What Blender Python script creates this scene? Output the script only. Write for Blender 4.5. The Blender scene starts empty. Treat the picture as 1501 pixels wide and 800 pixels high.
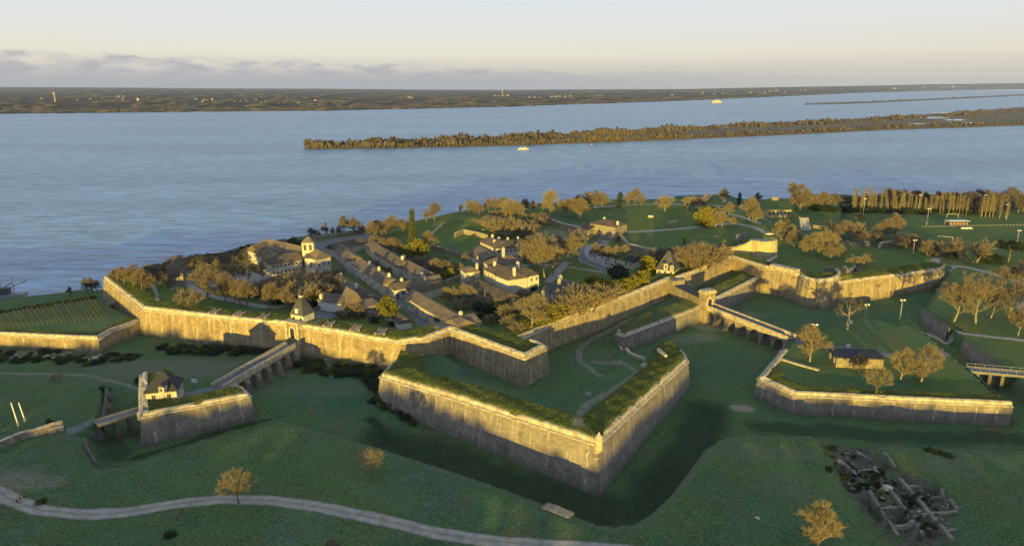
import bpy, bmesh, math, random
import numpy as np
from mathutils import Vector, Matrix
random.seed(7); np.random.seed(7)
R = math.radians
scene = bpy.context.scene
COL = scene.collection

# ------------------------------------------------------------------ camera geometry (pixel of the 1501x800 photo -> point at a known height)
F = 1014.0; CX = 750.5; CY = 400.0; ZC = 100.0
PIT = math.atan((400 - 126.5) / F)
cP, sP = math.cos(PIT), math.sin(PIT)
def ray(px, py):
    a = (px - CX) / F; b = (py - CY) / F
    return a, cP - b * sP, -sP - b * cP
def P(px, py, z):
    r = ray(px, py); t = (z - ZC) / r[2]
    return np.array((r[0] * t, r[1] * t, z))
def P2(px, py, z): return P(px, py, z)[:2]
def pxscale(p):        # metres per photo pixel at a point
    d = p[1] * cP - (p[2] - ZC) * sP
    return d / F

# ------------------------------------------------------------------ tagging and mesh helpers
def tag(o, label=None, cat=None, group=None, kind=None):
    if label: o['label'] = label
    if cat: o['category'] = cat
    if group: o['group'] = group
    if kind: o['kind'] = kind
    return o
def empty(name, loc, label, cat, group=None, rz=0.0):
    o = bpy.data.objects.new(name, None); COL.objects.link(o)
    o.location = loc; o.rotation_euler = (0, 0, rz); o.empty_display_size = 1
    return tag(o, label, cat, group)
class MB:
    def __init__(s): s.v = []; s.f = []; s.m = []; s.uv = None
    def vert(s, p): s.v.append((float(p[0]), float(p[1]), float(p[2]))); return len(s.v) - 1
    def face(s, idx, m=0): s.f.append(tuple(idx)); s.m.append(m)
    def poly(s, pts, m=0): s.face([s.vert(p) for p in pts], m)
    def box(s, c, size, rz=0.0, m=0, taper=1.0):
        hx, hy, hz = size[0] / 2, size[1] / 2, size[2] / 2
        ca, sa = math.cos(rz), math.sin(rz); ids = []
        for k, z in enumerate((-hz, hz)):
            t = 1.0 if k == 0 else taper
            for x, y in ((-hx, -hy), (hx, -hy), (hx, hy), (-hx, hy)):
                x *= t; y *= t
                ids.append(s.vert((c[0] + x * ca - y * sa, c[1] + x * sa + y * ca, c[2] + z)))
        b = ids
        for q in ((0, 3, 2, 1), (4, 5, 6, 7), (0, 1, 5, 4), (1, 2, 6, 5), (2, 3, 7, 6), (3, 0, 4, 7)):
            s.face([b[i] for i in q], m)
    def tube(s, p0, p1, r0, r1, n=5, m=0, cap=True):
        p0 = Vector(p0); p1 = Vector(p1); d = p1 - p0
        if d.length < 1e-6: return
        d.normalize(); u = d.orthogonal().normalized(); w = d.cross(u)
        a = []; b = []
        for i in range(n):
            t = 2 * math.pi * i / n; q = u * math.cos(t) + w * math.sin(t)
            a.append(s.vert(p0 + q * r0)); b.append(s.vert(p1 + q * r1))
        for i in range(n):
            j = (i + 1) % n; s.face((a[i], a[j], b[j], b[i]), m)
        if cap: s.face(b, m); s.face(a[::-1], m)
    def lathe(s, c, prof, n=12, m=0):
        rings = []
        for r, z in prof:
            rings.append([s.vert((c[0] + r * math.cos(2 * math.pi * i / n), c[1] + r * math.sin(2 * math.pi * i / n), c[2] + z)) for i in range(n)])
        for a, b in zip(rings, rings[1:]):
            for i in range(n):
                j = (i + 1) % n; s.face((a[i], a[j], b[j], b[i]), m)
        s.face(rings[-1], m); s.face(rings[0][::-1], m)
    def prism(s, poly2, z0, z1, m=0):
        n = len(poly2)
        a = [s.vert((p[0], p[1], z0)) for p in poly2]; b = [s.vert((p[0], p[1], z1)) for p in poly2]
        for i in range(n):
            j = (i + 1) % n; s.face((a[i], a[j], b[j], b[i]), m)
        s.face(b, m); s.face(a[::-1], m)
    def data(s, name, mats, off=(0, 0, 0), smooth=False, fix=False):
        me = bpy.data.meshes.new(name)
        v = [(p[0] - off[0], p[1] - off[1], p[2] - off[2]) for p in s.v]
        me.from_pydata(v, [], s.f)
        for m in (mats if isinstance(mats, (list, tuple)) else [mats]): me.materials.append(m)
        if any(s.m): me.polygons.foreach_set('material_index', s.m)
        if fix:
            bm = bmesh.new(); bm.from_mesh(me); bmesh.ops.recalc_face_normals(bm, faces=bm.faces); bm.to_mesh(me); bm.free()
        if smooth: me.polygons.foreach_set('use_smooth', [True] * len(me.polygons))
        if s.uv is not None:
            l = me.uv_layers.new(name='UVMap'); uvs = []
            for p in me.polygons:
                for vi in p.vertices: uvs += s.uv[vi]
            l.data.foreach_set('uv', uvs)
        me.update(); return me
    def build(s, name, mats, parent=None, smooth=False, fix=False):
        off = tuple(parent.matrix_world.translation) if parent is not None else (0, 0, 0)
        if parent is not None:
            off = Vector((0, 0, 0)); q = parent
            while q is not None: off = off + q.location; q = q.parent
        o = bpy.data.objects.new(name, s.data(name, mats, off, smooth, fix)); COL.objects.link(o)
        if parent is not None: o.parent = parent
        return o
def copy_tree(o, parent=None):
    c = o.copy(); COL.objects.link(c)
    if parent is not None: c.parent = parent
    for ch in o.children: copy_tree(ch, c)
    return c

# ------------------------------------------------------------------ materials
def newmat(name):
    m = bpy.data.materials.new(name); m.use_nodes = True
    nt = m.node_tree; b = nt.nodes['Principled BSDF']; b.inputs['Specular IOR Level'].default_value = 0.25
    return m, nt, b
def N(nt, t, **k):
    n = nt.nodes.new(t)
    for a, v in k.items():
        if a.startswith('i_'): n.inputs[a[2:].replace('_', ' ')].default_value = v
        else: setattr(n, a, v)
    return n
def mixc(nt, fac, a, b, mode='MIX'):
    n = nt.nodes.new('ShaderNodeMix'); n.data_type = 'RGBA'; n.blend_type = mode
    for s, v in ((0, fac), (6, a), (7, b)):
        if isinstance(v, (int, float)): n.inputs[s].default_value = v
        elif isinstance(v, tuple): n.inputs[s].default_value = (*v, 1) if len(v) == 3 else v
        else: nt.links.new(v, n.inputs[s])
    return n.outputs[2]
def ramp(nt, src, stops):
    n = nt.nodes.new('ShaderNodeValToRGB'); e = n.color_ramp.elements
    while len(e) < len(stops): e.new(0.5)
    for el, (p, c) in zip(e, stops):
        el.position = p; el.color = (*c, 1) if isinstance(c, tuple) else (c, c, c, 1)
    nt.links.new(src, n.inputs[0]); return n.outputs[0]
def noise(nt, vec, scale, detail=4, rough=0.55, dist=0.0):
    n = N(nt, 'ShaderNodeTexNoise'); n.inputs['Scale'].default_value = scale; n.inputs['Detail'].default_value = detail
    n.inputs['Roughness'].default_value = rough; n.inputs['Distortion'].default_value = dist
    if vec is not None: nt.links.new(vec, n.inputs['Vector'])
    return n.outputs[0]
def mapping(nt, vec, scale=(1, 1, 1), rot=(0, 0, 0)):
    n = N(nt, 'ShaderNodeMapping'); n.inputs['Scale'].default_value = scale; n.inputs['Rotation'].default_value = rot
    nt.links.new(vec, n.inputs['Vector']); return n.outputs[0]
def math_(nt, op, a, b=None, c=None, clamp=False):
    n = nt.nodes.new('ShaderNodeMath'); n.operation = op; n.use_clamp = clamp
    for i, v in enumerate((a, b, c)):
        if v is None: continue
        if isinstance(v, (int, float)): n.inputs[i].default_value = v
        else: nt.links.new(v, n.inputs[i])
    return n.outputs[0]
def bump(nt, b, h, strength, dist):
    n = N(nt, 'ShaderNodeBump'); n.inputs['Strength'].default_value = strength; n.inputs['Distance'].default_value = dist
    nt.links.new(h, n.inputs['Height']); nt.links.new(n.outputs[0], b.inputs['Normal'])
def geo(nt): return N(nt, 'ShaderNodeNewGeometry').outputs['Position']
def attr(nt, name):
    n = N(nt, 'ShaderNodeAttribute'); n.attribute_name = name; return n.outputs['Fac']
def simple(name, c1, c2, scale, rough=0.9, bs=0.0, bd=0.1, detail=5, metal=0.0, objvar=0.0):
    m, nt, b = newmat(name); p = geo(nt)
    col = mixc(nt, ramp(nt, noise(nt, p, scale, detail), [(0.35, 0.0), (0.65, 1.0)]), c1, c2)
    if objvar:
        oi = N(nt, 'ShaderNodeObjectInfo').outputs['Random']
        f = math_(nt, 'MULTIPLY_ADD', oi, objvar, 1 - objvar / 2)
        mm = N(nt, 'ShaderNodeVectorMath'); mm.operation = 'SCALE'; nt.links.new(col, mm.inputs[0]); nt.links.new(f, mm.inputs['Scale']); col = mm.outputs[0]
    nt.links.new(col, b.inputs['Base Color']); b.inputs['Roughness'].default_value = rough; b.inputs['Metallic'].default_value = metal
    if bs: bump(nt, b, noise(nt, p, scale * 3, 4), bs, bd)
    return m

def mk_grass():
    m, nt, b = newmat('meadow_grass'); p = geo(nt)
    big = noise(nt, p, 0.022, 5, 0.6, 0.6); mid = noise(nt, p, 0.14, 6, 0.65); fine = noise(nt, p, 1.7, 6, 0.72)
    base = mixc(nt, ramp(nt, big, [(0.36, 0.0), (0.64, 1.0)]), (0.050, 0.112, 0.058), (0.088, 0.136, 0.050))
    base = mixc(nt, ramp(nt, mid, [(0.42, 0.0), (0.72, 1.0)]), base, (0.088, 0.112, 0.044))
    base = mixc(nt, ramp(nt, noise(nt, p, 0.05, 4, 0.6, 1.0), [(0.55, 0.0), (0.75, 0.75)]), base, (0.085, 0.128, 0.092))
    base = mixc(nt, ramp(nt, noise(nt, mapping(nt, p, (1, 1, 1), (0, 0, 1.1)), 0.075, 7, 0.7, 0.4), [(0.54, 0.0), (0.70, 0.65)]), base, (0.115, 0.100, 0.058))
    dk = ramp(nt, fine, [(0.28, 0.42), (0.70, 1.55)])
    base = mixc(nt, 1.0, base, dk, 'MULTIPLY')
    lawn = mixc(nt, ramp(nt, mid, [(0.35, 0.0), (0.7, 1.0)]), (0.076, 0.122, 0.030), (0.140, 0.156, 0.042))
    lawn = mixc(nt, 0.8, lawn, dk, 'MULTIPLY'); base = mixc(nt, attr(nt, 'lawn'), base, lawn)
    tall = mixc(nt, ramp(nt, noise(nt, p, 0.55, 5, 0.7), [(0.3, 0.0), (0.7, 1.0)]), (0.055, 0.085, 0.018), (0.150, 0.145, 0.040))
    lawn = mixc(nt, ramp(nt, mid, [(0.35, 0.0), (0.7, 1.0)]), (0.076, 0.122, 0.030), (0.140, 0.156, 0.042))
    lawn = mixc(nt, 0.8, lawn, dk, 'MULTIPLY'); base = mixc(nt, attr(nt, 'lawn'), base, lawn)
    tall = mixc(nt, ramp(nt, noise(nt, p, 2.6, 4, 0.7), [(0.42, 0.0), (0.75, 0.8)]), tall, (0.030, 0.040, 0.014))
    base = mixc(nt, attr(nt, 'tall'), base, tall)
    pal = mixc(nt, ramp(nt, fine, [(0.3, 0.0), (0.7, 1.0)]), (0.095, 0.108, 0.078), (0.155, 0.155, 0.115))
    base = mixc(nt, attr(nt, 'worn'), base, pal)
    dirt = mixc(nt, ramp(nt, noise(nt, p, 0.9, 6, 0.7), [(0.3, 0.0), (0.7, 1.0)]), (0.15, 0.115, 0.075), (0.34, 0.30, 0.24))
    base = mixc(nt, attr(nt, 'dirt'), base, dirt)
    damp = mixc(nt, ramp(nt, noise(nt, p, 0.35, 6, 0.7), [(0.35, 0.0), (0.7, 1.0)]), (0.018, 0.034, 0.020), (0.040, 0.058, 0.026))  # shade of the deep ditch painted into the grass, with some wet ground
    base = mixc(nt, attr(nt, 'damp'), base, damp)  # damp mask: painted ditch shade with some wet ground
    rub = mixc(nt, ramp(nt, noise(nt, p, 0.8, 6, 0.75), [(0.35, 0.0), (0.65, 1.0)]), (0.022, 0.024, 0.016), (0.14, 0.125, 0.10))
    base = mixc(nt, attr(nt, 'rubble'), base, rub)
    nt.links.new(base, b.inputs['Base Color']); b.inputs['Roughness'].default_value = 1.0; b.inputs['Specular IOR Level'].default_value = 0.05
    h = math_(nt, 'ADD', noise(nt, p, 3.2, 5, 0.7), math_(nt, 'MULTIPLY', noise(nt, p, 0.5, 4), 0.8))
    bump(nt, b, h, 0.55, 0.35)
    return m
def mk_wall(name, c_light, c_dark, c_pale, stripes=5.2, blocks=True):
    m, nt, b = newmat(name); p = geo(nt)
    uv = N(nt, 'ShaderNodeUVMap').outputs[0]
    sep = N(nt, 'ShaderNodeSeparateXYZ'); nt.links.new(uv, sep.inputs[0]); u, v = sep.outputs[0], sep.outputs[1]
    n1 = noise(nt, p, 0.30, 9, 0.75); n2 = noise(nt, p, 1.5, 6, 0.7)
    col = mixc(nt, ramp(nt, n1, [(0.36, 0.0), (0.66, 1.0)]), c_dark, c_light)
    col = mixc(nt, ramp(nt, n2, [(0.46, 0.0), (0.78, 0.75)]), col, c_dark)
    st = noise(nt, mapping(nt, uv, (0.9, 0.05, 1)), 1.0, 5, 0.65)
    col = mixc(nt, ramp(nt, st, [(0.50, 0.0), (0.72, 0.50)]), col, tuple(x * 0.5 for x in c_dark))
    st2 = noise(nt, mapping(nt, uv, (0.5, 0.035, 7)), 1.3, 4, 0.6)
    col = mixc(nt, ramp(nt, st2, [(0.58, 0.0), (0.72, 0.6)]), col, c_pale)
    if stripes:
        wob = math_(nt, 'MULTIPLY', math_(nt, 'SUBTRACT', noise(nt, uv, 0.35, 3), 0.5), 2.4)
        fr = math_(nt, 'FRACT', math_(nt, 'DIVIDE', math_(nt, 'ADD', u, wob), stripes))
        d = math_(nt, 'ABSOLUTE', math_(nt, 'SUBTRACT', fr, 0.5))
        edge = math_(nt, 'MULTIPLY_ADD', noise(nt, uv, 1.6, 3), 0.10, 0.0)
        msk = math_(nt, 'GREATER_THAN', edge, d)
        msk = math_(nt, 'MULTIPLY', msk, ramp(nt, noise(nt, uv, 0.23, 4), [(0.42, 0.05), (0.62, 0.75)]))
        col = mixc(nt, msk, col, c_pale)
    if blocks:
        br = N(nt, 'ShaderNodeTexBrick'); nt.links.new(uv, br.inputs['Vector']); br.inputs['Scale'].default_value = 1.0
        br.inputs['Brick Width'].default_value = 0.95; br.inputs['Row Height'].default_value = 0.42; br.inputs['Mortar Size'].default_value = 0.03
        br.inputs['Color1'].default_value = (0.78, 0.78, 0.78, 1); br.inputs['Color2'].default_value = (1.15, 1.12, 1.08, 1); br.inputs['Mortar'].default_value = (0.55, 0.55, 0.55, 1)
        col = mixc(nt, 0.75, col, br.outputs[0], 'MULTIPLY')
        bump(nt, b, math_(nt, 'ADD', br.outputs['Fac'], math_(nt, 'MULTIPLY', n2, -1.5)), 0.5, -0.08)
    # dirt and moss creeping up from the foot
    low = math_(nt, 'ADD', v, math_(nt, 'MULTIPLY', noise(nt, uv, 0.5, 5), 3.0))
    col = mixc(nt, ramp(nt, math_(nt, 'DIVIDE', low, 6.0), [(0.22, 0.55), (0.62, 0.0)]), col, (0.075, 0.078, 0.055))
    nt.links.new(col, b.inputs['Base Color']); b.inputs['Roughness'].default_value = 0.95
    return m
def mk_roof(name, c1, c2, c3):
    m, nt, b = newmat(name); p = geo(nt)
    col = mixc(nt, ramp(nt, noise(nt, p, 0.35, 6, 0.7), [(0.38, 0.0), (0.62, 1.0)]), c1, c2)
    col = mixc(nt, ramp(nt, noise(nt, p, 2.2, 5, 0.75), [(0.45, 0.0), (0.75, 0.9)]), col, c3)
    oi = N(nt, 'ShaderNodeObjectInfo').outputs['Random']
    mm = N(nt, 'ShaderNodeVectorMath'); mm.operation = 'SCALE'; nt.links.new(col, mm.inputs[0])
    nt.links.new(math_(nt, 'MULTIPLY_ADD', oi, 0.6, 0.7), mm.inputs['Scale'])
    nt.links.new(mm.outputs[0], b.inputs['Base Color']); b.inputs['Roughness'].default_value = 0.95
    bump(nt, b, noise(nt, p, 3.0, 4, 0.7), 0.5, 0.12)
    return m
def mk_twig(name, c1, c2, var=0.5):
    m, nt, b = newmat(name); p = geo(nt)
    oi = N(nt, 'ShaderNodeObjectInfo').outputs['Random']
    col = mixc(nt, math_(nt, 'MULTIPLY_ADD', noise(nt, p, 0.8, 3), 0.7, math_(nt, 'MULTIPLY', oi, 0.4), clamp=True), c1, c2)
    nt.links.new(col, b.inputs['Base Color']); b.inputs['Roughness'].default_value = 0.9; b.inputs['Specular IOR Level'].default_value = 0.1
    return m
M = {}
M['grass'] = mk_grass()
M['wall'] = mk_wall('limestone_rampart', (0.40, 0.315, 0.185), (0.185, 0.145, 0.092), (0.52, 0.45, 0.31))
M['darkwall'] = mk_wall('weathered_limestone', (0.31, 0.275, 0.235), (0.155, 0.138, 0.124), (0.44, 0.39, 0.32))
M['plainwall'] = mk_wall('rubble_limestone', (0.31, 0.27, 0.205), (0.19, 0.16, 0.122), (0.40, 0.36, 0.285), stripes=0)
M['coping'] = simple('pale_coping_stone', (0.25, 0.21, 0.145), (0.50, 0.435, 0.315), 0.8, 0.95, 0.5, 0.1, 7)
M['brownstone'] = simple('brown_paving_stone', (0.20, 0.15, 0.10), (0.36, 0.28, 0.19), 0.9, 0.95, 0.4, 0.1)
M['plaster'] = simple('lime_plaster', (0.38, 0.345, 0.285), (0.52, 0.475, 0.39), 0.7, 0.95, 0.2, 0.05, 6, objvar=0.25)
M['whitewash'] = simple('pale_plaster', (0.48, 0.465, 0.43), (0.60, 0.58, 0.54), 0.7, 0.9, 0.1, 0.05)
M['tile'] = mk_roof('clay_tile', (0.085, 0.066, 0.050), (0.155, 0.118, 0.084), (0.055, 0.048, 0.040))
M['slate'] = mk_roof('slate', (0.040, 0.042, 0.048), (0.065, 0.066, 0.072), (0.030, 0.031, 0.034))
M['glass'] = simple('dark_window_glass', (0.02, 0.025, 0.03), (0.035, 0.04, 0.05), 3, 0.15)
M['frame'] = simple('window_surround_stone', (0.38, 0.35, 0.30), (0.46, 0.43, 0.37), 2, 0.9)
M['blueframe'] = simple('pale_blue_shutter_paint', (0.42, 0.50, 0.58), (0.48, 0.56, 0.62), 2, 0.8)
M['gravel'] = simple('gravel_path', (0.20, 0.185, 0.165), (0.34, 0.32, 0.295), 0.9, 1.0, 0.3, 0.05, 7)
M['asphalt'] = simple('worn_asphalt', (0.105, 0.108, 0.115), (0.165, 0.168, 0.175), 0.6, 0.95, 0.2, 0.03, 7)
M['bark'] = simple('bark', (0.10, 0.082, 0.06), (0.17, 0.14, 0.105), 2.5, 0.95, objvar=0.3)
M['palebark'] = simple('pale_bark', (0.17, 0.14, 0.10), (0.26, 0.22, 0.165), 2.5, 0.95)
M['twig'] = mk_twig('brown_twigs', (0.125, 0.100, 0.070), (0.215, 0.175, 0.120))
M['twiggrey'] = mk_twig('grey_brown_twigs', (0.105, 0.088, 0.074), (0.18, 0.150, 0.120))
M['twiggold'] = mk_twig('ochre_twigs', (0.150, 0.122, 0.072), (0.245, 0.200, 0.122))
M['leaf'] = mk_twig('evergreen_leaves', (0.030, 0.042, 0.014), (0.075, 0.085, 0.022))
M['leafy'] = mk_twig('yellow_green_leaves', (0.085, 0.090, 0.014), (0.19, 0.165, 0.024))
M['leafdark'] = mk_twig('dark_green_leaves', (0.014, 0.026, 0.014), (0.035, 0.050, 0.024))
M['wood'] = simple('grey_weathered_wood', (0.20, 0.19, 0.18), (0.32, 0.30, 0.28), 1.5, 0.9)
M['paintwhite'] = simple('white_paint', (0.52, 0.51, 0.48), (0.62, 0.60, 0.57), 2, 0.5)
M['metal'] = simple('galvanised_steel', (0.40, 0.40, 0.39), (0.52, 0.52, 0.50), 2, 0.45, metal=0.3)
M['rubber'] = simple('black_rubber', (0.012, 0.012, 0.013), (0.02, 0.02, 0.02), 3, 0.8)
SUNEL=4.0; SUNE=5.0; SUNC=(1.0,0.71,0.12); EXPO=1.12; SKYK=4.6; SKYN=0.05; OCC=0.0; HAZE=0.00003
# ------------------------------------------------------------------ terrain
def poly(pts): return np.array([P2(*p) for p in pts])
def d_polyline(pl, X, Y):
    D = np.full(X.shape, 1e9)
    for a, b in zip(pl[:-1], pl[1:]):
        ex, ey = b[0] - a[0], b[1] - a[1]; L = ex * ex + ey * ey + 1e-9
        t = np.clip(((X - a[0]) * ex + (Y - a[1]) * ey) / L, 0, 1)
        D = np.minimum(D, (X - a[0] - t * ex) ** 2 + (Y - a[1] - t * ey) ** 2)
    return np.sqrt(D)
def inside(pg, X, Y):
    c = np.zeros(X.shape, bool); n = len(pg)
    for i in range(n):
        x0, y0 = pg[i]; x1, y1 = pg[(i + 1) % n]
        if y0 == y1: continue
        k = ((y0 > Y) != (y1 > Y)) & (X < (x1 - x0) * (Y - y0) / (y1 - y0) + x0)
        c ^= k
    return c
def sdist(pg, X, Y):
    d = d_polyline(np.vstack([pg, pg[:1]]), X, Y)
    return np.where(inside(pg, X, Y), d, -d)
def sm(x): x = np.clip(x, 0, 1); return x * x * (3 - 2 * x)
def wob(X, Y, s, k=0.0):
    return (np.sin(X / s + 1.3 + k) * np.cos(Y / s * 0.83 + 2.1 * k) + 0.6 * np.sin(X / s * 2.3 + Y / s * 1.7 + k) + 0.35 * np.cos(Y / s * 4.1 - X / s * 3.3 + 3 * k)) / 1.95
def wpts(pts, z=None): return [np.array(P(p[0], p[1], p[2] if z is None else z)) for p in pts]

# rampart tops: pixel of the cordon and its height
W = {}
W['leftbastion'] = [(151, 409, 21.5), (175, 428, 21.5), (208, 454, 21.5), (275, 462, 21.6), (350, 470.6, 21.6), (400, 475, 21.5), (424, 477.5, 21.5)]
W['curtain'] = [(439, 480.5, 21.5), (500, 490, 21.4), (543.6, 498.5, 21.4), (588.6, 503.5, 21.4)]
W['halfbastion'] = [(588.6, 503.5, 21.4), (629, 497.4, 21.6), (659, 485, 21.8), (769.6, 526.5, 22.2), (802, 509, 22.2), (783, 500, 22.2)]
W['curtaintwo'] = [(764, 498, 21.6), (815, 475, 21.6), (881, 452, 21.8), (984, 410, 22.2)]
W['curtainthree'] = [(996, 409, 22.2), (1074, 379, 22.6), (1120, 393, 23), (1171, 404.5, 23)]
W['tower'] = [(1171, 405.5, 23), (1178, 409.5, 23), (1187, 412, 23), (1199, 413.5, 23), (1212, 413.3, 23), (1223, 411.5, 23), (1231, 408, 23), (1235, 403, 23), (1232, 398.5, 23)]
W['rightwall'] = [(1227, 416, 21.3), (1271, 410, 21.2), (1325, 403.5, 20.8), (1379.5, 395, 20.6), (1386, 389, 20.6)]
W['tenaille'] = [(902, 489.5, 17.2), (914, 493.6, 17.2), (1029, 450, 17.6)]
W['tenailletwo'] = [(1044, 442.5, 17.8), (1114, 407, 18.2), (1119, 400, 18.2)]
W['counterguard'] = [(575, 533, 20.0), (556.6, 552.8, 20.6), (680, 590, 22.0), (760, 616, 22.6), (820, 635, 23.0), (877, 653, 23.2), (945, 589, 21.6), (1009, 530.5, 20.0), (1002, 517, 19.6)]
W['demilune'] = [(1146, 514, 17.0), (1118, 547.5, 17.4), (1110, 555.6, 17.4), (1166, 580, 17.3), (1320, 588, 17.4), (1485, 595.5, 17.5), (1440, 555, 17.5), (1384, 509, 17.4), (1357, 487, 17.3)]
W['leftlunette'] = [(206, 549, 19.4), (205, 580, 19.4), (206, 612.5, 19.6), (290, 596, 19.2), (367.5, 580.6, 18.8), (352, 566, 18.2)]
W['ravelin'] = [(-420, 476, 16.6), (-200, 484, 16.6), (0, 491.5, 16.6), (144, 498.5, 16.6), (165, 486, 16.6), (206, 471, 16.4)]
WW = {k: [P(*p) for p in v] for k, v in W.items()}

GL = poly([(-900, 640, 17), (-300, 640, 17), (97, 634, 17.2), (128, 638, 17.4), (134, 655, 17.4), (146, 675, 17.5), (165, 681, 17.5), (190, 679, 17.5), (240, 664, 17.4), (290, 648, 17.2), (318, 639, 17), (350, 637, 17),
           (415, 618, 16.6), (470, 632, 17), (560, 656, 17.5), (640, 682, 18), (720, 711, 18), (800, 739, 18.2), (850, 757, 18.4), (875, 766, 18.4), (900, 769.5, 18.4), (925, 767, 18.4), (945, 758, 18.4),
           (962, 744, 18.4), (985, 722, 18.4), (1010, 690, 18.2), (1030, 662, 18), (1055, 646, 17.6), (1100, 640, 17.4), (1190, 638.5, 17.4), (1215, 650, 17.4), (1300, 653, 17.3), (1501, 656, 17.3), (2100, 660, 17.3)])
GL = np.vstack([GL, [(900, 60), (900, -700), (-900, -700), (-900, 170)]])
FIELD = poly([(-900, 545, 12.3), (0, 545, 12.3), (120, 556, 12.3), (158, 566, 13), (156, 590, 15), (150, 616, 16.6), (132, 632, 17), (97, 640, 17), (-300, 660, 17), (-900, 660, 17)])
LDL = np.array([p[:2] for p in WW['leftlunette'][:5]] + [P2(335, 560, 17), P2(300, 556, 17), P2(255, 550, 17)])
RAV = np.array([p[:2] for p in WW['ravelin']] + [P2(190, 463, 16.5), P2(133, 437, 16.5), P2(0, 461, 16.5), P2(-420, 503, 16.5)])
RED = np.array([p[:2] for p in WW['counterguard']] + [P2(985, 517, 15), P2(966, 519, 14), P2(947, 528, 13.5), P2(930, 524, 14), P2(914, 512, 14.5), P2(903, 495, 15)] + [P2(1000, 455, 15), P2(1030, 440, 16), P2(984, 425, 16), P2(881, 465, 15), P2(790, 500, 15), P2(700, 500, 15), P2(600, 505, 16)])
TEN = np.array([p[:2] for p in WW['tenaille']] + [P2(1037, 449, 17.6)] + [p[:2] for p in WW['tenailletwo']] + [P2(1074, 388, 17.5), P2(1000, 415, 17.5), P2(930, 462, 17)])
RDL = np.array([p[:2] for p in WW['demilune']] + [P2(1310, 466, 17), P2(1250, 460, 17), P2(1215, 470, 17), P2(1165, 492, 17)])
EAST = poly([(1353, 452, 17), (1392, 481, 17), (1413, 498, 17), (1467, 538, 17), (1515, 575, 17), (1700, 640, 17)]) 
EAST = np.vstack([EAST, [(900, 130), (900, 700), (520, 760)], poly([(1260, 296, 16), (1232, 300, 16), (1238, 345, 17), (1390, 388, 18), (1383, 402, 17)])])
MAIN = np.array([p[:2] for p in WW['leftbastion']] + [p[:2] for p in WW['curtain']] + [p[:2] for p in WW['halfbastion'][1:5]] + [P2(764, 498, 21.6)] + [p[:2] for p in WW['curtaintwo'][1:]] + [p[:2] for p in WW['curtainthree']] + [p[:2] for p in WW['tower'][1:7]] + [p[:2] for p in WW['rightwall'][1:]] +
                [P2(1345, 372, 20), P2(1250, 350, 20), P2(1238, 325, 20), P2(1232, 300, 20), P2(1195, 289, 20), P2(1125, 288, 20), P2(1112, 297, 20), P2(1065, 299, 20), P2(1063, 291, 20), P2(985, 291, 20), P2(900, 298, 20), P2(800, 303, 20), P2(745, 304, 21),
                 P2(690, 309, 21), P2(640, 323, 20), P2(560, 334, 19), P2(480, 345, 19), P2(440, 351, 19), P2(370, 363, 19), P2(290, 377, 19), P2(190, 397, 20)])
MAINW = [np.array([p[:2] for p in WW['leftbastion'] + WW['curtain'] + WW['halfbastion'][1:5]]), np.array([p[:2] for p in WW['curtaintwo'] + WW['curtainthree'] + WW['tower'][1:7]]), np.array([p[:2] for p in WW['rightwall'][:4]])]
LAWN = poly([(799, 318, 22.5), (825, 327.5, 22.5), (853, 333, 22.5), (902, 336, 22.5), (921, 357, 22.5), (973, 368, 22.5), (1010, 366, 22.5), (1062, 360, 22.5), (1100, 350, 22.5), (1140, 347, 22.5), (1136, 322, 22), (1064, 299, 22), (1063, 292, 22), (985, 291.5, 22), (900, 298, 22), (800, 304, 22)])
LAND = poly([(-1500, 470, 1), (-420, 452, 1), (0, 434, 1), (60, 430, 1), (130, 421, 1), (150, 410, 1), (185, 397, 1), (290, 371, 1), (370, 356, 1), (440, 342, 1), (480, 338, 1), (560, 327, 1), (640, 315, 1), (690, 301, 1), (800, 295, 1), (900, 290, 1), (985, 284, 1), (1063, 283, 1), (1110, 288, 1), (1195, 281, 1), (1250, 284, 1), (1400, 283, 1), (1501, 281, 1), (1900, 278, 1)])
LAND = np.vstack([LAND, [(9000, 500), (9000, -9000), (-9000, -9000), (-9000, 60)]])
_bk = [(-900, 462, 7), (-420, 456, 7), (0, 440, 7), (60, 434, 7), (130, 425, 7), (150, 412, 16), (190, 397, 20), (290, 377, 19), (370, 363, 19), (440, 351, 19), (480, 345, 19), (560, 334, 19), (640, 323, 20), (690, 309, 21), (745, 304, 21), (800, 303, 20), (900, 298, 20), (985, 291, 20), (1063, 291, 20), (1065, 299, 20), (1112, 297, 20), (1125, 288, 20), (1195, 289, 20), (1215, 300, 17), (1250, 304, 14.5), (1400, 306, 14.5), (1501, 306, 14.5), (2100, 312, 14.5)]
BACK = np.vstack([poly(_bk), [(6000, 900), (6000, 9000), (-6000, 9000), (-6000, 300)]])
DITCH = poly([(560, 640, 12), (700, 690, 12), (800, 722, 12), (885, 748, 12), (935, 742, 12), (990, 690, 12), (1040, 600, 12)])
DAMP_SHADE = [(DITCH, 9.0, 0.85), (poly([(545, 615, 12), (575, 640, 12), (620, 662, 12), (700, 694, 12)]), 2.2, 1.0), (poly([(1110, 625, 12), (1200, 632, 12), (1350, 640, 12), (1500, 643, 12)]), 5.0, 0.7), (poly([(195, 672, 12), (250, 655, 12), (330, 630, 12), (410, 612, 12)]), 2.0, 0.9), (poly([(160, 640, 12), (172, 668, 12)]), 4.0, 0.7)]  # lines, widths and strengths of the painted ditch shade and wet hollows
MOUND = poly([(318, 642, 17), (300, 640, 18), (293, 655, 18), (320, 662, 18), (345, 650, 17)])
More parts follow.
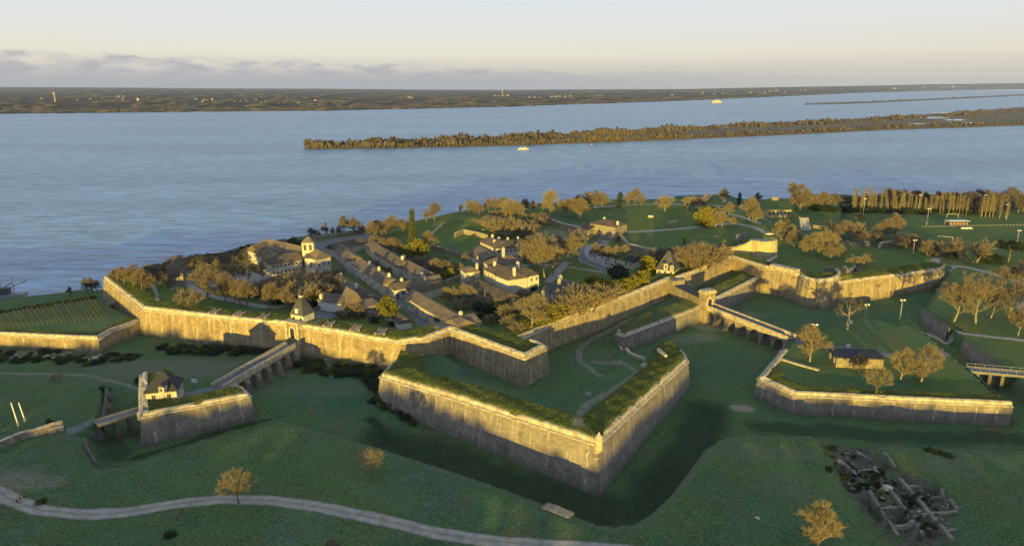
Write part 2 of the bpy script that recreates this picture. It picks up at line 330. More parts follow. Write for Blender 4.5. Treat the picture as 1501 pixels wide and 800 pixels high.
PITS = [[(1222, 690), (1240, 688), (1262, 704), (1250, 708), (1232, 700)], [(1232, 712), (1262, 710), (1282, 722), (1245, 726)], [(1268, 706), (1290, 702), (1302, 712), (1284, 718)], [(1352, 722), (1372, 716), (1392, 732), (1368, 737), (1355, 732)], [(1330, 730), (1342, 736), (1338, 748), (1326, 742)], [(1262, 738), (1278, 736), (1300, 760), (1286, 764)], [(1335, 762), (1350, 758), (1385, 782), (1360, 790)], [(1310, 755), (1326, 752), (1336, 766), (1318, 770)]]
RUIN = poly([(x, y, 16) for x, y in [(1212, 655), (1262, 648), (1285, 662), (1312, 692), (1352, 700), (1400, 735), (1412, 752), (1400, 800), (1330, 830), (1290, 790), (1255, 760), (1232, 722), (1216, 690)]])

def height(X, Y, masks=None):
    """ground height in metres; also fills the masks of soil, plant cover and painted ditch shade"""
    X = np.asarray(X, float); Y = np.asarray(Y, float)
    H = 12.0 + 0.25 * wob(X, Y, 17) + 0.12 * wob(X, Y, 5, 1)
    tall = np.zeros(X.shape); worn = np.zeros(X.shape); dirt = np.zeros(X.shape); rub = np.zeros(X.shape); damp = np.zeros(X.shape)
    # lower bank at the far left beside the river
    lowb = sm((-(X + 120)) / 25) * sm((Y - 262) / 22)
    H = H * (1 - lowb) + (7.5 + 0.3 * wob(X, Y, 9)) * lowb
    # left field sloping up towards the wall
    d = sdist(FIELD, X, Y)
    hf = 12.2 + 4.9 * sm((212 - Y) / 45) + 0.15 * wob(X, Y, 8, 2)
    k = np.where(X > -125, sm(d / 1.2), sm(d / 6)); k = np.where(d > 0, k, 0)
    H = H * (1 - k) + hf * k
    # glacis
    d = sdist(GL, X, Y)
    rim = 16.9 + 1.4 * sm((X + 60) / 60) * sm((100 - X) / 60) + 0.25 * wob(X, Y, 13, 3) + 0.12 * wob(X, Y, 4, 2)
    hg = rim + 0.5 * sm(d / 4) * (1 - sm(d / 15)) - 0.012 * np.clip(d, 0, 60)
    k = sm((d + 1.2) / 1.3)
    worn = np.maximum(worn, 0.55 * sm((1.8 - np.abs(d - 0.9)) / 1.5) * np.clip(0.6 + 0.6 * wob(X, Y, 6), 0, 1))
    H = H * (1 - k) + np.where(d > -2, hg, 0) * k * (d > -2) + H * k * (d <= -2)
    d = sdist(MOUND, X, Y); H = np.maximum(H, np.where(d > -4, 15.5 + 2.3 * sm((d + 3) / 5), -99))
    # ravelin with the vineyard
    d = sdist(RAV, X, Y); dl = d_polyline(np.array([p[:2] for p in WW['ravelin']]), X, Y)
    hr = 16.6 + 0.7 * sm((dl - 1.0) / 1.5) + 0.25 * wob(X, Y, 12, 1)
    H = np.where(d > 0.7, hr, H); tall = np.where((d > 0.7) & (dl < 5), 0.7, tall)
    # left lunette
    d = sdist(LDL, X, Y); dl = d_polyline(np.array([p[:2] for p in WW['leftlunette'][:5]]), X, Y)
    zt = 19.5 + (X + 85) * 0.0
    hl = np.where(dl < 6.5, 19.9 - 0.25 * np.clip(1.8 - dl, 0, 2) + 0.2 * wob(X, Y, 3), 19.9 - 2.6 * sm((dl - 6.5) / 3.0))
    kk = sm((X + 74) / 8); hl = hl - 0.8 * kk
    H = np.where(d > 0.7, hl, H); tall = np.where((d > 0.7) & (dl < 9), 1.0, tall)
    # inner works between the counterguard and the half bastion
    d = sdist(RED, X, Y); dl = d_polyline(np.array([p[:2] for p in WW['counterguard']]), X, Y)
    # height of the counterguard cordon as a function of place
    cg = WW['counterguard']; zc = np.zeros(X.shape); best = np.full(X.shape, 1e9)
    for a, b in zip(cg[:-1], cg[1:]):
        ex, ey = b[0] - a[0], b[1] - a[1]; L = ex * ex + ey * ey
        t = np.clip(((X - a[0]) * ex + (Y - a[1]) * ey) / L, 0, 1); q = (X - a[0] - t * ex) ** 2 + (Y - a[1] - t * ey) ** 2
        zc = np.where(q < best, a[2] + t * (b[2] - a[2]), zc); best = np.minimum(best, q)
    floor = 13.7 + 0.25 * wob(X, Y, 14, 2) + 2.2 * sm((-12 - X) / 22) + 1.2 * sm((Y - 225) / 40)
    ter = zc - 3.3
    hp = np.where(dl < 1.8, zc + 0.9 + 0.5 * (dl / 1.8), np.where(dl < 7.5, zc + 1.4 + 0.22 * wob(X, Y, 3.0, 1) + 0.1 * wob(X, Y, 1.3, 2), zc + 1.4 - (zc + 1.4 - ter) * sm((dl - 7.5) / 4.5)))
    hp = np.where(dl > 12, ter - (ter - floor) * sm((dl - 19) / 5), hp)
    hp = np.maximum(hp, floor)
    k = sm((d - 0.2) / 1.0); k = np.where(dl < 12, (d > 0.7) * 1.0, sm((d + 2) / 4))
    H = H * (1 - k) + hp * k; tall = np.where((d > 0.7) & (dl < 9.5), 1.0, tall)
    # tenaille
    d = sdist(TEN, X, Y); pl = np.array([p[:2] for p in WW['tenaille']] + [P2(1037, 449, 17.6)] + [p[:2] for p in WW['tenailletwo']])
    dl = d_polyline(pl, X, Y)
    ht = 18.1 + 0.15 * wob(X, Y, 4) - 2.3 * sm((dl - 8.5) / 4.5) + 0.006 * (Y - 250)
    H = np.where(d > 0.7, ht, H); tall = np.where((d > 0.7) & (dl < 10), 0.8, tall); dirt = np.where((d > 0.7) & (dl < 8.5), 0.28, dirt)
    # right demilune
    d = sdist(RDL, X, Y); dl = d_polyline(np.array([p[:2] for p in WW['demilune'][1:6]]), X, Y)
    hd = 17.2 + 0.9 * sm((dl - 1) / 2) * (1 - sm((dl - 5) / 3)) + 0.2 * wob(X, Y, 11) + 0.05 * np.clip(dl, 0, 30) * 0.3
    dw = d_polyline(np.array([p[:2] for p in WW['demilune']]), X, Y)
    k = np.where(dw < d + 0.3, (d > 0.7) * 1.0, sm((d + 6) / 14)); 
    soft = (d > -6) & (dw > 9); k = np.where(soft, sm((d + 6) / 14), (d > 0.7) * 1.0)
    H = H * (1 - k) + hd * k; tall = np.where((d > 0.7) & (dl < 6), 0.75, tall)
    # eastern glacis and the sports ground
    d = sdist(EAST, X, Y)
    he = 17.0 - 3.0 * sm((Y - 330) / 90) + 0.25 * wob(X, Y, 16, 1)
    k = sm((d + 0.6) / 1.6); H = H * (1 - k) + he * k
    # the citadel
    d = sdist(MAIN, X, Y); dl = np.minimum(np.minimum(d_polyline(MAINW[0], X, Y), d_polyline(MAINW[1], X, Y)), d_polyline(MAINW[2], X, Y))
    zc = 21.5 + 1.0 * sm((X - 60) / 50); zc = np.where(X > 143, 20.9, zc); zc = zc - 0.0
    inn = 18.3 + 0.3 * wob(X, Y, 19) + 0.008 * np.clip(Y - 250, 0, 200)
    inn = np.where(X > 118, 18.6, inn)
    hm = np.where(dl < 1.8, zc + 0.8 + 0.4 * dl / 1.8, np.where(dl < 7.5, zc + 1.25 + 0.18 * wob(X, Y, 3.0, 4), zc + 1.25 - 2.2 * sm((dl - 7.5) / 2.8)))
    hm = np.where(dl > 10.3, zc - 0.95 - (zc - 0.95 - inn) * sm((dl - 13) / 7), hm)
    for (bx, by, bz, rx, ry, hh) in BUMPS:
        hm = hm + hh * np.exp(-((X - bx) / rx) ** 2 - ((Y - by) / ry) ** 2) * sm((dl - 10) / 10)
    dL = sdist(LAWN, X, Y); k2 = sm((dL - 0.2) / 0.8)
    k2 = np.where(X > 120, sm((dL + 4) / 12), k2)
    hm = np.where(dl > 18, hm * (1 - k2) + (22.4 + 0.4 * wob(X, Y, 25) + 0.004 * (Y - 400)) * k2, hm)
    edge = sm((d - 0.5) / 0.8)
    H = np.where(d > 0.7, hm, H); tall = np.where((d > 0.7) & (dl < 9.5), 1.0, tall)
    # sheer bank down to the river
    dB = sdist(BACK, X, Y); kb = sm((dB - 0.5) / 5); H = H * (1 - kb) + np.minimum(H, 1.5) * kb
    H = H - 1.6 * sm((7 - d_polyline(DITCH, X, Y)) / 6) * (H < 13.5)
    d = sdist(LAND, X, Y); k = sm((d + 2) / 14); H = -4 * (1 - k) + H * k
    # hill of the town behind the photographer
    q = X * SUNX + Y * SUNY
    H = H + 9.0 * sm((-60 - q) / 120) * (d > 0)
    # excavated ruins
    d = sdist(RUIN, X, Y); rub = sm((d + 1.5) / 4) * np.clip(0.75 + 0.5 * wob(X, Y, 3.1) + 0.3 * wob(X, Y, 1.1, 2), 0, 1)
    H = H + sm(d / 3) * (0.45 * wob(X, Y, 2.1, 3) + 0.3 * wob(X, Y, 0.9, 1) - 0.5)
    for pt in PITS:
        dp = sdist(poly([(x, y, 16) for x, y in pt]), X, Y); H = H - 3.2 * sm((dp + 0.5) / 1.4)
    if masks is not None:
        for (px, py, z, rx, ry, w, which) in SPOTS:
            c = P(px, py, z); r2 = ((X - c[0]) / rx) ** 2 + ((Y - c[1]) / ry) ** 2 + 0.35 * wob(X, Y, 2.7, px) + 0.3 * wob(X, Y, 7, py)
            v = w * sm((1.25 - r2) / 0.9)
            if which == 'dirt': dirt = np.maximum(dirt, v)
            elif which == 'worn': worn = np.maximum(worn, v)
            else: rub = np.maximum(rub, v)
        for (pl_, w_, k_) in DAMP_SHADE:
            dd = d_polyline(pl_, X, Y) + 1.6 * wob(X, Y, 6, w_) + 0.7 * wob(X, Y, 1.8, 3); damp = np.maximum(damp, k_ * sm((w_ - dd) / (w_ * 0.6)))  # damp holds painted ditch shade and some wet ground
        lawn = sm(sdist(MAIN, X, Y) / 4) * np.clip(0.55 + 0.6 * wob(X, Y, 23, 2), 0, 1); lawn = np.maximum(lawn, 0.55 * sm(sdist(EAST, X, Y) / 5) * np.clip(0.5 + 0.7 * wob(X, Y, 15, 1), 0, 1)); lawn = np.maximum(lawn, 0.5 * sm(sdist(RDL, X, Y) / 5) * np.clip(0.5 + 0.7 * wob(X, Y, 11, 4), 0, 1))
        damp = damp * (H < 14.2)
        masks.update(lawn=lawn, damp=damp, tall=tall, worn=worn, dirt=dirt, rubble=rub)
    return H
SUN_AZ = R(9); SUNX, SUNY = math.sin(SUN_AZ), math.cos(SUN_AZ)     # horizontal direction the light travels
BUMPS = []
for px, py, z, rx, ry, hh in ((690, 325, 20, 34, 36, 4.0), (620, 350, 19, 30, 40, 1.5), (1150, 300, 20, 30, 25, 1.5)):
    c = P(px, py, z); BUMPS.append((c[0], c[1], z, rx, ry, hh))
SPOTS = [(1087, 599, 12, 4.2, 2.4, 1.0, 'dirt'), (1040, 478, 12, 9, 6, 0.55, 'dirt'), (1010, 495, 12, 12, 6, 0.35, 'dirt'), (1075, 462, 12, 16, 5, 0.3, 'dirt'), (260, 540, 12, 26, 9, 0.75, 'worn'), (120, 552, 12.5, 45, 4, 0.35, 'worn'),
         (20, 690, 17, 7, 3, 0.7, 'worn'), (30, 705, 17, 12, 4, 0.4, 'dirt'), (480, 570, 12, 16, 6, 0.35, 'worn'), (395, 545, 12, 14, 5, 0.3, 'worn'), (1150, 720, 17, 9, 7, 0.3, 'worn'), (1390, 690, 16, 8, 5, 0.35, 'worn'),
         (1110, 670, 17, 14, 4, 0.35, 'worn'), (770, 340, 20, 20, 20, 0.35, 'dirt'), (845, 345, 19, 22, 16, 0.45, 'dirt'), (330, 400, 19, 26, 18, 0.4, 'dirt'), (120, 512, 12, 12, 1.5, 0.5, 'rubble'), (40, 516, 12, 14, 1.5, 0.55, 'dirt')]

def axis(segs):
    out = []
    for a, b, s in segs: out += list(np.arange(a, b, s))
    out.append(segs[-1][1]); return np.array(out)
GX = axis([(-24000, -9000, 5000), (-9000, -1500, 2500), (-1500, -400, 100), (-400, -250, 7), (-250, -190, 2), (-190, 205, 0.85), (205, 330, 2), (330, 520, 6), (520, 1500, 100), (1500, 9000, 2500), (9000, 24000, 5000)])
GY = axis([(-3000, -1500, 500), (-1500, -500, 100), (-500, 60, 12), (60, 96, 3), (96, 330, 0.75), (330, 470, 1.4), (470, 620, 2.6), (620, 1000, 30), (1000, 3000, 400), (3000, 18000, 5000)])
XX, YY = np.meshgrid(GX, GY)
MASK = {}
HH = height(XX, YY, MASK)
def H(x, y):
    i = min(max(int(np.searchsorted(GX, x)) - 1, 0), len(GX) - 2); j = min(max(int(np.searchsorted(GY, y)) - 1, 0), len(GY) - 2)
    u = (x - GX[i]) / (GX[i + 1] - GX[i]); v = (y - GY[j]) / (GY[j + 1] - GY[j])
    return float(HH[j, i] * (1 - u) * (1 - v) + HH[j, i + 1] * u * (1 - v) + HH[j + 1, i] * (1 - u) * v + HH[j + 1, i + 1] * u * v)
def G(px, py):
    """the point of the ground seen at a pixel"""
    r = ray(px, py); t = 90.0; last = t
    while t < 1400:
        if ZC + r[2] * t <= H(r[0] * t, r[1] * t):
            for _ in range(12):
                m = (last + t) / 2
                if ZC + r[2] * m <= H(r[0] * m, r[1] * m): t = m
                else: last = m
            break
        last = t; t += 1.5
    return np.array((r[0] * t, r[1] * t, H(r[0] * t, r[1] * t)))
def build_ground():
    ny, nx = XX.shape
    co = np.stack([XX, YY, HH], -1).reshape(-1, 3)
    idx = np.arange(ny * nx).reshape(ny, nx)
    q = np.stack([idx[:-1, :-1], idx[:-1, 1:], idx[1:, 1:], idx[1:, :-1]], -1).reshape(-1, 4)
    me = bpy.data.meshes.new('ground'); me.vertices.add(len(co)); me.vertices.foreach_set('co', co.ravel())
    me.loops.add(q.size); me.loops.foreach_set('vertex_index', q.ravel()); me.polygons.add(len(q))
    me.polygons.foreach_set('loop_start', np.arange(0, q.size, 4)); me.polygons.foreach_set('loop_total', np.full(len(q), 4))
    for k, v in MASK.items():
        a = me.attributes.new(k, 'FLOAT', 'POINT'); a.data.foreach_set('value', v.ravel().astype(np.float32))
    me.materials.append(M['grass']); me.update(calc_edges=True); me.validate()
    me.polygons.foreach_set('use_smooth', np.ones(len(q), bool))
    o = bpy.data.objects.new('ground', me); COL.objects.link(o); tag(o, kind='structure'); return o
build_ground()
# ------------------------------------------------------------------ ramparts
def resample(pts, step):
    out = []; corner = []
    for i, (a, b) in enumerate(zip(pts[:-1], pts[1:])):
        n = max(1, int(np.linalg.norm(b - a) / step))
        for k in range(n): out.append(a + (b - a) * k / n); corner.append(k == 0)
    out.append(pts[-1]); corner.append(True); return out, corner
def miters(pts, closed=False):
    n = len(pts); res = []
    for i in range(n):
        if closed: p0, p1, p2 = pts[i - 1], pts[i], pts[(i + 1) % n]
        else: p0, p1, p2 = pts[max(i - 1, 0)], pts[i], pts[min(i + 1, n - 1)]
        t1 = p1[:2] - p0[:2]; t2 = p2[:2] - p1[:2]
        if np.linalg.norm(t1) < 1e-6: t1 = t2
        if np.linalg.norm(t2) < 1e-6: t2 = t1
        t1 = t1 / np.linalg.norm(t1); t2 = t2 / np.linalg.norm(t2)
        n1 = np.array((t1[1], -t1[0])); n2 = np.array((t2[1], -t2[0])); m = n1 + n2
        if np.linalg.norm(m) < 0.2: m = n1
        m = m / np.linalg.norm(m); res.append(m / max(0.35, float(m @ n1)))
    return res
def strip(mb, pts, mit, prof, uv=None, m=0, caps=False):
    """sweep a profile of (outward offset, height function) along a line; u runs along the line, v upwards"""
    rows = []; L = 0.0
    if uv is not None and mb.uv is None: mb.uv = []
    for i, p in enumerate(pts):
        if i: L += float(np.linalg.norm(p[:2] - pts[i - 1][:2]))
        row = []
        for (off, zf) in prof:
            z = zf(i) if callable(zf) else p[2] + zf
            o = off(i) if callable(off) else off
            row.append(mb.vert((p[0] + mit[i][0] * o, p[1] + mit[i][1] * o, z)))
            if uv is not None: mb.uv.append((L + uv, z - 12.0))
        rows.append(row)
    for a, b in zip(rows[:-1], rows[1:]):
        for k in range(len(prof) - 1): mb.face((a[k], b[k], b[k + 1], a[k + 1]), m)
    if caps:
        mb.face(rows[0], m); mb.face(rows[-1][::-1], m)
def rampart(key, label, mat='wall', base=12.0, batter=0.11, parapet=True, cap_h=1.15, thick=1.9, cord=True, cat='rampart wall', wear=0.12, uv0=0.0, group=None, name='rampart_wall', capmat='coping', flat=0.2):
    pts, corner = resample(WW[key] if isinstance(key, str) else key, 2.2)
    pts = [np.array(p, float) for p in pts]
    mit = miters(pts); rnd = random.Random(hash(label) % 999 if False else len(label) * 7)
    mid = pts[len(pts) // 2]
    root = empty(name, (mid[0], mid[1], base), label, cat, group)
    gb = []
    for i, p in enumerate(pts):
        h = p[2] - base; q = p[:2] + mit[i] * (batter * h + 0.5); gb.append(min(H(q[0], q[1]), p[2] - 1.0) - 0.8)
    mb = MB(); strip(mb, pts, mit, [(lambda i: batter * (pts[i][2] - gb[i]), lambda i: gb[i]), (lambda i: batter * 0.5 * (pts[i][2] - gb[i]), lambda i: (gb[i] + pts[i][2]) / 2), (0.0, -0.3)], uv=uv0)
    mb.build('wall_face', M[mat], root, smooth=False)
    if cord:
        mb = MB(); strip(mb, pts, mit, [(0.0, -0.36), (0.28, -0.22), (0.38, -0.04), (0.34, 0.06), (-0.62, 0.10)], caps=True); mb.build('cordon', M['coping'], root, smooth=True)
    jit = []; jo = []; a_ = 0
    for i_ in range(len(pts)):
        a_ = 0.7 * a_ + rnd.uniform(-wear, wear) * 0.7; jit.append(a_ - (0.5 if rnd.random() < 0.04 else 0)); jo.append(a_ * 0.6)
    ch = cap_h if parapet else flat
    mb = MB(); strip(mb, pts, mit, [(-0.55 if cord else -0.12, 0.06 if cord else -0.3), (lambda i: -0.58 + jo[i] * 0.3, lambda i: pts[i][2] + ch * 0.55), (lambda i: -0.66 + jo[i], lambda i: pts[i][2] + ch + jit[i] - 0.1), (lambda i: -0.5 - thick * 0.45, lambda i: pts[i][2] + ch + 0.08 + jit[i]), (-thick, lambda i: pts[i][2] + ch - 0.12), (-thick, lambda i: gb[i])], caps=True)
    mb.build('parapet', M[capmat], root)
    return root, pts, mit
def quoin(root, p, mit, h, base=12.0, batter=0.11):
    mb = MB()
    n = max(2, int(h / 0.8))
    for k in range(n):
        z0 = p[2] - 0.35 - h * k / n; z1 = p[2] - 0.35 - h * (k + 1) / n; s = 0.85 if k % 2 else 0.62
        o0 = batter * (p[2] - z0); c = p[:2] + mit * (o0 - 0.42)
        mb.box((c[0], c[1], (z0 + z1) / 2), (s, s, abs(z1 - z0) - 0.04), math.atan2(mit[1], mit[0]) + math.pi / 4)
    mb.build('quoin', M['coping'], root)
def embrasure(root, pa, pb, w=2.3):
    """a stone-floored gun opening cut through the grass parapet"""
    a = pa; b = pb; d = (b - a)[:2]; L = np.linalg.norm(d); d /= L; n = np.array((-d[1], d[0]))
    mb = MB(); K = 8
    for s in (-1, 1):
        rows = []
        for k in range(K + 1):
            c = a[:2] + d * L * k / K; ww = w * (0.62 - 0.25 * k / K)
            q = c + n * s * ww; z = H(c[0], c[1]) + 0.30
            rows.append([mb.vert((q[0], q[1], z - 0.8)), mb.vert((q[0], q[1], z + 0.25)), mb.vert((q[0] + n[0] * s * 0.5, q[1] + n[1] * s * 0.5, z + 0.25)), mb.vert((q[0] + n[0] * s * 0.5, q[1] + n[1] * s * 0.5, z - 0.8))])
        for r0, r1 in zip(rows[:-1], rows[1:]):
            for k in range(3): mb.face((r0[k], r1[k], r1[k + 1], r0[k + 1]))
        mb.face(rows[0]); mb.face(rows[-1])
    rows = []
    for k in range(K + 1):
        c = a[:2] + d * L * k / K; ww = w * (0.62 - 0.25 * k / K); z = H(c[0], c[1]) + 0.14
        rows.append((mb.vert((c[0] - n[0] * ww, c[1] - n[1] * ww, z)), mb.vert((c[0] + n[0] * ww, c[1] + n[1] * ww, z))))
    for r0, r1 in zip(rows[:-1], rows[1:]): mb.face((r0[0], r0[1], r1[1], r1[0]))
    mb.build('embrasure', M['brownstone'], root, fix=True)

lb, lbp, lbm = rampart('leftbastion', 'tall golden stone bastion wall with a bend, left of the tower gatehouse', group='ramparts of the citadel')
for a, b in (((302, 465.5), (320, 454)), ((338, 469.5), (357, 458)), ((375, 473), (392, 461))):
    embrasure(lb, P(*a, 22.4), P(*b, 22.8))
cu, cup, cum = rampart('curtain', 'long golden curtain wall with three gun openings, right of the tower gatehouse', uv0=200, group='ramparts of the citadel')
for a, b in (((474, 486), (486, 472)), ((515, 491), (527, 477)), ((553, 497), (563, 481))):
    embrasure(cu, P(*a, 22.4), P(*b, 22.8))
hb, hbp, hbm = rampart('halfbastion', 'projecting bastion wall with a low peak and a sharp near corner, inside the big counterguard', base=14, uv0=300, group='ramparts of the citadel')
c2, _, _ = rampart('curtaintwo', 'straight golden curtain wall running up towards the steep-roofed gate lodge', base=14, uv0=400, group='ramparts of the citadel')
c3, _, _ = rampart('curtainthree', 'bright bent wall below the ruined castle, behind the grassy ditch', base=15, uv0=520, group='ramparts of the citadel')
tw, _, _ = rampart('tower', 'rounded stone tower bastion topped with grass at the far end of the moat', batter=0.10, wear=0.06, uv0=640, cat='bastion tower', name='round_bastion')
rw, _, _ = rampart('rightwall', 'half lit wall running right from the round tower bastion to a ragged end', wear=0.2, cap_h=0.7, uv0=700, group='ramparts of the citadel')
for t in (0.12, 0.36, 0.60, 0.84):
    a = np.array(P(1128, 391.5, 24.0)); b = np.array(P(1168, 400.5, 24.0)); q = a + (b - a) * t; dv = (b - a)[:2] / np.linalg.norm((b - a)[:2])
    mb = MB(); mb.box((q[0] + dv[1] * -1.6, q[1] + dv[0] * 1.6, 24.4), (3.0, 3.4, 1.7), math.atan2(dv[1], dv[0])); mb.build('merlon', M['coping'], c3)
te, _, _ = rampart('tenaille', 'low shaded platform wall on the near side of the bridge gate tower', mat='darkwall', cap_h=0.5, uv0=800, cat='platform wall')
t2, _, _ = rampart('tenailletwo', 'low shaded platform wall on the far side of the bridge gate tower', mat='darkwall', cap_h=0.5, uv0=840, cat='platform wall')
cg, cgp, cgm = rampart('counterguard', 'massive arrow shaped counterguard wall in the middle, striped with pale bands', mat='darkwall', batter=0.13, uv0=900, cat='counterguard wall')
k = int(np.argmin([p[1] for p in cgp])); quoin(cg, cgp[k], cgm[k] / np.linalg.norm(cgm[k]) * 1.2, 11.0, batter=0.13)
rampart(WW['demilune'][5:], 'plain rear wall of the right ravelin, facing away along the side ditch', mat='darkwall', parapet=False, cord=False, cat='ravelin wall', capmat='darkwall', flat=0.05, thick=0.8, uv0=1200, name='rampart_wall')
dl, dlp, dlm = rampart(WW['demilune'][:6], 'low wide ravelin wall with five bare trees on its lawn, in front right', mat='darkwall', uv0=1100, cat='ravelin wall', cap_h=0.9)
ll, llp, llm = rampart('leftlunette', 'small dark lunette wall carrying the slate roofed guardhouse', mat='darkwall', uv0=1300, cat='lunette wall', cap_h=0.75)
rv, _, _ = rampart('ravelin', 'long low golden wall holding up the vineyard at the left', uv0=1400, cat='ravelin wall', cap_h=0.9)

# turret stub on the point of the counterguard
def turret(px, py, z, label, r=1.0, s=1.0):
    p = P(px, py, z); root = empty('sentry_turret', p, label, 'sentry turret')
    mb = MB(); mb.lathe(p, [(0.15 * s, -2.2 * s), (0.8 * s, -1.2 * s), (1.0 * s, -0.9 * s), (1.0 * s, 0.1 * s), (0.9 * s, 0.15 * s), (0.9 * s, 1.5 * s), (1.05 * s, 1.6 * s), (1.05 * s, 1.8 * s)], 12); mb.build('turret_body', M['coping'], root)
    mb = MB(); mb.lathe((p[0], p[1], p[2]), [(0.98 * s, 1.8 * s), (0.7 * s, 2.3 * s), (0.25 * s, 2.7 * s), (0.22 * s, 2.95 * s), (0.05 * s, 3.2 * s)], 12); mb.build('dome_cap', M['coping'], root)
turret(877.5, 652, 23.2, 'squat stone turret on the near point of the counterguard')
turret(204.5, 611.5, 19.4, 'small broken turret stub on the near left corner of the dark lunette', s=0.55)

# retaining walls of the ditch edges and the free standing walls
def low_wall(name, label, pts, h, thick, mat='plainwall', cat='wall', group=None, ragged=0.0, dz=0.0, cop=True, zs=None):
    P3 = []
    for i, p in enumerate(pts):
        g = G(*p) if len(p) == 2 else P(*p)
        P3.append(np.array((g[0], g[1], g[2] + dz)))
    pts3, _ = resample(P3, 1.6); pts3 = [np.array(p) for p in pts3]
    for p in pts3:
        if zs is None: p[2] = H(p[0], p[1]) + dz
    mit = miters(pts3); rnd = random.Random(len(label)); n = len(pts3)
    mid = pts3[n // 2]; root = empty(name, (mid[0], mid[1], mid[2]), label, cat, group)
    jj = [rnd.uniform(-ragged, ragged * 0.4) * h for _ in pts3]
    mb = MB(); strip(mb, pts3, mit, [(thick / 2 + 0.1, lambda i: pts3[i][2] - 1.5), (thick / 2, lambda i: pts3[i][2] + h + jj[i]), (-thick / 2, lambda i: pts3[i][2] + h + jj[i]), (-thick / 2 - 0.1, lambda i: pts3[i][2] - 1.5)], uv=0.0, caps=True)
    mb.build('wall_body', M[mat], root)
    if cop and not ragged:
        mb = MB(); strip(mb, pts3, mit, [(thick / 2 + 0.08, h + 0.004), (thick / 2 + 0.08, h + 0.15), (-thick / 2 - 0.08, h + 0.15), (-thick / 2 - 0.08, h + 0.004)], caps=True); mb.build('coping', M['coping'], root)
    return root
low_wall('roadside_wall', 'low grey wall with pale top beside the lane, at the left edge', [(-40, 672), (0, 657), (40, 641), (93, 626)], 1.7, 0.9, 'darkwall')
low_wall('roadside_wall', 'short stub of low wall stepping down to the footbridge', [(72, 634.5), (94, 629.5)], 0.9, 0.7, 'darkwall')
def scarp(label, pts, z, name='retaining_wall', mat='darkwall', cap=0.2):
    w = [np.array(P(p[0], p[1], z if len(p) == 2 else p[2])) for p in pts]
    return rampart(w, label, mat=mat, base=12, batter=0.08, parapet=False, cord=False, cat='retaining wall', thick=0.7, name=name, capmat='darkwall')
scarp('curved dark retaining wall at the left end of the lunette ditch', [(158, 681), (144, 675), (131, 655), (127, 640)], 17.5)
scarp('dark overgrown retaining wall between the field and the lunette ditch', [(150, 618), (157, 590), (159, 566)], 16.0)
scarp('sloping grey retaining wall near the foot of the tall bare trees', [(1352, 452), (1370, 466), (1390, 481)], 17.3)
scarp('rough grey retaining wall ending at the right hand bridge', [(1412, 497), (1440, 517), (1466, 537)], 17.3)
low_wall('stone_edging', 'curved pale stone edging below the platform grass', [(902, 493), (908, 507), (922, 519), (947, 528)], 0.7, 0.8, 'coping', 'stone edging')
low_wall('stone_edging', 'short pale stone edging at the back corner of the counterguard', [(965, 514), (976, 524)], 0.7, 0.8, 'coping', 'stone edging')
low_wall('stone_edging', 'broken pale stone slab on the rim of the glacis below the counterguard point', [(798, 742), (838, 757)], 0.5, 2.2, 'plainwall', 'stone slab', ragged=0.5)
low_wall('stone_edging', 'thin pale line of stones on the ravelin lawn beside the bridge', [(1145, 527), (1200, 543)], 0.3, 0.9, 'coping', 'stone edging')

M['plainwall2'] = simple('grey_kerb_stone', (0.14, 0.13, 0.115), (0.22, 0.205, 0.18), 1.0, 0.95)
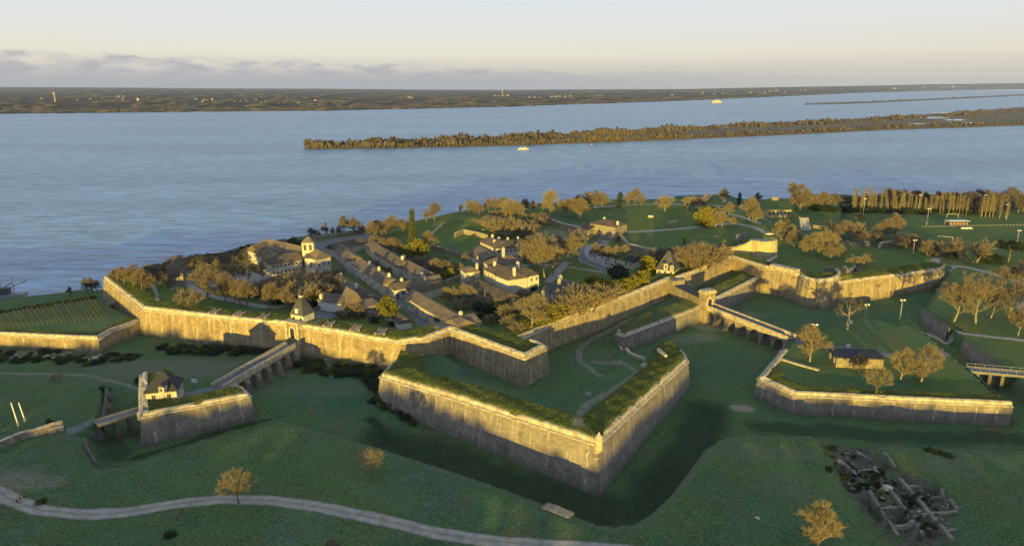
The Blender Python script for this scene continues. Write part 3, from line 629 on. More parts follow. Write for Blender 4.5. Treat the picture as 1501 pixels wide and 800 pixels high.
# ------------------------------------------------------------------ bridges
def arched_bridge(label, a, b, width, nbay, piers_z=11.0, first=0, parh=1.0, cw=2.2, mat='plainwall', pf=0.34, ct=2.0):
    a = np.array(a); b = np.array(b); d = (b - a)[:2]; L = np.linalg.norm(d); d /= L; n = np.array((d[1], -d[0]))     # n: to the right of a->b
    mid = (a + b) / 2; root = empty('arched_bridge', (mid[0], mid[1], 12), label, 'stone bridge')
    def pt(s, o, z): return (a[0] + d[0] * s + n[0] * o, a[1] + d[1] * s + n[1] * o, z)
    def zd(s): return a[2] + (b[2] - a[2]) * s / L
    hw = width / 2; mb = MB()
    for z0, z1, ww in ((-0.7, 0.0, hw), ):
        ids = [[mb.vert(pt(s, o, zd(s) + z)) for o, z in ((-ww, z0), (ww, z0), (ww, z1), (-ww, z1))] for s in np.linspace(0, L, 12)]
        for r0, r1 in zip(ids[:-1], ids[1:]):
            for k in range(4): mb.face((r0[k], r0[(k + 1) % 4], r1[(k + 1) % 4], r1[k]))
        mb.face(ids[0]); mb.face(ids[-1])
    mb.build('deck', M['asphalt'], root, fix=True)
    for s_ in (-1, 1):
        mb = MB(); prof = [(hw + 0.02, -0.9), (hw + 0.02, parh), (hw - 0.5, parh), (hw - 0.5, 0.012)]
        ids = [[mb.vert(pt(s, s_ * o, zd(s) + z)) for o, z in prof] for s in np.linspace(0, L, 16)]
        for r0, r1 in zip(ids[:-1], ids[1:]):
            for k in range(3): mb.face((r0[k], r0[k + 1], r1[k + 1], r1[k]))
        mb.face(ids[0]); mb.face(ids[-1]); mb.build('parapet', M['coping'], root, fix=True)
    bay = L / nbay; pw = bay * pf
    for i in range(nbay + 1):
        s = min(max(i * bay, pw / 2), L - pw / 2); top = zd(s) - 0.71; gz = min(H(*pt(s, 0, 0)[:2]), top - 1) - 0.6
        mb = MB(); q = [(-pw / 2, -hw), (pw / 2, -hw), (pw / 2, hw), (-pw / 2, hw)]
        mb.prism([pt(s + x, y, 0)[:2] for x, y in q], gz, top)
        for sg in (-1, 1):      # pointed cutwaters that slope back to the deck
            v = [pt(s - pw / 2, sg * hw, gz), pt(s, sg * (hw + cw), gz), pt(s + pw / 2, sg * hw, gz), pt(s - pw / 2, sg * (hw + 0.05), top - ct + 0.9), pt(s, sg * (hw + cw * 0.5), top - ct), pt(s + pw / 2, sg * (hw + 0.05), top - ct + 0.9)]
            i0 = [mb.vert(p) for p in v]
            mb.face((i0[0], i0[1], i0[4], i0[3])); mb.face((i0[1], i0[2], i0[5], i0[4])); mb.face((i0[3], i0[4], i0[5]))
        mb.uv = [(p[0] + p[1], p[2] - 8) for p in mb.v]
        mb.build('pier', M[mat], root, fix=True)
    for i in range(nbay):
        s0 = i * bay + pw / 2; s1 = (i + 1) * bay - pw / 2; mb = MB(); K = 10; rows = []
        for k in range(K + 1):
            t = k / K; s = s0 + (s1 - s0) * t; rise = math.sqrt(max(0, 1 - (2 * t - 1) ** 2)); zt = zd(s) - 0.705
            za = zt - 0.45 - (1 - rise) * min((s1 - s0) / 2, 2.6)
            rows.append([mb.vert(pt(s, -hw + 0.03, zt)), mb.vert(pt(s, -hw + 0.03, za)), mb.vert(pt(s, hw - 0.03, za)), mb.vert(pt(s, hw - 0.03, zt))])
        for r0, r1 in zip(rows[:-1], rows[1:]):
            for k in range(3): mb.face((r0[k], r0[k + 1], r1[k + 1], r1[k]))
        mb.uv = [(p[0] + p[1], p[2] - 8) for p in mb.v]
        mb.build('arch', M[mat], root, fix=True)
    return root
arched_bridge('narrow grey arched bridge leading to the tower gatehouse', P(319, 567.5, 17.6), P(426, 505.5, 18.0), 4.4, 7, cw=2.4, mat='plainwall')
arched_bridge('golden arched bridge leading to the bridge gate tower', P(1040, 448.5, 17.9), P(1160, 495, 17.4), 4.6, 7, cw=1.5, pf=0.26, ct=2.9)
def post_bridge(label, a, b, width, posts, rail=True):
    a = np.array(a); b = np.array(b); d = (b - a)[:2]; L = np.linalg.norm(d); d /= L; n = np.array((d[1], -d[0])); mid = (a + b) / 2
    root = empty('post_bridge', (mid[0], mid[1], 12), label, 'footbridge'); hw = width / 2
    def pt(s, o, z): return (a[0] + d[0] * s + n[0] * o, a[1] + d[1] * s + n[1] * o, a[2] + (b[2] - a[2]) * s / L + z)
    mb = MB(); ids = [[mb.vert(pt(s, o, z)) for o, z in ((-hw, -0.45), (hw, -0.45), (hw, 0.06), (-hw, 0.06))] for s in (0, L / 2, L)]
    for r0, r1 in zip(ids[:-1], ids[1:]):
        for k in range(4): mb.face((r0[k], r0[(k + 1) % 4], r1[(k + 1) % 4], r1[k]))
    mb.face(ids[0]); mb.face(ids[-1]); mb.build('deck', M['asphalt'], root, fix=True)
    for sg in (-1, 1):
        mb = MB()
        ids = [[mb.vert(pt(s, sg * o, z)) for o, z in ((hw - 0.25, 0.064), (hw + 0.03, 0.064), (hw + 0.03, 0.30), (hw - 0.25, 0.30))] for s in (0, L / 2, L)]
        for r0, r1 in zip(ids[:-1], ids[1:]):
            for k in range(4): mb.face((r0[k], r0[(k + 1) % 4], r1[(k + 1) % 4], r1[k]))
        mb.face(ids[0]); mb.face(ids[-1]); mb.build('kerb', M['plainwall2'], root, fix=True)
        if rail:
            mb = MB(); k = max(3, int(L / 2.2))
            for i in range(k + 1):
                p = pt(L * i / k, sg * (hw - 0.12), 0.30); mb.tube(p, (p[0], p[1], p[2] + 0.85), 0.05, 0.05, 4)
            mb.tube(pt(0, sg * (hw - 0.12), 1.15), pt(L, sg * (hw - 0.12), 1.15), 0.05, 0.05, 4); mb.build('railing', M['wood'], root)
    for s in posts:
        c = pt(L * s, 0, -0.45); gz = H(c[0], c[1]) - 0.5; mb = MB(); ang = math.atan2(d[1], d[0])
        mb.box((c[0], c[1], (c[2] + gz) / 2), (0.9, width * 0.85, c[2] - gz), ang); mb.build('pier', M['plainwall'], root)
    return root
post_bridge('plain lane bridge on two stone posts joining the lunette', P(141, 620, 17.6), P(206, 600, 17.8), 3.6, (0.40, 0.72), rail=False)
post_bridge('grey road bridge on stone posts at the right edge', P(1420, 541, 17.5), P(1512, 549, 17.5), 4.2, (0.12, 0.32, 0.52), rail=True)
post_bridge('short pale footbridge between the vineyard and the bastion wall', P(149, 449, 16.9), P(181, 439, 16.9), 1.8, (0.5,), rail=False)
# ------------------------------------------------------------------ gate towers
def box_part(name, c, size, rz, mat, parent, taper=1.0):
    mb = MB(); mb.box(c, size, rz, 0, taper)
    mb.uv = [(p[0] + p[1], p[2] - 10) for p in mb.v]; return mb.build(name, M[mat], parent)
def arch_door(parent, p, d, n, w, h, proud, mat='glass', name='archway', frame=True):
    """arched opening on a face: p foot centre, d along the face, n outwards"""
    def q(x, z, o): return (p[0] + d[0] * x + n[0] * o, p[1] + d[1] * x + n[1] * o, p[2] + z)
    prof = [(-w / 2, 0), (w / 2, 0)] + [(w / 2 * math.cos(t), h - w / 2 + w / 2 * math.sin(t)) for t in np.linspace(0, math.pi, 9)]
    mb = MB(); a = [mb.vert(q(x, z, proud)) for x, z in prof]; b = [mb.vert(q(x, z, proud - 0.35)) for x, z in prof]
    mb.face(a); k = len(prof)
    for i in range(k): mb.face((a[i], a[(i + 1) % k], b[(i + 1) % k], b[i]))
    mb.build(name, M[mat], parent, fix=True)
    if frame:
        mb = MB(); o = []; inn = []
        pr2 = [(-w / 2, 0)] + [(w / 2 * math.cos(t), h - w / 2 + w / 2 * math.sin(t)) for t in np.linspace(math.pi, 0, 9)] + [(w / 2, 0)]
        rows = []
        for x, z in pr2:
            f = 1.0 + 0.45 / (w / 2); zz = z if z < h - w / 2 - 0.01 else h - w / 2 + (z - h + w / 2) * f
            rows.append([mb.vert(q(x, z, proud - 0.3)), mb.vert(q(x, z, proud + 0.12)), mb.vert(q(x * f, zz, proud + 0.12)), mb.vert(q(x * f, zz, proud - 0.3))])
        for r0, r1 in zip(rows[:-1], rows[1:]):
            for k in range(4): mb.face((r0[k], r0[(k + 1) % 4], r1[(k + 1) % 4], r1[k]))
        mb.build('door_surround', M['frame'], parent, fix=True)
# tower gatehouse in the curtain
p = P(431.5, 503, 18.0); pt_ = P(431.5, 478.8, 21.5); dG = (WW['curtain'][0] - WW['leftbastion'][-1])[:2]; dG = dG / np.linalg.norm(dG); nG = np.array((dG[1], -dG[0])); aG = math.atan2(dG[1], dG[0])
c = np.array(pt_[:2])
gate = empty('tower_gatehouse', (c[0], c[1], 18), 'pointed slate roofed gatehouse with small belfry over the narrow bridge', 'gatehouse')
box_part('front_wall', (c[0] + nG[0] * 0.1, c[1] + nG[1] * 0.1, 17.2), (4.4, 1.9, 11.2), aG, 'wall', gate)
for s in (-1, 1):
    cc = c + dG * s * 2.55; box_part('pilaster', (cc[0] + nG[0] * 0.4, cc[1] + nG[1] * 0.4, 17.3), (0.8, 2.2, 11.8), aG, 'coping', gate)
box_part('entablature', (c[0] + nG[0] * 0.5, c[1] + nG[1] * 0.5, 23.4), (6.4, 2.6, 0.6), aG, 'coping', gate)
arch_door(gate, (c[0], c[1], 18.0), dG, nG, 1.9, 3.4, 1.14)
hc = c - nG * 4.2
box_part('guard_room', (hc[0], hc[1], 22.9), (5.6, 5.2, 4.6), aG, 'plaster', gate)
def pyramid(parent, c, z, sx, sy, h, rz, mat, name='roof', top=0.0):
    mb = MB(); ca, sa = math.cos(rz), math.sin(rz); lo = []; hi = []
    for x, y in ((-1, -1), (1, -1), (1, 1), (-1, 1)):
        lo.append(mb.vert((c[0] + x * sx / 2 * ca - y * sy / 2 * sa, c[1] + x * sx / 2 * sa + y * sy / 2 * ca, z)))
        hi.append(mb.vert((c[0] + x * top / 2 * ca - y * top / 2 * sa, c[1] + x * top / 2 * sa + y * top / 2 * ca, z + h)))
    for k in range(4): j = (k + 1) % 4; mb.face((lo[k], lo[j], hi[j], hi[k]))
    mb.face(hi); mb.face(lo[::-1]); return mb.build(name, M[mat], parent)
rf = pyramid(gate, hc, 25.21, 6.2, 5.8, 5.6, aG, 'slate', top=1.3)
box_part('belfry', (hc[0], hc[1], 31.0), (1.1, 1.1, 1.2), aG, 'plaster', rf)
pyramid(rf, hc, 31.61, 1.7, 1.7, 3.4, aG, 'slate', 'spire')
q = hc + nG * 2.3; box_part('dormer', (q[0], q[1], 26.6), (1.1, 1.0, 1.5), aG, 'paintwhite', rf)
for x in (-1.6, 1.6):
    q = hc + nG * 2.62 + dG * x; box_part('window', (q[0], q[1], 23.6), (0.9, 0.12, 1.4), aG, 'glass', gate)
# gate tower at the head of the golden bridge
p = P(1036, 449, 17.7); d = (np.array(P(1160, 495, 17.4)) - np.array(P(1040, 448.5, 17.9)))[:2]; d = d / np.linalg.norm(d); ang = math.atan2(d[1], d[0]); nn = np.array((-d[1], d[0]))
c = np.array(p[:2]) - d * 0.2
gt = empty('bridge_gate_tower', (c[0], c[1], 12), 'small square golden gate tower at the inner end of the golden bridge', 'gate tower')
box_part('tower_body', (c[0], c[1], 17.2), (3.2, 5.4, 12.0), ang, 'wall', gt)
box_part('cornice', (c[0], c[1], 23.5), (3.9, 6.1, 0.55), ang, 'coping', gt)
box_part('attic', (c[0], c[1], 24.1), (3.2, 5.4, 0.6), ang, 'coping', gt)
arch_door(gt, (c[0] + d[0] * 1.6, c[1] + d[1] * 1.6, 17.95), nn, d, 2.0, 3.2, 0.03)
# covered passage between the gate tower and the rampart gate
q0 = np.array(P(1031, 446, 17.9)[:2]); q1 = np.array(P(984, 421, 18.5)[:2]); dd = q1 - q0; Lp = np.linalg.norm(dd); dd /= Lp; ap = math.atan2(dd[1], dd[0]); pm = (q0 + q1) / 2
ps = empty('gate_passage', (pm[0], pm[1], 16), 'low stone passage with grey lean-to roofs behind the bridge gate tower', 'passage')
nn2 = np.array((-dd[1], dd[0]))
for s, nm in ((1, 'side_wall'), (-1, 'side_wall')):
    cc = pm + nn2 * s * 2.3; box_part(nm, (cc[0], cc[1], 18.3), (Lp, 0.8, 5.2), ap, 'plainwall', ps)
cc = pm - dd * Lp * 0.12; mb = MB(); mb.box((cc[0], cc[1], 21.1), (Lp * 0.62, 5.2, 0.25), ap); mb.build('slate_roof', M['slate'], ps)
cc = pm + dd * (Lp * 0.36); mb = MB(); mb.box((cc[0], cc[1], 20.0), (Lp * 0.18, 5.6, 5.6), ap); mb.uv = [(p_[0], p_[2]) for p_ in mb.v]; mb.build('gate_block', M['plainwall'], ps)
for t in (-0.3, 0.0, 0.25):
    cc = pm + dd * Lp * t - nn2 * 2.72; box_part('window', (cc[0], cc[1], 18.9), (0.8, 0.1, 1.2), ap, 'glass', ps)
# ------------------------------------------------------------------ roads and paths (sheets draped a few centimetres above the ground)
def smooth_line(pts, step):
    pts = [np.array(p[:2]) for p in pts]
    if len(pts) < 3: c = pts
    else:
        c = []
        for i in range(len(pts) - 1):
            p0, p1, p2, p3 = pts[max(i - 1, 0)], pts[i], pts[i + 1], pts[min(i + 2, len(pts) - 1)]
            n = max(2, int(np.linalg.norm(p2 - p1) / step))
            for k in range(n):
                t = k / n; c.append(0.5 * ((2 * p1) + (-p0 + p2) * t + (2 * p0 - 5 * p1 + 4 * p2 - p3) * t * t + (-p0 + 3 * p1 - 3 * p2 + p3) * t ** 3))
        c.append(pts[-1]); return c
    out = []
    for a, b in zip(c[:-1], c[1:]):
        n = max(1, int(np.linalg.norm(b - a) / step))
        for k in range(n): out.append(a + (b - a) * k / n)
    out.append(c[-1]); return out
def path(name, pts, width, mat, lift=0.07, ragged=0.15, cross=6):
    w3 = [G(*p) if len(p) == 2 else P(*p) for p in pts]; line = smooth_line(w3, 1.1); mit = miters(line); mb = MB(); rows = []
    for i, (p, m) in enumerate(zip(line, mit)):
        m = m / max(1.0, np.linalg.norm(m) / 1.4); row = []
        ww = width(i / len(line)) if callable(width) else width
        e0 = ww / 2 * (1 + ragged * (math.sin(i * 0.9 + len(pts)) + math.sin(i * 0.37)) / 2); e1 = ww / 2 * (1 + ragged * (math.sin(i * 0.7 + 1) + math.cos(i * 0.31)) / 2)
        for k in range(cross + 1):
            o = -e0 + (e0 + e1) * k / cross; q = p + m * o; row.append(mb.vert((q[0], q[1], H(q[0], q[1]) + lift - (0.05 if k in (0, cross) else 0))))
        rows.append(row)
    for a, b in zip(rows[:-1], rows[1:]):
        for k in range(cross): mb.face((a[k], a[k + 1], b[k + 1], b[k]))
    mb.uv = [(i // (cross + 1) * 1.1, (i % (cross + 1)) / cross) for i in range(len(mb.v))]
    o = mb.build(name, M[mat], smooth=True, fix=False); tag(o, kind='structure'); return o
def area(name, pts, mat, lift=0.07, step=1.6):
    """a paved yard: the polygon filled with a draped grid"""
    pg = np.array([G(*p)[:2] for p in pts]); x0, y0 = pg.min(0); x1, y1 = pg.max(0); xs = np.arange(x0, x1 + step, step); ys = np.arange(y0, y1 + step, step)
    A, B = np.meshgrid(xs, ys); d = sdist(pg, A, B); mb = MB(); ids = {}
    def vid(j, i):
        if (j, i) not in ids: ids[(j, i)] = mb.vert((A[j, i], B[j, i], H(A[j, i], B[j, i]) + lift))
        return ids[(j, i)]
    for j in range(len(ys) - 1):
        for i in range(len(xs) - 1):
            if d[j:j + 2, i:i + 2].mean() > -0.2: mb.face((vid(j, i), vid(j, i + 1), vid(j + 1, i + 1), vid(j + 1, i)))
    o = mb.build(name, M[mat], smooth=True); tag(o, kind='structure'); return o
M['track'] = simple('worn_grass_track', (0.115, 0.120, 0.080), (0.19, 0.18, 0.125), 0.7, 1.0, 0.3, 0.05, 7)
def mk_gravel_road():
    m, nt, b = newmat('gravel_road'); p = geo(nt)
    col = mixc(nt, ramp(nt, noise(nt, p, 0.45, 7, 0.7), [(0.32, 0.0), (0.68, 1.0)]), (0.20, 0.185, 0.16), (0.36, 0.33, 0.285))
    col = mixc(nt, ramp(nt, noise(nt, p, 2.5, 5, 0.7), [(0.50, 0.0), (0.80, 0.6)]), col, (0.10, 0.105, 0.08))
    uv = N(nt, 'ShaderNodeUVMap').outputs[0]; sp = N(nt, 'ShaderNodeSeparateXYZ'); nt.links.new(uv, sp.inputs[0])
    dd = math_(nt, 'ABSOLUTE', math_(nt, 'SUBTRACT', sp.outputs[1], 0.5)); wv = math_(nt, 'ADD', dd, math_(nt, 'MULTIPLY', math_(nt, 'SUBTRACT', noise(nt, p, 0.8, 6, 0.7), 0.5), 0.30))
    col = mixc(nt, ramp(nt, wv, [(0.02, 0.45), (0.12, 0.0)]), col, (0.085, 0.10, 0.055)); col = mixc(nt, ramp(nt, wv, [(0.36, 0.0), (0.47, 0.85)]), col, (0.075, 0.095, 0.05))
    nt.links.new(col, b.inputs['Base Color']); b.inputs['Roughness'].default_value = 1.0; bump(nt, b, noise(nt, p, 3, 5), 0.4, 0.05); return m
M['road'] = mk_gravel_road()
path('gravel_road', [(-60, 690), (0, 722), (20, 733), (60, 747), (110, 753), (170, 752), (230, 743), (290, 735), (345, 732), (400, 734), (460, 742), (540, 758), (620, 776), (700, 790), (780, 798), (860, 803), (960, 812)], 3.8, 'road', 0.09, ragged=0.08, cross=12)
path('lane', [(97, 632), (112, 628), (128, 624), (143, 620)], 3.4, 'asphalt')
path('lane', [(262, 581, 17.3), (280, 577, 17.3), (300, 573, 17.3), (321, 567, 17.4)], 3.4, 'asphalt')
path('grass_track', [(847, 625), (852, 603), (880, 582), (908, 566), (933, 547), (922, 537), (895, 532), (866, 530)], 2.4, 'track', ragged=0.3)
path('grass_track', [(890, 547), (866, 541), (850, 528), (850, 512), (865, 499), (890, 486), (930, 465)], 1.9, 'track', ragged=0.3)
path('grass_track', [(-60, 546), (60, 548), (150, 555), (260, 566)], 1.6, 'track', ragged=0.4)
path('lane', [(1158, 494.5), (1180, 501), (1205, 507), (1232, 511), (1262, 514), (1300, 520), (1340, 524), (1388, 517)], 4.2, 'asphalt')
path('gravel_path', [(1358, 488), (1400, 489), (1450, 493), (1520, 501)], 2.6, 'gravel')
path('gravel_path', [(1368, 382), (1378, 386), (1400, 390), (1440, 397), (1480, 409), (1510, 421)], 3.6, 'gravel')
path('gravel_path', [(1380, 385), (1371, 381), (1374, 378), (1382, 380)], 4.0, 'gravel')
area('car_park', [(1492, 440), (1501, 432), (1540, 440), (1540, 470), (1501, 462), (1493, 452)], 'gravel')
# inside the citadel
path('main_street', [(478, 362), (492, 372), (508, 387), (525, 401), (548, 414), (567, 427), (585, 441), (610, 457), (640, 474), (662, 486)], 6.2, 'asphalt', ragged=0.05)
area('parade_ground', [(455, 357), (490, 350), (530, 344), (552, 341), (545, 352), (520, 356), (490, 366), (478, 370), (468, 365)], 'asphalt', 0.055)
area('gate_yard', [(441, 468), (470, 449), (492, 452), (500, 461), (486, 466), (462, 478), (445, 478)], 'asphalt', 0.06)
area('terrace', [(300, 404), (360, 399), (395, 403), (440, 402), (478, 393), (476, 398), (440, 408), (400, 414), (350, 421), (310, 422)], 'gravel', 0.06)
path('gravel_path', [(262, 408), (274, 414), (290, 426), (315, 435), (345, 441), (372, 447), (400, 450), (420, 446)], 3.4, 'gravel')
path('gravel_path', [(224, 418), (229, 431), (232, 440)], 1.6, 'gravel')
path('gravel_path', [(250, 424), (262, 419), (274, 415)], 2.0, 'gravel')
area('square', [(846, 372), (856, 362), (872, 356), (885, 352), (898, 353), (880, 362), (874, 372), (900, 380), (920, 384), (912, 394), (895, 400), (868, 390), (850, 384)], 'gravel', 0.06)
path('lane', [(852, 360), (852, 372), (858, 382), (875, 389), (893, 397)], 4.6, 'asphalt', 0.085)
path('gravel_path', [(832, 384), (822, 394), (812, 404), (803, 414)], 4.0, 'gravel', 0.08)
path('gravel_path', [(832, 391), (850, 394), (870, 397), (890, 400)], 1.8, 'gravel', 0.075)
path('gravel_path', [(740, 390), (775, 389), (805, 388), (832, 385)], 2.2, 'gravel', 0.075)
path('gravel_path', [(905, 345), (925, 340), (960, 338), (1000, 335), (1045, 330), (1075, 328), (1100, 332), (1122, 341), (1130, 346)], 4.2, 'gravel', 0.1)
path('gravel_path', [(850, 306), (900, 302), (950, 299.5), (985, 299), (1020, 303), (1055, 310), (1090, 319), (1115, 328)], 3.6, 'gravel', 0.1)
path('gravel_path', [(1000, 295), (1035, 299), (1065, 303), (1090, 309), (1115, 317), (1130, 327)], 2.6, 'gravel', 0.1)
path('gravel_path', [(712, 317), (716, 325), (722, 331), (732, 337)], 2.0, 'gravel', 0.1)
path('earth_path', [(630, 345), (640, 336), (652, 325)], 2.2, 'track', 0.1)
area('lane', [(692, 375), (708, 383), (712, 388), (700, 388), (688, 379)], 'gravel', 0.06)

# ------------------------------------------------------------------ buildings
WIN = {}
def win_mesh(kind, w, h):
    k = (kind, round(w, 2), round(h, 2))
    if k not in WIN:
        mb = MB()
        for x, z, sx, sz in ((0, -h / 2 - 0.1, w + 0.5, 0.2), (0, h / 2 + 0.1, w + 0.4, 0.2), (-w / 2 - 0.1, 0, 0.2, h), (w / 2 + 0.1, 0, 0.2, h), (0, 0, 0.07, h)):
            mb.box((x, -0.03, z), (sx, 0.14, sz), 0, 0)
        mb.box((0, 0.02, 0), (w, 0.10, h), 0, 1)
        fm = {'plain': 'frame', 'blue': 'blueframe'}[kind]; WIN[k] = mb.data('window', [M[fm], M['glass']])
    return WIN[k]
def put_window(parent, pos, ang, kind='plain', w=0.95, h=1.5, name='window'):
    o = bpy.data.objects.new(name, win_mesh(kind, w, h)); COL.objects.link(o); o.parent = parent; off = Vector(parent.location)
    o.location = Vector(pos) - off; o.rotation_euler = (0, 0, ang); return o
def roof_mesh(mb, c, z, rh, kind, ov=0.45, th=0.22, rot=False):
    """c: four eave corners front-left, front-right, back-right, back-left"""
    c = [np.array(q, float) for q in c]; u = c[1] - c[0]; u = u / np.linalg.norm(u); v = c[3] - c[0]; D = np.linalg.norm(v); v = v / D; W_ = np.linalg.norm(c[1] - c[0])
    e = [c[0] - u * ov - v * ov, c[1] + u * ov - v * ov, c[2] + u * ov + v * ov, c[3] - u * ov + v * ov]
    if rot: e = [e[1], e[2], e[3], e[0]]; u, v = v, -u; W_, D = D, W_
    if kind == 'flat':
        mb.prism([tuple(q) for q in e], z + 0.01, z + 0.35); return
    m0 = (e[0] + e[3]) / 2; m1 = (e[1] + e[2]) / 2
    if kind == 'shed':
        lo = [mb.vert((*e[0], z)), mb.vert((*e[1], z)), mb.vert((*e[2], z + rh)), mb.vert((*e[3], z + rh))]
        hi = [mb.vert((*e[0], z + th)), mb.vert((*e[1], z + th)), mb.vert((*e[2], z + rh + th)), mb.vert((*e[3], z + rh + th))]
        mb.face(lo[::-1]); mb.face(hi)
        for k in range(4): j = (k + 1) % 4; mb.face((lo[k], lo[j], hi[j], hi[k]))
        return
    ins = 0.0 if kind == 'gable' else min(D / 2 * 0.9, W_ / 2 - 0.2)
    r0 = m0 + u * ins; r1 = m1 - u * ins
    lo = [mb.vert((*q, z)) for q in e]; hi = [mb.vert((*q, z + th)) for q in e]; R0 = mb.vert((*r0, z + rh + th)); R1 = mb.vert((*r1, z + rh + th))
    for k in range(4): j = (k + 1) % 4; mb.face((lo[k], lo[j], hi[j], hi[k]))
    mb.face((hi[0], hi[1], R1, R0)); mb.face((hi[2], hi[3], R0, R1)); mb.face((hi[1], hi[2], R1)); mb.face((hi[3], hi[0], R0)); mb.face(lo[::-1])
def eave_block(root, a, b, d, h, zg, roof='gable', rh=2.6, wm='plaster', rm='tile', win=(0, 0), wl=(0, 0), wr=(0, 0), chim=(), kind='plain', rot=False, top=None, ww=0.95, wh=1.5, doors=0):
    """a, b: pixels of the two ends of the front eave (left, right); d depth away from the front; h wall height above the ground zg"""
    z1 = zg + h; A = P2(*a, z1); B = P2(*b, z1); u = (B - A) / np.linalg.norm(B - A); v = np.array((-u[1], u[0])); L = float(np.linalg.norm(B - A))
    c = [A, B, B + v * d, A + v * d]; mb = MB(); g0 = zg - 1.5
    lo = [mb.vert((*q, g0)) for q in c]; hi = [mb.vert((*q, z1)) for q in c]
    for k in range(4): j = (k + 1) % 4; mb.face((lo[k], lo[j], hi[j], hi[k]))
    if roof == 'gable':
        if not rot:
            m0 = mb.vert((*((c[0] + c[3]) / 2), z1 + rh)); m1 = mb.vert((*((c[1] + c[2]) / 2), z1 + rh)); mb.face((hi[3], hi[0], m0)); mb.face((hi[1], hi[2], m1))
        else:
            m0 = mb.vert((*((c[0] + c[1]) / 2), z1 + rh)); m1 = mb.vert((*((c[2] + c[3]) / 2), z1 + rh)); mb.face((hi[0], hi[1], m0)); mb.face((hi[2], hi[3], m1))
    elif roof == 'shed':
        s0 = mb.vert((*c[2], z1 + rh)); s1 = mb.vert((*c[3], z1 + rh)); mb.face((hi[1], hi[2], s0)); mb.face((hi[0], s1, hi[3])); mb.face((hi[2], hi[3], s1, s0))
    else: mb.face(hi)
    mb.uv = [(p[0] + p[1], p[2] - 8) for p in mb.v]
    mb.build('wall', M[wm], root)
    mb = MB(); roof_mesh(mb, c, z1 + (0.02 if roof != 'gable' else -0.10), rh, roof, rot=rot); rf = mb.build('roof', M[rm], root, fix=True)
    def face_windows(p0, p1, n, rows):
        d_ = p1 - p0; Lf = float(np.linalg.norm(d_)); d_ = d_ / Lf; nn = np.array((d_[1], -d_[0])); ang = math.atan2(d_[1], d_[0])
        for r in range(rows):
            zz = zg + (r + 0.55) * h / rows if rows > 1 else zg + h * 0.58
            for k in range(n):
                s = Lf * (k + 0.5) / n; q = p0 + d_ * s + nn * 0.03
                if r == 0 and doors and k % max(1, n // doors) == 0: put_window(root, (q[0], q[1], zg + 1.1), ang, kind, 1.1, 2.1, 'door')
                else: put_window(root, (q[0], q[1], zz), ang, kind, ww, wh * (0.8 if r == rows - 1 and rows > 1 else 1))
    if win[0]: face_windows(c[0], c[1], *win)
    if wl[0]: face_windows(c[3], c[0], *wl)
    if wr[0]: face_windows(c[1], c[2], *wr)
    for (fu, fv, hh) in chim:
        q = A + u * L * fu + v * d * fv; f = 1 - abs(fv - 0.5) * 2; zr = z1 + rh * f * (0.9 if roof in ('gable', 'hip') else 0)
        mb = MB(); ang = math.atan2(u[1], u[0]); mb.box((q[0], q[1], zr + hh / 2 - 0.5), (0.95, 0.95, hh + 1.0), ang); mb.box((q[0], q[1], zr + hh + 0.1), (1.15, 1.15, 0.2), ang); mb.box((q[0], q[1], zr + hh + 0.4), (0.45, 0.45, 0.4), ang)
        mb.build('chimney', M['plaster'], rf)
    return c, z1
def house(name, label, cat, blocks, group=None):
    b0 = blocks[0]; q = P2(*b0['a'], b0['zg'] + b0['h']); root = empty(name, (q[0], q[1], b0['zg']), label, cat, group)
    for b in blocks: eave_block(root, **b)
    return root
Z = 18.4
def hz(a, b): # ground under a facade
    return Z
cv = house('convent', 'large former convent round a courtyard with a square belfry, beside the river', 'convent', [
    dict(a=(397.5, 387.5), b=(443, 380.5), d=9, h=5.6, zg=19, rh=2.7, win=(8, 2), wh=1.2),
    dict(a=(376, 374.5), b=(397, 387.3), d=9, h=5.6, zg=19, rh=2.7, roof='hip'),
    dict(a=(379, 371), b=(425, 361), d=9, h=5.6, zg=19, rh=3.2),
    dict(a=(464, 381.5), b=(484.5, 376.5), d=46, h=6.0, zg=19, rh=3.6, rot=True, roof='hip', win=(3, 1)),
    dict(a=(446.5, 379), b=(463.5, 379), d=8, h=6.5, zg=19, rh=2.2, roof='shed', win=(1, 1), wh=2.0)])
p = P(451.5, 372, 26.5); box_part('belfry', (p[0], p[1] + 2, 27.6), (5.2, 5.2, 8.2), 0.1, 'plaster', cv); pyramid(cv, (p[0], p[1] + 2), 31.72, 6.2, 6.2, 2.6, 0.1, 'tile', 'belfry_roof')
for dx in (-1.2, 1.2): put_window(cv, (p[0] + dx + 0.28, p[1] - 0.63 + dx * 0.1, 29.6), 0.1, 'plain', 1.1, 2.6, 'bell_opening')
house('riverside_house', 'house with steep pointed brown roof and small lit gable, above the far left bastion', 'house', [dict(a=(243, 404), b=(268, 402.5), d=11, h=4.6, zg=19, rh=6.5, roof='hip', wm='plainwall', win=(2, 1))])
house('barrack', 'long U shaped tiled barrack round a small yard, at the top of the street', 'barrack', [
    dict(a=(487.5, 364), b=(508, 381.5), d=7.2, h=3.7, zg=19, rh=2.0, win=(5, 1)),
    dict(a=(492, 366), b=(536, 355.5), d=7, h=3.9, zg=19, rh=2.2),
    dict(a=(535.5, 360), b=(553, 374.5), d=8, h=3.9, zg=19, rh=2.3, win=(3, 1)),
    dict(a=(555, 373.5), b=(581, 391), d=7.5, h=4.2, zg=19, rh=2.3, chim=((0.9, 0.5, 1.5),))])
house('terraced_barrack', 'long row house with three chimneys and patched ochre tiles along the street', 'barrack', [dict(a=(517, 387.5), b=(561, 417.5), d=7.6, h=4.2, zg=18.5, rh=2.2, win=(10, 1), doors=4, chim=((0.33, 0.5, 1.4), (0.62, 0.5, 1.4), (0.93, 0.5, 1.4)))])
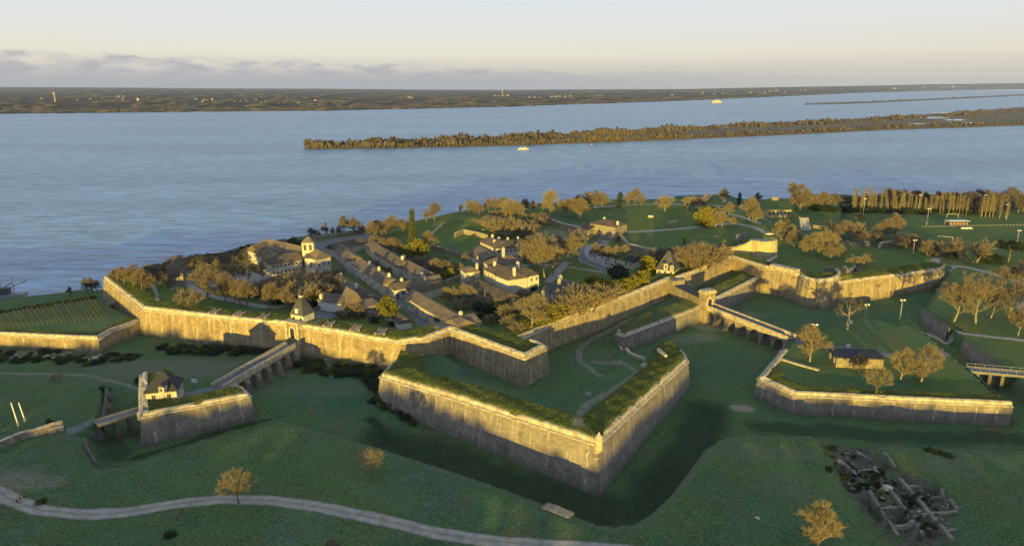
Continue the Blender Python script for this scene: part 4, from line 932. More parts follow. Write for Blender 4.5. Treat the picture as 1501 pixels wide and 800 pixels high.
house('garden_house', 'long pale house with sunlit eave facing a green garden behind the street row', 'house', [dict(a=(580.5, 387.3), b=(619.5, 408.5), d=7.5, h=4.0, zg=18.8, rh=2.4, win=(4, 1), chim=((0.03, 0.5, 1.4),))])
house('cottage', 'small tiled cottage with one chimney at the corner of the street', 'house', [dict(a=(578.5, 425.3), b=(611, 419.8), d=6.5, h=3.8, zg=18.4, rh=2.0, win=(4, 1), doors=1, chim=((0.5, 0.6, 1.6),))])
house('cottage', 'small bluish grey fronted cottage with two chimneys and a lit roof', 'house', [dict(a=(613.5, 418), b=(648, 412.5), d=7, h=4.0, zg=18.5, rh=2.1, win=(4, 1), kind='blue', chim=((0.3, 0.5, 1.8), (0.33, 0.25, 1.4)))])
house('long_barrack', 'longest brown roofed barrack, along the lower street, with a short cross wing', 'barrack', [
    dict(a=(593, 434.3), b=(669, 479.8), d=7.0, h=4.2, zg=18.4, rh=2.1, win=(14, 1), doors=4),
    dict(a=(673.5, 480), b=(703, 471.3), d=7.5, h=4.2, zg=18.4, rh=2.1, win=(3, 1), doors=1, chim=((0.55, 0.7, 1.8),)),
    dict(a=(609, 430), b=(648, 420), d=6, h=3.6, zg=18.4, rh=1.9)])
house('stepped_house', 'small golden house with stepped low tower, between garden and mansion', 'house', [
    dict(a=(679.3, 411.3), b=(690, 419.2), d=7, h=4.2, zg=18.5, rh=1.6, roof='hip', win=(2, 1)),
    dict(a=(690.3, 418), b=(705.3, 411), d=4, h=3.6, zg=18.5, rh=1.2, roof='shed', win=(2, 1)),
    dict(a=(675, 394.7), b=(683, 400), d=6, h=6.4, zg=18.5, rh=1.6, roof='hip', chim=((0.8, 0.9, 2.6),))])
house('outbuilding', 'long low outbuilding with rough pale wall in front of the mansion', 'outbuilding', [dict(a=(694, 421.5), b=(735, 439.5), d=8, h=3.7, zg=18.4, rh=2.0, wm='plainwall', win=(6, 1), wh=0.9)])
house('mansion', 'big two storey mansion with hipped ring roof and tall chimneys round a court', 'mansion', [
    dict(a=(709.2, 394.8), b=(745, 411), d=9, h=7.2, zg=18.5, rh=2.6, roof='hip', win=(7, 2), chim=((0.18, 0.35, 1.8), (0.93, 0.4, 2.2))),
    dict(a=(745, 411), b=(790, 402.3), d=9, h=7.2, zg=18.5, rh=2.6, roof='hip', win=(6, 2), chim=((0.62, 0.75, 3.4),)),
    dict(a=(722, 390.5), b=(765, 384), d=8, h=7.2, zg=18.5, rh=2.4, roof='hip', chim=((0.52, 0.5, 4.0),))])
house('mansion', 'gold lit two storey mansion with four small chimneys, farther back on the lawn', 'mansion', [
    dict(a=(704, 354.3), b=(728, 364.6), d=9, h=6.6, zg=18.8, rh=2.5, roof='hip', win=(4, 2), chim=((0.25, 0.5, 1.4), (0.4, 0.75, 1.4))),
    dict(a=(728, 364.6), b=(780.5, 360), d=9.5, h=6.6, zg=18.8, rh=2.6, roof='hip', win=(9, 2), chim=((0.08, 0.8, 1.5), (0.42, 0.6, 1.5), (0.7, 0.6, 1.5)))])
house('lean_to', 'low roofless annex with sunlit gable end beside the back mansion', 'outbuilding', [dict(a=(692, 366), b=(709, 381.5), d=9, h=3.4, zg=18.6, rh=2.0, wm='plainwall', win=(3, 1))])
house('slate_house', 'dark slate roofed house with pale blue shutters, two chimneys, behind yellow shrubs', 'house', [dict(a=(793.5, 423.6), b=(828, 437), d=14, h=5.6, zg=18.4, rh=4.2, roof='hip', rm='slate', wm='plainwall', win=(5, 2), kind='blue', wl=(2, 2), chim=((0.3, 0.42, 2.0), (0.42, 0.28, 2.4)))])
house('gatekeeper_cottage', 'small cottage with pale front under the tall hedge near the square', 'house', [dict(a=(915, 381.5), b=(928, 384.5), d=7, h=3.6, zg=18.6, rh=2.4, rm='slate', win=(2, 1))])
gl = house('gate_lodge', 'steep slate roofed gate lodge with sunlit dormer on the rampart', 'lodge', [dict(a=(962.5, 394.5), b=(988, 397.5), d=9, h=2.9, zg=21.2, rh=7.2, roof='hip', rm='slate', win=(3, 1))])
p = P(977.3, 392, 27.5)
def dormer(root, px, py, z, w, h, dpt, rz, mat='plaster'):
    p = P(px, py, z); mb = MB(); mb.box((p[0], p[1] + dpt / 2, p[2]), (w, dpt, h), rz); o = mb.build('dormer', M[mat], root)
    put_window(root, (p[0] + 0.0, p[1] - 0.03, p[2]), rz, 'plain', w * 0.5, h * 0.6)
    mb = MB(); roof_c = [(p[0] - w / 2, p[1]), (p[0] + w / 2, p[1]), (p[0] + w / 2, p[1] + dpt), (p[0] - w / 2, p[1] + dpt)]; roof_mesh(mb, roof_c, p[2] + h / 2, 0.8, 'gable', 0.2, 0.12, rot=True); mb.build('dormer_roof', M['slate'], root, fix=True)
dormer(gl, 976, 391.0, 26.0, 1.6, 2.6, 3.2, 0.0); dormer(gl, 985, 393.0, 25.5, 1.3, 2.2, 2.6, 0.0)
house('fort_house', 'golden two storey stone house below the lawn, at the head of the square', 'house', [
    dict(a=(864, 327.6), b=(902, 333.2), d=12, h=8.2, zg=18.9, rh=2.0, roof='hip', wm='plainwall', win=(6, 2), chim=((0.95, 0.3, 1.2), (0.3, 0.6, 1.2))),
    dict(a=(851, 333.5), b=(864.5, 335.5), d=9, h=6.4, zg=18.9, rh=1.2, roof='shed', wm='plainwall', win=(2, 1))])
gh = house('guardhouse', 'cream guardhouse with hipped slate roof and one dormer on the dark lunette', 'guardhouse', [dict(a=(213, 576.5), b=(258, 572.5), d=7.5, h=3.4, zg=18.3, rh=3.6, roof='hip', rm='slate', win=(2, 1), wr=(2, 1))])
dormer(gh, 236, 571.5, 23.0, 1.3, 1.7, 2.2, 0.06)
house('flat_lodge', 'low flat roofed stone guardroom in the middle of the ravelin lawn', 'guardroom', [dict(a=(1226.5, 524), b=(1296, 526.5), d=7.0, h=2.9, zg=17.9, rh=0.4, roof='flat', wm='plainwall', rm='slate', wl=(2, 1), win=(0, 0))])
# cluster of workshops left of the street
house('workshop', 'low grey brown workshop with pale doors facing the gate yard', 'workshop', [dict(a=(467.5, 439.5), b=(500, 447), d=9, h=3.0, zg=18.4, rh=1.9, roof='hip', win=(5, 1), wh=1.9)])
house('workshop', 'brown tiled workshop with white gable and lit chimney beside the yard', 'workshop', [dict(a=(500, 445.5), b=(520, 437), d=11, h=3.6, zg=18.4, rh=2.0, rot=True, wm='whitewash', win=(1, 1), chim=((0.1, 0.9, 1.6),)), dict(a=(515, 446), b=(531, 443), d=9, h=4.2, zg=18.4, rh=4.2, rot=True, wm='plainwall', win=(1, 1))])
house('terrace', 'staggered row of small brown roofed houses on the left side of the street', 'house', [dict(a=(486, 410), b=(500, 420), d=6, h=3.0, zg=18.5, rh=1.9, chim=((0.3, 0.5, 1.2),)), dict(a=(500, 419), b=(516, 430), d=6, h=3.3, zg=18.5, rh=2.0, chim=((0.9, 0.4, 1.6),)), dict(a=(517, 431), b=(531, 441), d=6, h=3.0, zg=18.5, rh=1.9)])
house('shed', 'long dark brown shed roof along the lower street with white end wall', 'shed', [dict(a=(571, 462), b=(585, 474), d=4.5, h=2.6, zg=18.3, rh=1.6, wm='whitewash', roof='gable'), dict(a=(556, 450), b=(571, 462), d=4.5, h=2.9, zg=18.3, rh=1.7)])
house('yard_house', 'roofless dark yard building with pale top edges in the workshop cluster', 'outbuilding', [dict(a=(529, 441), b=(556, 436), d=9, h=3.0, zg=18.4, rh=0.4, roof='flat', rm='slate', wm='plainwall'), dict(a=(533, 450), b=(552, 447), d=5, h=3.6, zg=18.3, rh=1.2, roof='shed', wm='plainwall', win=(3, 1))])
low_wall('ruined_wall', 'broken pale wall stubs below the round topped pine', [(533, 462), (540, 466), (548, 464), (556, 468)], 2.8, 0.6, 'plainwall', 'ruined wall', ragged=0.5)
# garden and retaining walls
low_wall('garden_wall', 'sunlit garden wall with a peak enclosing the back of the sloping lawn', [(667, 348), (679, 342.5), (696, 346), (715, 350.5)], 2.4, 0.6, 'plainwall', 'garden wall')
low_wall('garden_wall', 'uneven sunlit garden wall along the front of the sloping lawn', [(632, 367), (648, 369), (663, 374), (676, 377), (692, 376)], 2.6, 0.7, 'plainwall', 'garden wall', ragged=0.25)
low_wall('garden_wall', 'thin grey wall running past the cottage roofs to the stepped house', [(652, 417), (675, 410), (690, 405)], 1.8, 0.5, 'plainwall', 'garden wall')
low_wall('garden_wall', 'low pale wall bounding the convent terrace', [(312, 424), (350, 423), (400, 416), (440, 410), (474, 401)], 1.2, 0.6, 'plainwall', 'garden wall')
low_wall('garden_wall', 'dark river wall edging the quay beyond the convent', [(446, 353), (480, 348), (520, 342), (550, 338)], 1.4, 0.8, 'darkwall', 'quay wall')
scarpz = lambda label, pts, base: rampart([np.array(P(*p)) for p in pts], label, mat='plainwall', base=base, batter=0.06, parapet=False, cord=False, cat='retaining wall', thick=0.9, name='retaining_wall')
scarpz('tall curved brown retaining wall under the upper lawn, left of the fort house', [(799, 318, 23.0), (812, 323, 23.0), (825, 327.5, 23.0), (840, 331, 23.0), (853, 333.5, 23.0)], 18.5)
scarpz('rough grey stone retaining wall below the lawn, right of the square', [(902, 336, 22.8), (920, 357, 22.8), (945, 363, 22.8), (973, 368, 22.8), (1000, 369, 22.8)], 18.5)
low_wall('ruined_wall', 'pale broken foundation lines on the lawn above the shrubs', [(1020, 346), (1040, 347), (1058, 348)], 0.6, 1.0, 'plainwall', 'ruined wall', ragged=0.6)
low_wall('ruined_wall', 'dark grey ruined wall stubs just left of the bright castle', [(1078, 358), (1084, 350), (1096, 349)], 3.0, 1.0, 'darkwall', 'ruined wall', ragged=0.6)
# ruined castle
M['castle'] = mk_wall('sunlit_castle_stone', (0.52, 0.45, 0.23), (0.38, 0.31, 0.16), (0.58, 0.50, 0.32), stripes=0)  # yellow stone, its colour lightened for the direct sun on it
def ruin_ring(label, pts, name, base, mat, cat, ragged, thick=1.5):
    w = [np.array(P(*p)) for p in pts]; pts3, _ = resample(w, 1.0); pts3 = [np.array(p) for p in pts3]; mit = miters(pts3); rnd = random.Random(5)
    root = empty(name, (pts3[0][0], pts3[0][1], base), label, cat); jj = []; a = 0
    for _ in pts3: a = 0.6 * a + rnd.uniform(-ragged, ragged); jj.append(a)
    mb = MB(); strip(mb, pts3, mit, [(0.5, base - 1), (0.25, lambda i: (base + pts3[i][2]) / 2), (0.0, lambda i: pts3[i][2] + jj[i]), (-thick, lambda i: pts3[i][2] + jj[i] * 0.7), (-thick, base - 1)], uv=0.0, caps=True)
    # turn plain numbers into absolute heights
    return root, mb
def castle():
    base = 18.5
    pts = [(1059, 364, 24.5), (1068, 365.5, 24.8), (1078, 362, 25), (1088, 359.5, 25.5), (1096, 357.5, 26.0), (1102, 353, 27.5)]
    root = empty('ruined_castle', P(1095, 370, base), 'sunlit yellow ruined castle wall with broken polygonal tower', 'ruined castle')
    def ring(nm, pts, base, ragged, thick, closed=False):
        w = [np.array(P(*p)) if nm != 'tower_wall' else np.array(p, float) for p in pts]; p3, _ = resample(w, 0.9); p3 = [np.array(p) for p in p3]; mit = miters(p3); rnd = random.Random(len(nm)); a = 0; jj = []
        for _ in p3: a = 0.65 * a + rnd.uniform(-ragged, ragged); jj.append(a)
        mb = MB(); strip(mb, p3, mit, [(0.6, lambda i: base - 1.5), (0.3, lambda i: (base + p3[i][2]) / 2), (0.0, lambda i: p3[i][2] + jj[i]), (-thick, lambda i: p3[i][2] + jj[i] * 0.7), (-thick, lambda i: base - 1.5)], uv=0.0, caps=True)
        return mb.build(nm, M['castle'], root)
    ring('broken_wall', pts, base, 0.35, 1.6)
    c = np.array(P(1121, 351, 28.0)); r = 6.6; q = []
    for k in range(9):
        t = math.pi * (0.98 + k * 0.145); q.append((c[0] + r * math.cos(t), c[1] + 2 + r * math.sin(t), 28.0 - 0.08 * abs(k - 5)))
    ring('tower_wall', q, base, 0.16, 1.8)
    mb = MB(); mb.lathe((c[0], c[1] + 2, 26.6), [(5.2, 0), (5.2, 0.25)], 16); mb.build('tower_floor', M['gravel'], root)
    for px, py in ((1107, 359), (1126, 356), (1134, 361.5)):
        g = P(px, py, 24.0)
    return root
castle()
rampart([np.array(P(*p)) for p in ((1093, 381, 21.5), (1118, 388, 21.5), (1141, 375, 21.5), (1136, 368, 21.5))], 'low stone platform wall with grass top just below the castle tower', mat='plainwall', base=17, parapet=False, cord=False, cat='platform wall', thick=1.0, name='platform_wall')
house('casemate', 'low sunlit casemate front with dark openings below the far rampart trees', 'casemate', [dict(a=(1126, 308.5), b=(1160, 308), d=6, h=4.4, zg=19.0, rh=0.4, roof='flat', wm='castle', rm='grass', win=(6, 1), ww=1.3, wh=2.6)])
low_wall('ruined_wall', 'small sunlit brick ruin on the far green mound', [(1131, 293.5), (1140, 293.5)], 2.6, 2.0, 'plainwall', 'ruined wall', ragged=0.3)
low_wall('ruined_wall', 'pale stone ruin with a little dome shape standing on the lawn', [(979, 331), (985, 331.5), (991, 331)], 3.0, 3.0, 'plainwall', 'ruined wall', ragged=0.5)
low_wall('ruined_wall', 'small sandy stone heap on the upper lawn left of the domed ruin', [(949.5, 318.5), (957, 318.5)], 1.6, 2.5, 'coping', 'stone heap', ragged=0.5)
low_wall('ditch_wall', 'long pale topped wall in front of the brown shrubs by the sports ground', [(1266, 362), (1290, 363), (1320, 359), (1345, 357)], 2.6, 1.0, 'plainwall', 'wall')
low_wall('ditch_wall', 'grey rocky wall stubs among shrubs just left of the long pale wall', [(1236, 357), (1250, 360), (1262, 362)], 2.4, 1.4, 'darkwall', 'wall', ragged=0.5)
low_wall('ruined_wall', 'grey rough parapet ruins behind the round tower bastion', [(1208, 397), (1222, 398), (1240, 400), (1252, 396), (1262, 398)], 2.2, 1.2, 'darkwall', 'ruined wall', ragged=0.5)
low_wall('ditch_wall', 'low grey wall beside the pale ramp below the trees', [(1192, 334), (1204, 335.5), (1216, 337)], 1.6, 1.0, 'plainwall', 'wall')
low_wall('rampart_edge', 'long grey river rampart on the far skyline behind the lawn', [(1005, 298), (1030, 299.5), (1064, 300.5)], 4.5, 1.6, 'darkwall', 'river wall')
# pale ramp
p0 = G(1183, 338); r_ = empty('stone_ramp', p0, 'pale grey steep slab ramp standing on the dark grass slope', 'ramp')
mb = MB(); v = [(-2.7, 0, -1), (2.7, 0, -1), (3.4, 9, 6.0), (-1.6, 9, 6.0), (-2.7, 3, -1), (2.7, 3, -1), (3.4, 9.8, 5.6), (-1.6, 9.8, 5.6)]; i = [mb.vert((p0[0] + a, p0[1] + b, p0[2] + c)) for a, b, c in v]
for q in ((0, 1, 2, 3), (4, 7, 6, 5), (0, 4, 5, 1), (1, 5, 6, 2), (2, 6, 7, 3), (3, 7, 4, 0)): mb.face([i[k] for k in q])
mb.build('slab', M['gravel'], r_, fix=True)
for s in (0, 1):
    mb = MB(); a = np.array(mb_ := mb.v) if False else None
    e0 = np.array(v[s]); e1 = np.array(v[3 - s]); mb.tube(tuple(np.array(p0) + e0 + (0, 0, 0.3)), tuple(np.array(p0) + e1 + (0, 0, 0.3)), 0.25, 0.25, 4); mb.build('kerb', M['coping'], r_)

# ------------------------------------------------------------------ small things: cars, lamps, posts, goals, people
M['carglass'] = M['glass']
CARC = {'white': (0.62, 0.63, 0.64), 'grey': (0.20, 0.21, 0.22), 'black': (0.02, 0.022, 0.025), 'blue': (0.05, 0.09, 0.20), 'silver': (0.42, 0.43, 0.44), 'red': (0.22, 0.03, 0.03)}
CARM = {k: simple(k + '_car_paint', v, tuple(x * 0.92 for x in v), 1.0, 0.3) for k, v in CARC.items()}
def car_proto():
    root = empty('parked_car', (0, 0, 0), 'car', 'car')
    mb = MB(); prof = [(-2.1, 0.35), (-2.12, 0.85), (-1.6, 0.98), (0.95, 0.98), (1.95, 0.82), (2.12, 0.6), (2.1, 0.35)]
    a = [mb.vert((x, -0.86, z)) for x, z in prof]; b = [mb.vert((x, 0.86, z)) for x, z in prof]; n = len(prof); mb.face(a); mb.face(b[::-1])
    for i in range(n): mb.face((a[i], a[(i + 1) % n], b[(i + 1) % n], b[i]))
    rfv = [mb.vert((x, y, z)) for x, y, z in ((-1.25, -0.66, 1.46), (0.2, -0.66, 1.46), (0.2, 0.66, 1.46), (-1.25, 0.66, 1.46), (-1.25, -0.66, 1.40), (0.2, -0.66, 1.40), (0.2, 0.66, 1.40), (-1.25, 0.66, 1.40))]
    for q in ((0, 1, 2, 3), (7, 6, 5, 4), (0, 4, 5, 1), (1, 5, 6, 2), (2, 6, 7, 3), (3, 7, 4, 0)): mb.face([rfv[k] for k in q])
    mb.build('body', CARM['white'], root, fix=True)
    mb = MB(); lo = [mb.vert(q) for q in ((-1.85, -0.78, 0.96), (0.95, -0.78, 0.96), (0.95, 0.78, 0.96), (-1.85, 0.78, 0.96))]; hi = [mb.vert(q) for q in ((-1.28, -0.64, 1.41), (0.22, -0.64, 1.41), (0.22, 0.64, 1.41), (-1.28, 0.64, 1.41))]
    for k in range(4): j = (k + 1) % 4; mb.face((lo[k], lo[j], hi[j], hi[k]))
    mb.face(hi); mb.face(lo[::-1]); mb.build('windows', M['glass'], root)
    for x in (-1.3, 1.3):
        for y in (-0.78, 0.78):
            mb = MB(); mb.tube((x, y - 0.11, 0.33), (x, y + 0.11, 0.33), 0.33, 0.33, 12); mb.build('wheel', M['rubber'], root)
    return root
carp = car_proto(); cfirst = True
def car(px, py, ang, colour, label, group=None):
    global cfirst
    o = carp if cfirst else copy_tree(carp); cfirst = False; g = G(px, py); o.location = (g[0], g[1], H(g[0], g[1]) + 0.08); o.rotation_euler = (0, 0, ang); o['label'] = label
    if group: o['group'] = group
    for ch in o.children:
        if ch.name.startswith('body'):
            ch.data = ch.data.copy() if True else ch.data; ch.data.materials[0] = CARM[colour]
s_ang = math.atan2(*(P2(640, 474, 18) - P2(525, 401, 18))[::-1])
for px, py, col, lab in ((533, 404.5, 'grey', 'grey car parked highest up the street beside the long row house'), (541, 410, 'black', 'black car parked in front of the long row house'), (548, 415, 'blue', 'dark blue car parked below the black one by the row house'),
                         (611, 450.5, 'black', 'black car parked in front of the longest barrack, first from the top'), (624, 459, 'grey', 'grey car parked against the middle of the longest barrack'), (631, 463.5, 'white', 'white car parked next to the grey one by the longest barrack'), (643, 472, 'black', 'black car parked at the lower end of the longest barrack')):
    car(px, py, s_ang, col, lab, 'cars parked along the street')
for px, py, col, a, lab in ((267, 411.5, 'white', 1.2, 'white car parked by the path below the pointed roof house'), (272, 410, 'black', 1.2, 'black car parked beside the white one below the pointed roof house'),
                            (471, 453, 'grey', 0.4, 'grey car parked on the left in the gate yard'), (490, 453.5, 'black', 0.6, 'black car parked in front of the workshop doors'),
                            (880, 356, 'silver', 0.3, 'silver car on the square below the fort house'), (1127, 344.5, 'white', 0.2, 'white car parked on the path beside the castle tower')):
    car(px, py, a, col, lab)
def lamp(px, py, hpx, label, heads=2):
    g = G(px, py); h = hpx * pxscale(g); root = empty('floodlight_mast', g, label, 'floodlight')
    mb = MB(); mb.tube((g[0], g[1], g[2] - 0.3), (g[0], g[1], g[2] + h), 0.16, 0.09, 7); mb.build('pole', M['metal'], root)
    mb = MB(); mb.tube((g[0] - 0.8, g[1], g[2] + h), (g[0] + 0.8, g[1], g[2] + h), 0.07, 0.07, 5); mb.build('crossbar', M['metal'], root)
    for s in ((-0.65, 0.65) if heads == 2 else (0,)):
        mb = MB(); mb.box((g[0] + s, g[1] - 0.15, g[2] + h + 0.2), (0.7, 0.35, 0.5)); mb.build('lamp_head', M['paintwhite'], root)
lamp(1189, 518, 44, 'lamp mast rising beside the bare tree at the bridge end')
lamp(1268, 466, 20, 'lamp mast on the slope right of the round tower wall')
lamp(1319, 467, 28, 'lamp mast alone in front of the half lit wall')
lamp(1338, 372, 20, 'short lamp mast on the grass below the sports ground')
lamp(1358, 330, 24, 'tall floodlight at the near touchline of the sports ground'); lamp(1490, 359, 21, 'floodlight mast at the right near the umbrella pine')
lamp(1345, 313, 27, 'floodlight in front of the poplars, nearest the left touchline'); lamp(1439, 316, 30, 'floodlight standing between the small poplar group'); lamp(1474, 320, 20, 'floodlight beside the lone right poplar')
lamp(1265, 315.5, 24, 'floodlight at the left corner of the sports ground')
def goal(px, py, rz, label, w=7.3, h=2.44):
    g = G(px, py); root = empty('goal', g, label, 'goal'); ca, sa = math.cos(rz), math.sin(rz)
    for s in (-1, 1):
        mb = MB(); q = (g[0] + s * w / 2 * ca, g[1] + s * w / 2 * sa); mb.tube((*q, g[2]), (*q, g[2] + h), 0.09, 0.09, 6); mb.build('post', M['paintwhite'], root)
    mb = MB(); mb.tube((g[0] - w / 2 * ca, g[1] - w / 2 * sa, g[2] + h), (g[0] + w / 2 * ca, g[1] + w / 2 * sa, g[2] + h), 0.09, 0.09, 6); mb.build('crossbar', M['paintwhite'], root)
goal(1396, 319, -0.1, 'white goal at the far end of the sports ground'); goal(1385, 353, -0.5, 'white goal at the near end of the sports ground'); goal(1330, 312, 0.1, 'white goal by the poplar row'); goal(1320, 332, 0.2, 'white goal at the left side of the sports ground')
for px, py, hp, lab in ((27.5, 625, 34, 'taller of the two leaning pale posts on the left field'), (37, 617, 26, 'shorter of the two leaning pale posts on the left field')):
    g = G(px, py); h = hp * pxscale(g) * 1.08; root = empty('goal_post', g, lab, 'post')
    mb = MB(); mb.tube((g[0], g[1], g[2] - 0.2), (g[0] - 1.2, g[1] + 0.6, g[2] + h), 0.16, 0.13, 7); mb.build('pole', M['paintwhite'], root)
    mb = MB(); mb.lathe((g[0], g[1], g[2]), [(0.32, -0.1), (0.30, 0.9), (0.2, 1.0)], 8); mb.build('foot_pad', M['wood'], root)
# dugouts by the pitch
M['seat'] = simple('orange_lit_seat_plastic', (0.45, 0.22, 0.08), (0.55, 0.30, 0.12), 2, 0.5); M['bluepaint'] = simple('blue_panel_paint', (0.055, 0.070, 0.11), (0.075, 0.095, 0.14), 2, 0.5)  # orange evening light painted into the colour of the blue seats
g = G(1408, 333); st = empty('spectator_stand', g, 'small covered stand with white roof edge and rows of seats by the pitch', 'stand')
mb = MB(); mb.box((g[0], g[1] + 3, g[2] + 0.6), (12, 4, 0.9)); mb.box((g[0], g[1] + 4, g[2] + 1.5), (12, 2, 0.5)); mb.build('tier', M['bluepaint'], st)
mb = MB(); mb.box((g[0] - 0.5, g[1] + 6.6, g[2] + 1.7), (12.6, 0.3, 3.4)); mb.build('back_wall', M['bluepaint'], st)
mb = MB(); mb.box((g[0], g[1] + 4.0, g[2] + 3.5), (13.4, 5.0, 0.2)); mb.build('roof', M['paintwhite'], st)
for k in range(6):
    mb = MB(); mb.box((g[0] - 5 + k * 2.0, g[1] + 2.6, g[2] + 1.7), (1.3, 0.5, 0.8)); mb.build('seat_block', M['seat'], st)
    mb = MB(); mb.tube((g[0] - 5 + k * 2.0, g[1] + 1.6, g[2]), (g[0] - 5 + k * 2.0, g[1] + 1.6, g[2] + 3.4), 0.08, 0.08, 5); mb.build('post', M['metal'], st)
g2 = G(1417, 336.5); bn = empty('white_bench', g2, 'long white bench in front of the covered stand', 'bench'); mb = MB(); mb.box((g2[0], g2[1], g2[2] + 0.5), (7, 0.8, 0.15)); mb.build('seat', M['paintwhite'], bn); mb = MB(); mb.box((g2[0], g2[1] + 0.4, g2[2] + 1.0), (7, 0.12, 0.5)); mb.build('backrest', M['paintwhite'], bn)
for s in (-3, 0, 3): mb = MB(); mb.box((g2[0] + s, g2[1], g2[2] + 0.2), (0.2, 0.6, 0.45)); mb.build('leg', M['metal'], bn)
# touchline fence of white posts
a = G(1352, 334); b = G(1520, 331)
fn = empty('pitch_fence', ((a[0] + b[0]) / 2, (a[1] + b[1]) / 2, a[2]), 'line of small white posts with a rail along the pitch', 'fence'); mb = MB(); n = 34
for k in range(n + 1):
    q = a + (b - a) * k / n; o = MB(); z = H(q[0], q[1]); o.box((q[0], q[1], z + 0.55), (0.15, 0.15, 1.0)); o.build('post', M['wood'], fn)
for (q, r) in ((a, b),): mb.tube((q[0], q[1], H(q[0], q[1]) + 1.0), (r[0], r[1], H(r[0], r[1]) + 1.0), 0.05, 0.05, 4)
mb.build('rail', M['metal'], fn)
# fence on the second curtain rampart
pts = [G(x, y) for x, y in ((818, 468), (835, 461), (852, 454.5), (872, 447))]; fn = empty('rampart_fence', pts[1], 'dark post fence along the grass of the second curtain wall', 'fence')
ln = smooth_line(pts, 1.6)
for q in ln:
    o = MB(); z = H(q[0], q[1]); o.box((q[0], q[1], z + 0.6), (0.14, 0.14, 1.2)); o.build('post', M['wood'], fn)
mb = MB()
for q, r in zip(ln[:-1], ln[1:]): mb.tube((q[0], q[1], H(q[0], q[1]) + 1.05), (r[0], r[1], H(r[0], r[1]) + 1.05), 0.05, 0.05, 4)
mb.build('rail', M['wood'], fn)
# information boards and small stones
def board(px, py, label):
    g = G(px, py); root = empty('information_board', g, label, 'board'); mb = MB(); mb.box((g[0], g[1], g[2] + 1.3), (1.6, 0.1, 1.2)); mb.build('panel', M['paintwhite'], root)
    for s in (-0.7, 0.7): mb = MB(); mb.tube((g[0] + s, g[1], g[2] - 0.2), (g[0] + s, g[1], g[2] + 1.0), 0.06, 0.06, 5); mb.build('leg', M['wood'], root)
board(1246, 477, 'small white board at the foot of the gnarled tree on the ravelin'); board(1145, 520, 'small pale board by the bridge abutment'); board(285, 564, 'small pale board on the dark lunette grass'); board(1243, 512, 'small pale board on the lane before the flat roofed guardroom')
def rock(px, py, r, label, group=None, mat='plainwall', flat=0.6):
    g = G(px, py); mb = MB(); rnd = random.Random(int(px * 7 + py)); n = 7; rings = []
    for rr, zz in ((0.9, -0.3), (1.0, 0.15), (0.75, 0.55), (0.35, 0.8)):
        rings.append([mb.vert((g[0] + r * rr * rnd.uniform(0.75, 1.25) * math.cos(6.283 * i / n), g[1] + r * rr * rnd.uniform(0.75, 1.25) * math.sin(6.283 * i / n), g[2] + r * flat * zz * rnd.uniform(0.85, 1.15))) for i in range(n)])
    for a, b in zip(rings[:-1], rings[1:]):
        for i in range(n): j = (i + 1) % n; mb.face((a[i], a[j], b[j], b[i]))
    mb.face(rings[-1]); mb.uv = [(p[0] + p[1], p[2] - 8) for p in mb.v]; o = mb.build('rock', M[mat]); tag(o, label, 'rock', group); return o
rock(863, 578, 1.2, 'flat grey stone lying in the inner works left of the worn track'); rock(945, 537, 1.3, 'sandy boulder beside the bend of the worn track', mat='coping', flat=1.0)
rock(1110, 759, 0.5, 'small white stone alone on the front glacis', mat='coping')
# bollard-like black dots by the path at the right
for k, (x, y) in enumerate(((1385, 474), (1398, 479.5), (1403, 482), (1407, 484.5), (1411, 487))):
    g = G(x, y); mb = MB(); mb.lathe((g[0], g[1], g[2]), [(0.3, -0.1), (0.28, 0.8), (0.18, 1.0)], 8); o = mb.build('bollard', M['rubber']); tag(o, 'short dark bollard in the row beside the gravel path and tall trees', 'bollard', 'bollards by the gravel path')
# vineyard rows
A0 = np.array(P(5, 459, 17.4)[:2]); A1 = np.array(P(133, 434, 17.4)[:2]); B0 = np.array(P(22, 480, 17.4)[:2]); B1 = np.array(P(158, 470, 17.4)[:2])
M['vine'] = mk_twig('vine_canes', (0.075, 0.065, 0.045), (0.13, 0.11, 0.08)); rnd = random.Random(8)
for k in range(-5, 21):
    t = k / 20; q0 = A0 + (A1 - A0) * t; q1 = B0 + (B1 - B0) * t; L = np.linalg.norm(q1 - q0); n = int(L / 1.3); dv = (q1 - q0) / n; pw = np.array((-dv[1], dv[0])); pw /= np.linalg.norm(pw)
    mid = (q0 + q1) / 2; root = empty('vine_row', (mid[0], mid[1], H(*mid)), 'bare vine row with thin posts on the sloping vineyard behind the left wall', 'vine row', 'rows of the vineyard')
    mp = MB(); mv = MB(); s0 = rnd.randint(0, 2)
    for i in range(n + 1):
        c = q0 + dv * i; z = H(c[0], c[1])
        if sdist(RAV, np.array([c[0]]), np.array([c[1]]))[0] < 1.5: continue
        mp.tube((c[0], c[1], z - 0.1), (c[0], c[1], z + 1.1), 0.05, 0.04, 4)
        for _ in range(5):
            e = c + dv * rnd.uniform(-0.5, 0.5) + pw * rnd.uniform(-0.25, 0.25); mv.tube((c[0], c[1], z + 0.55), (e[0], e[1], z + rnd.uniform(0.8, 1.25)), 0.025, 0.012, 3, cap=False)
    for i in range(n):
        c = q0 + dv * i; e = c + dv
        if sdist(RAV, np.array([c[0]]), np.array([c[1]]))[0] < 1.5: continue
        mv.tube((c[0], c[1], H(c[0], c[1]) + 0.5), (e[0], e[1], H(e[0], e[1]) + 0.5), 0.02, 0.02, 3, cap=False)
    n0 = len(mv.v); mv.v += mp.v; mv.f += [tuple(i + n0 for i in f) for f in mp.f]; mv.m += [0] * len(mp.f); mv.build('canes', M['vine'], root)
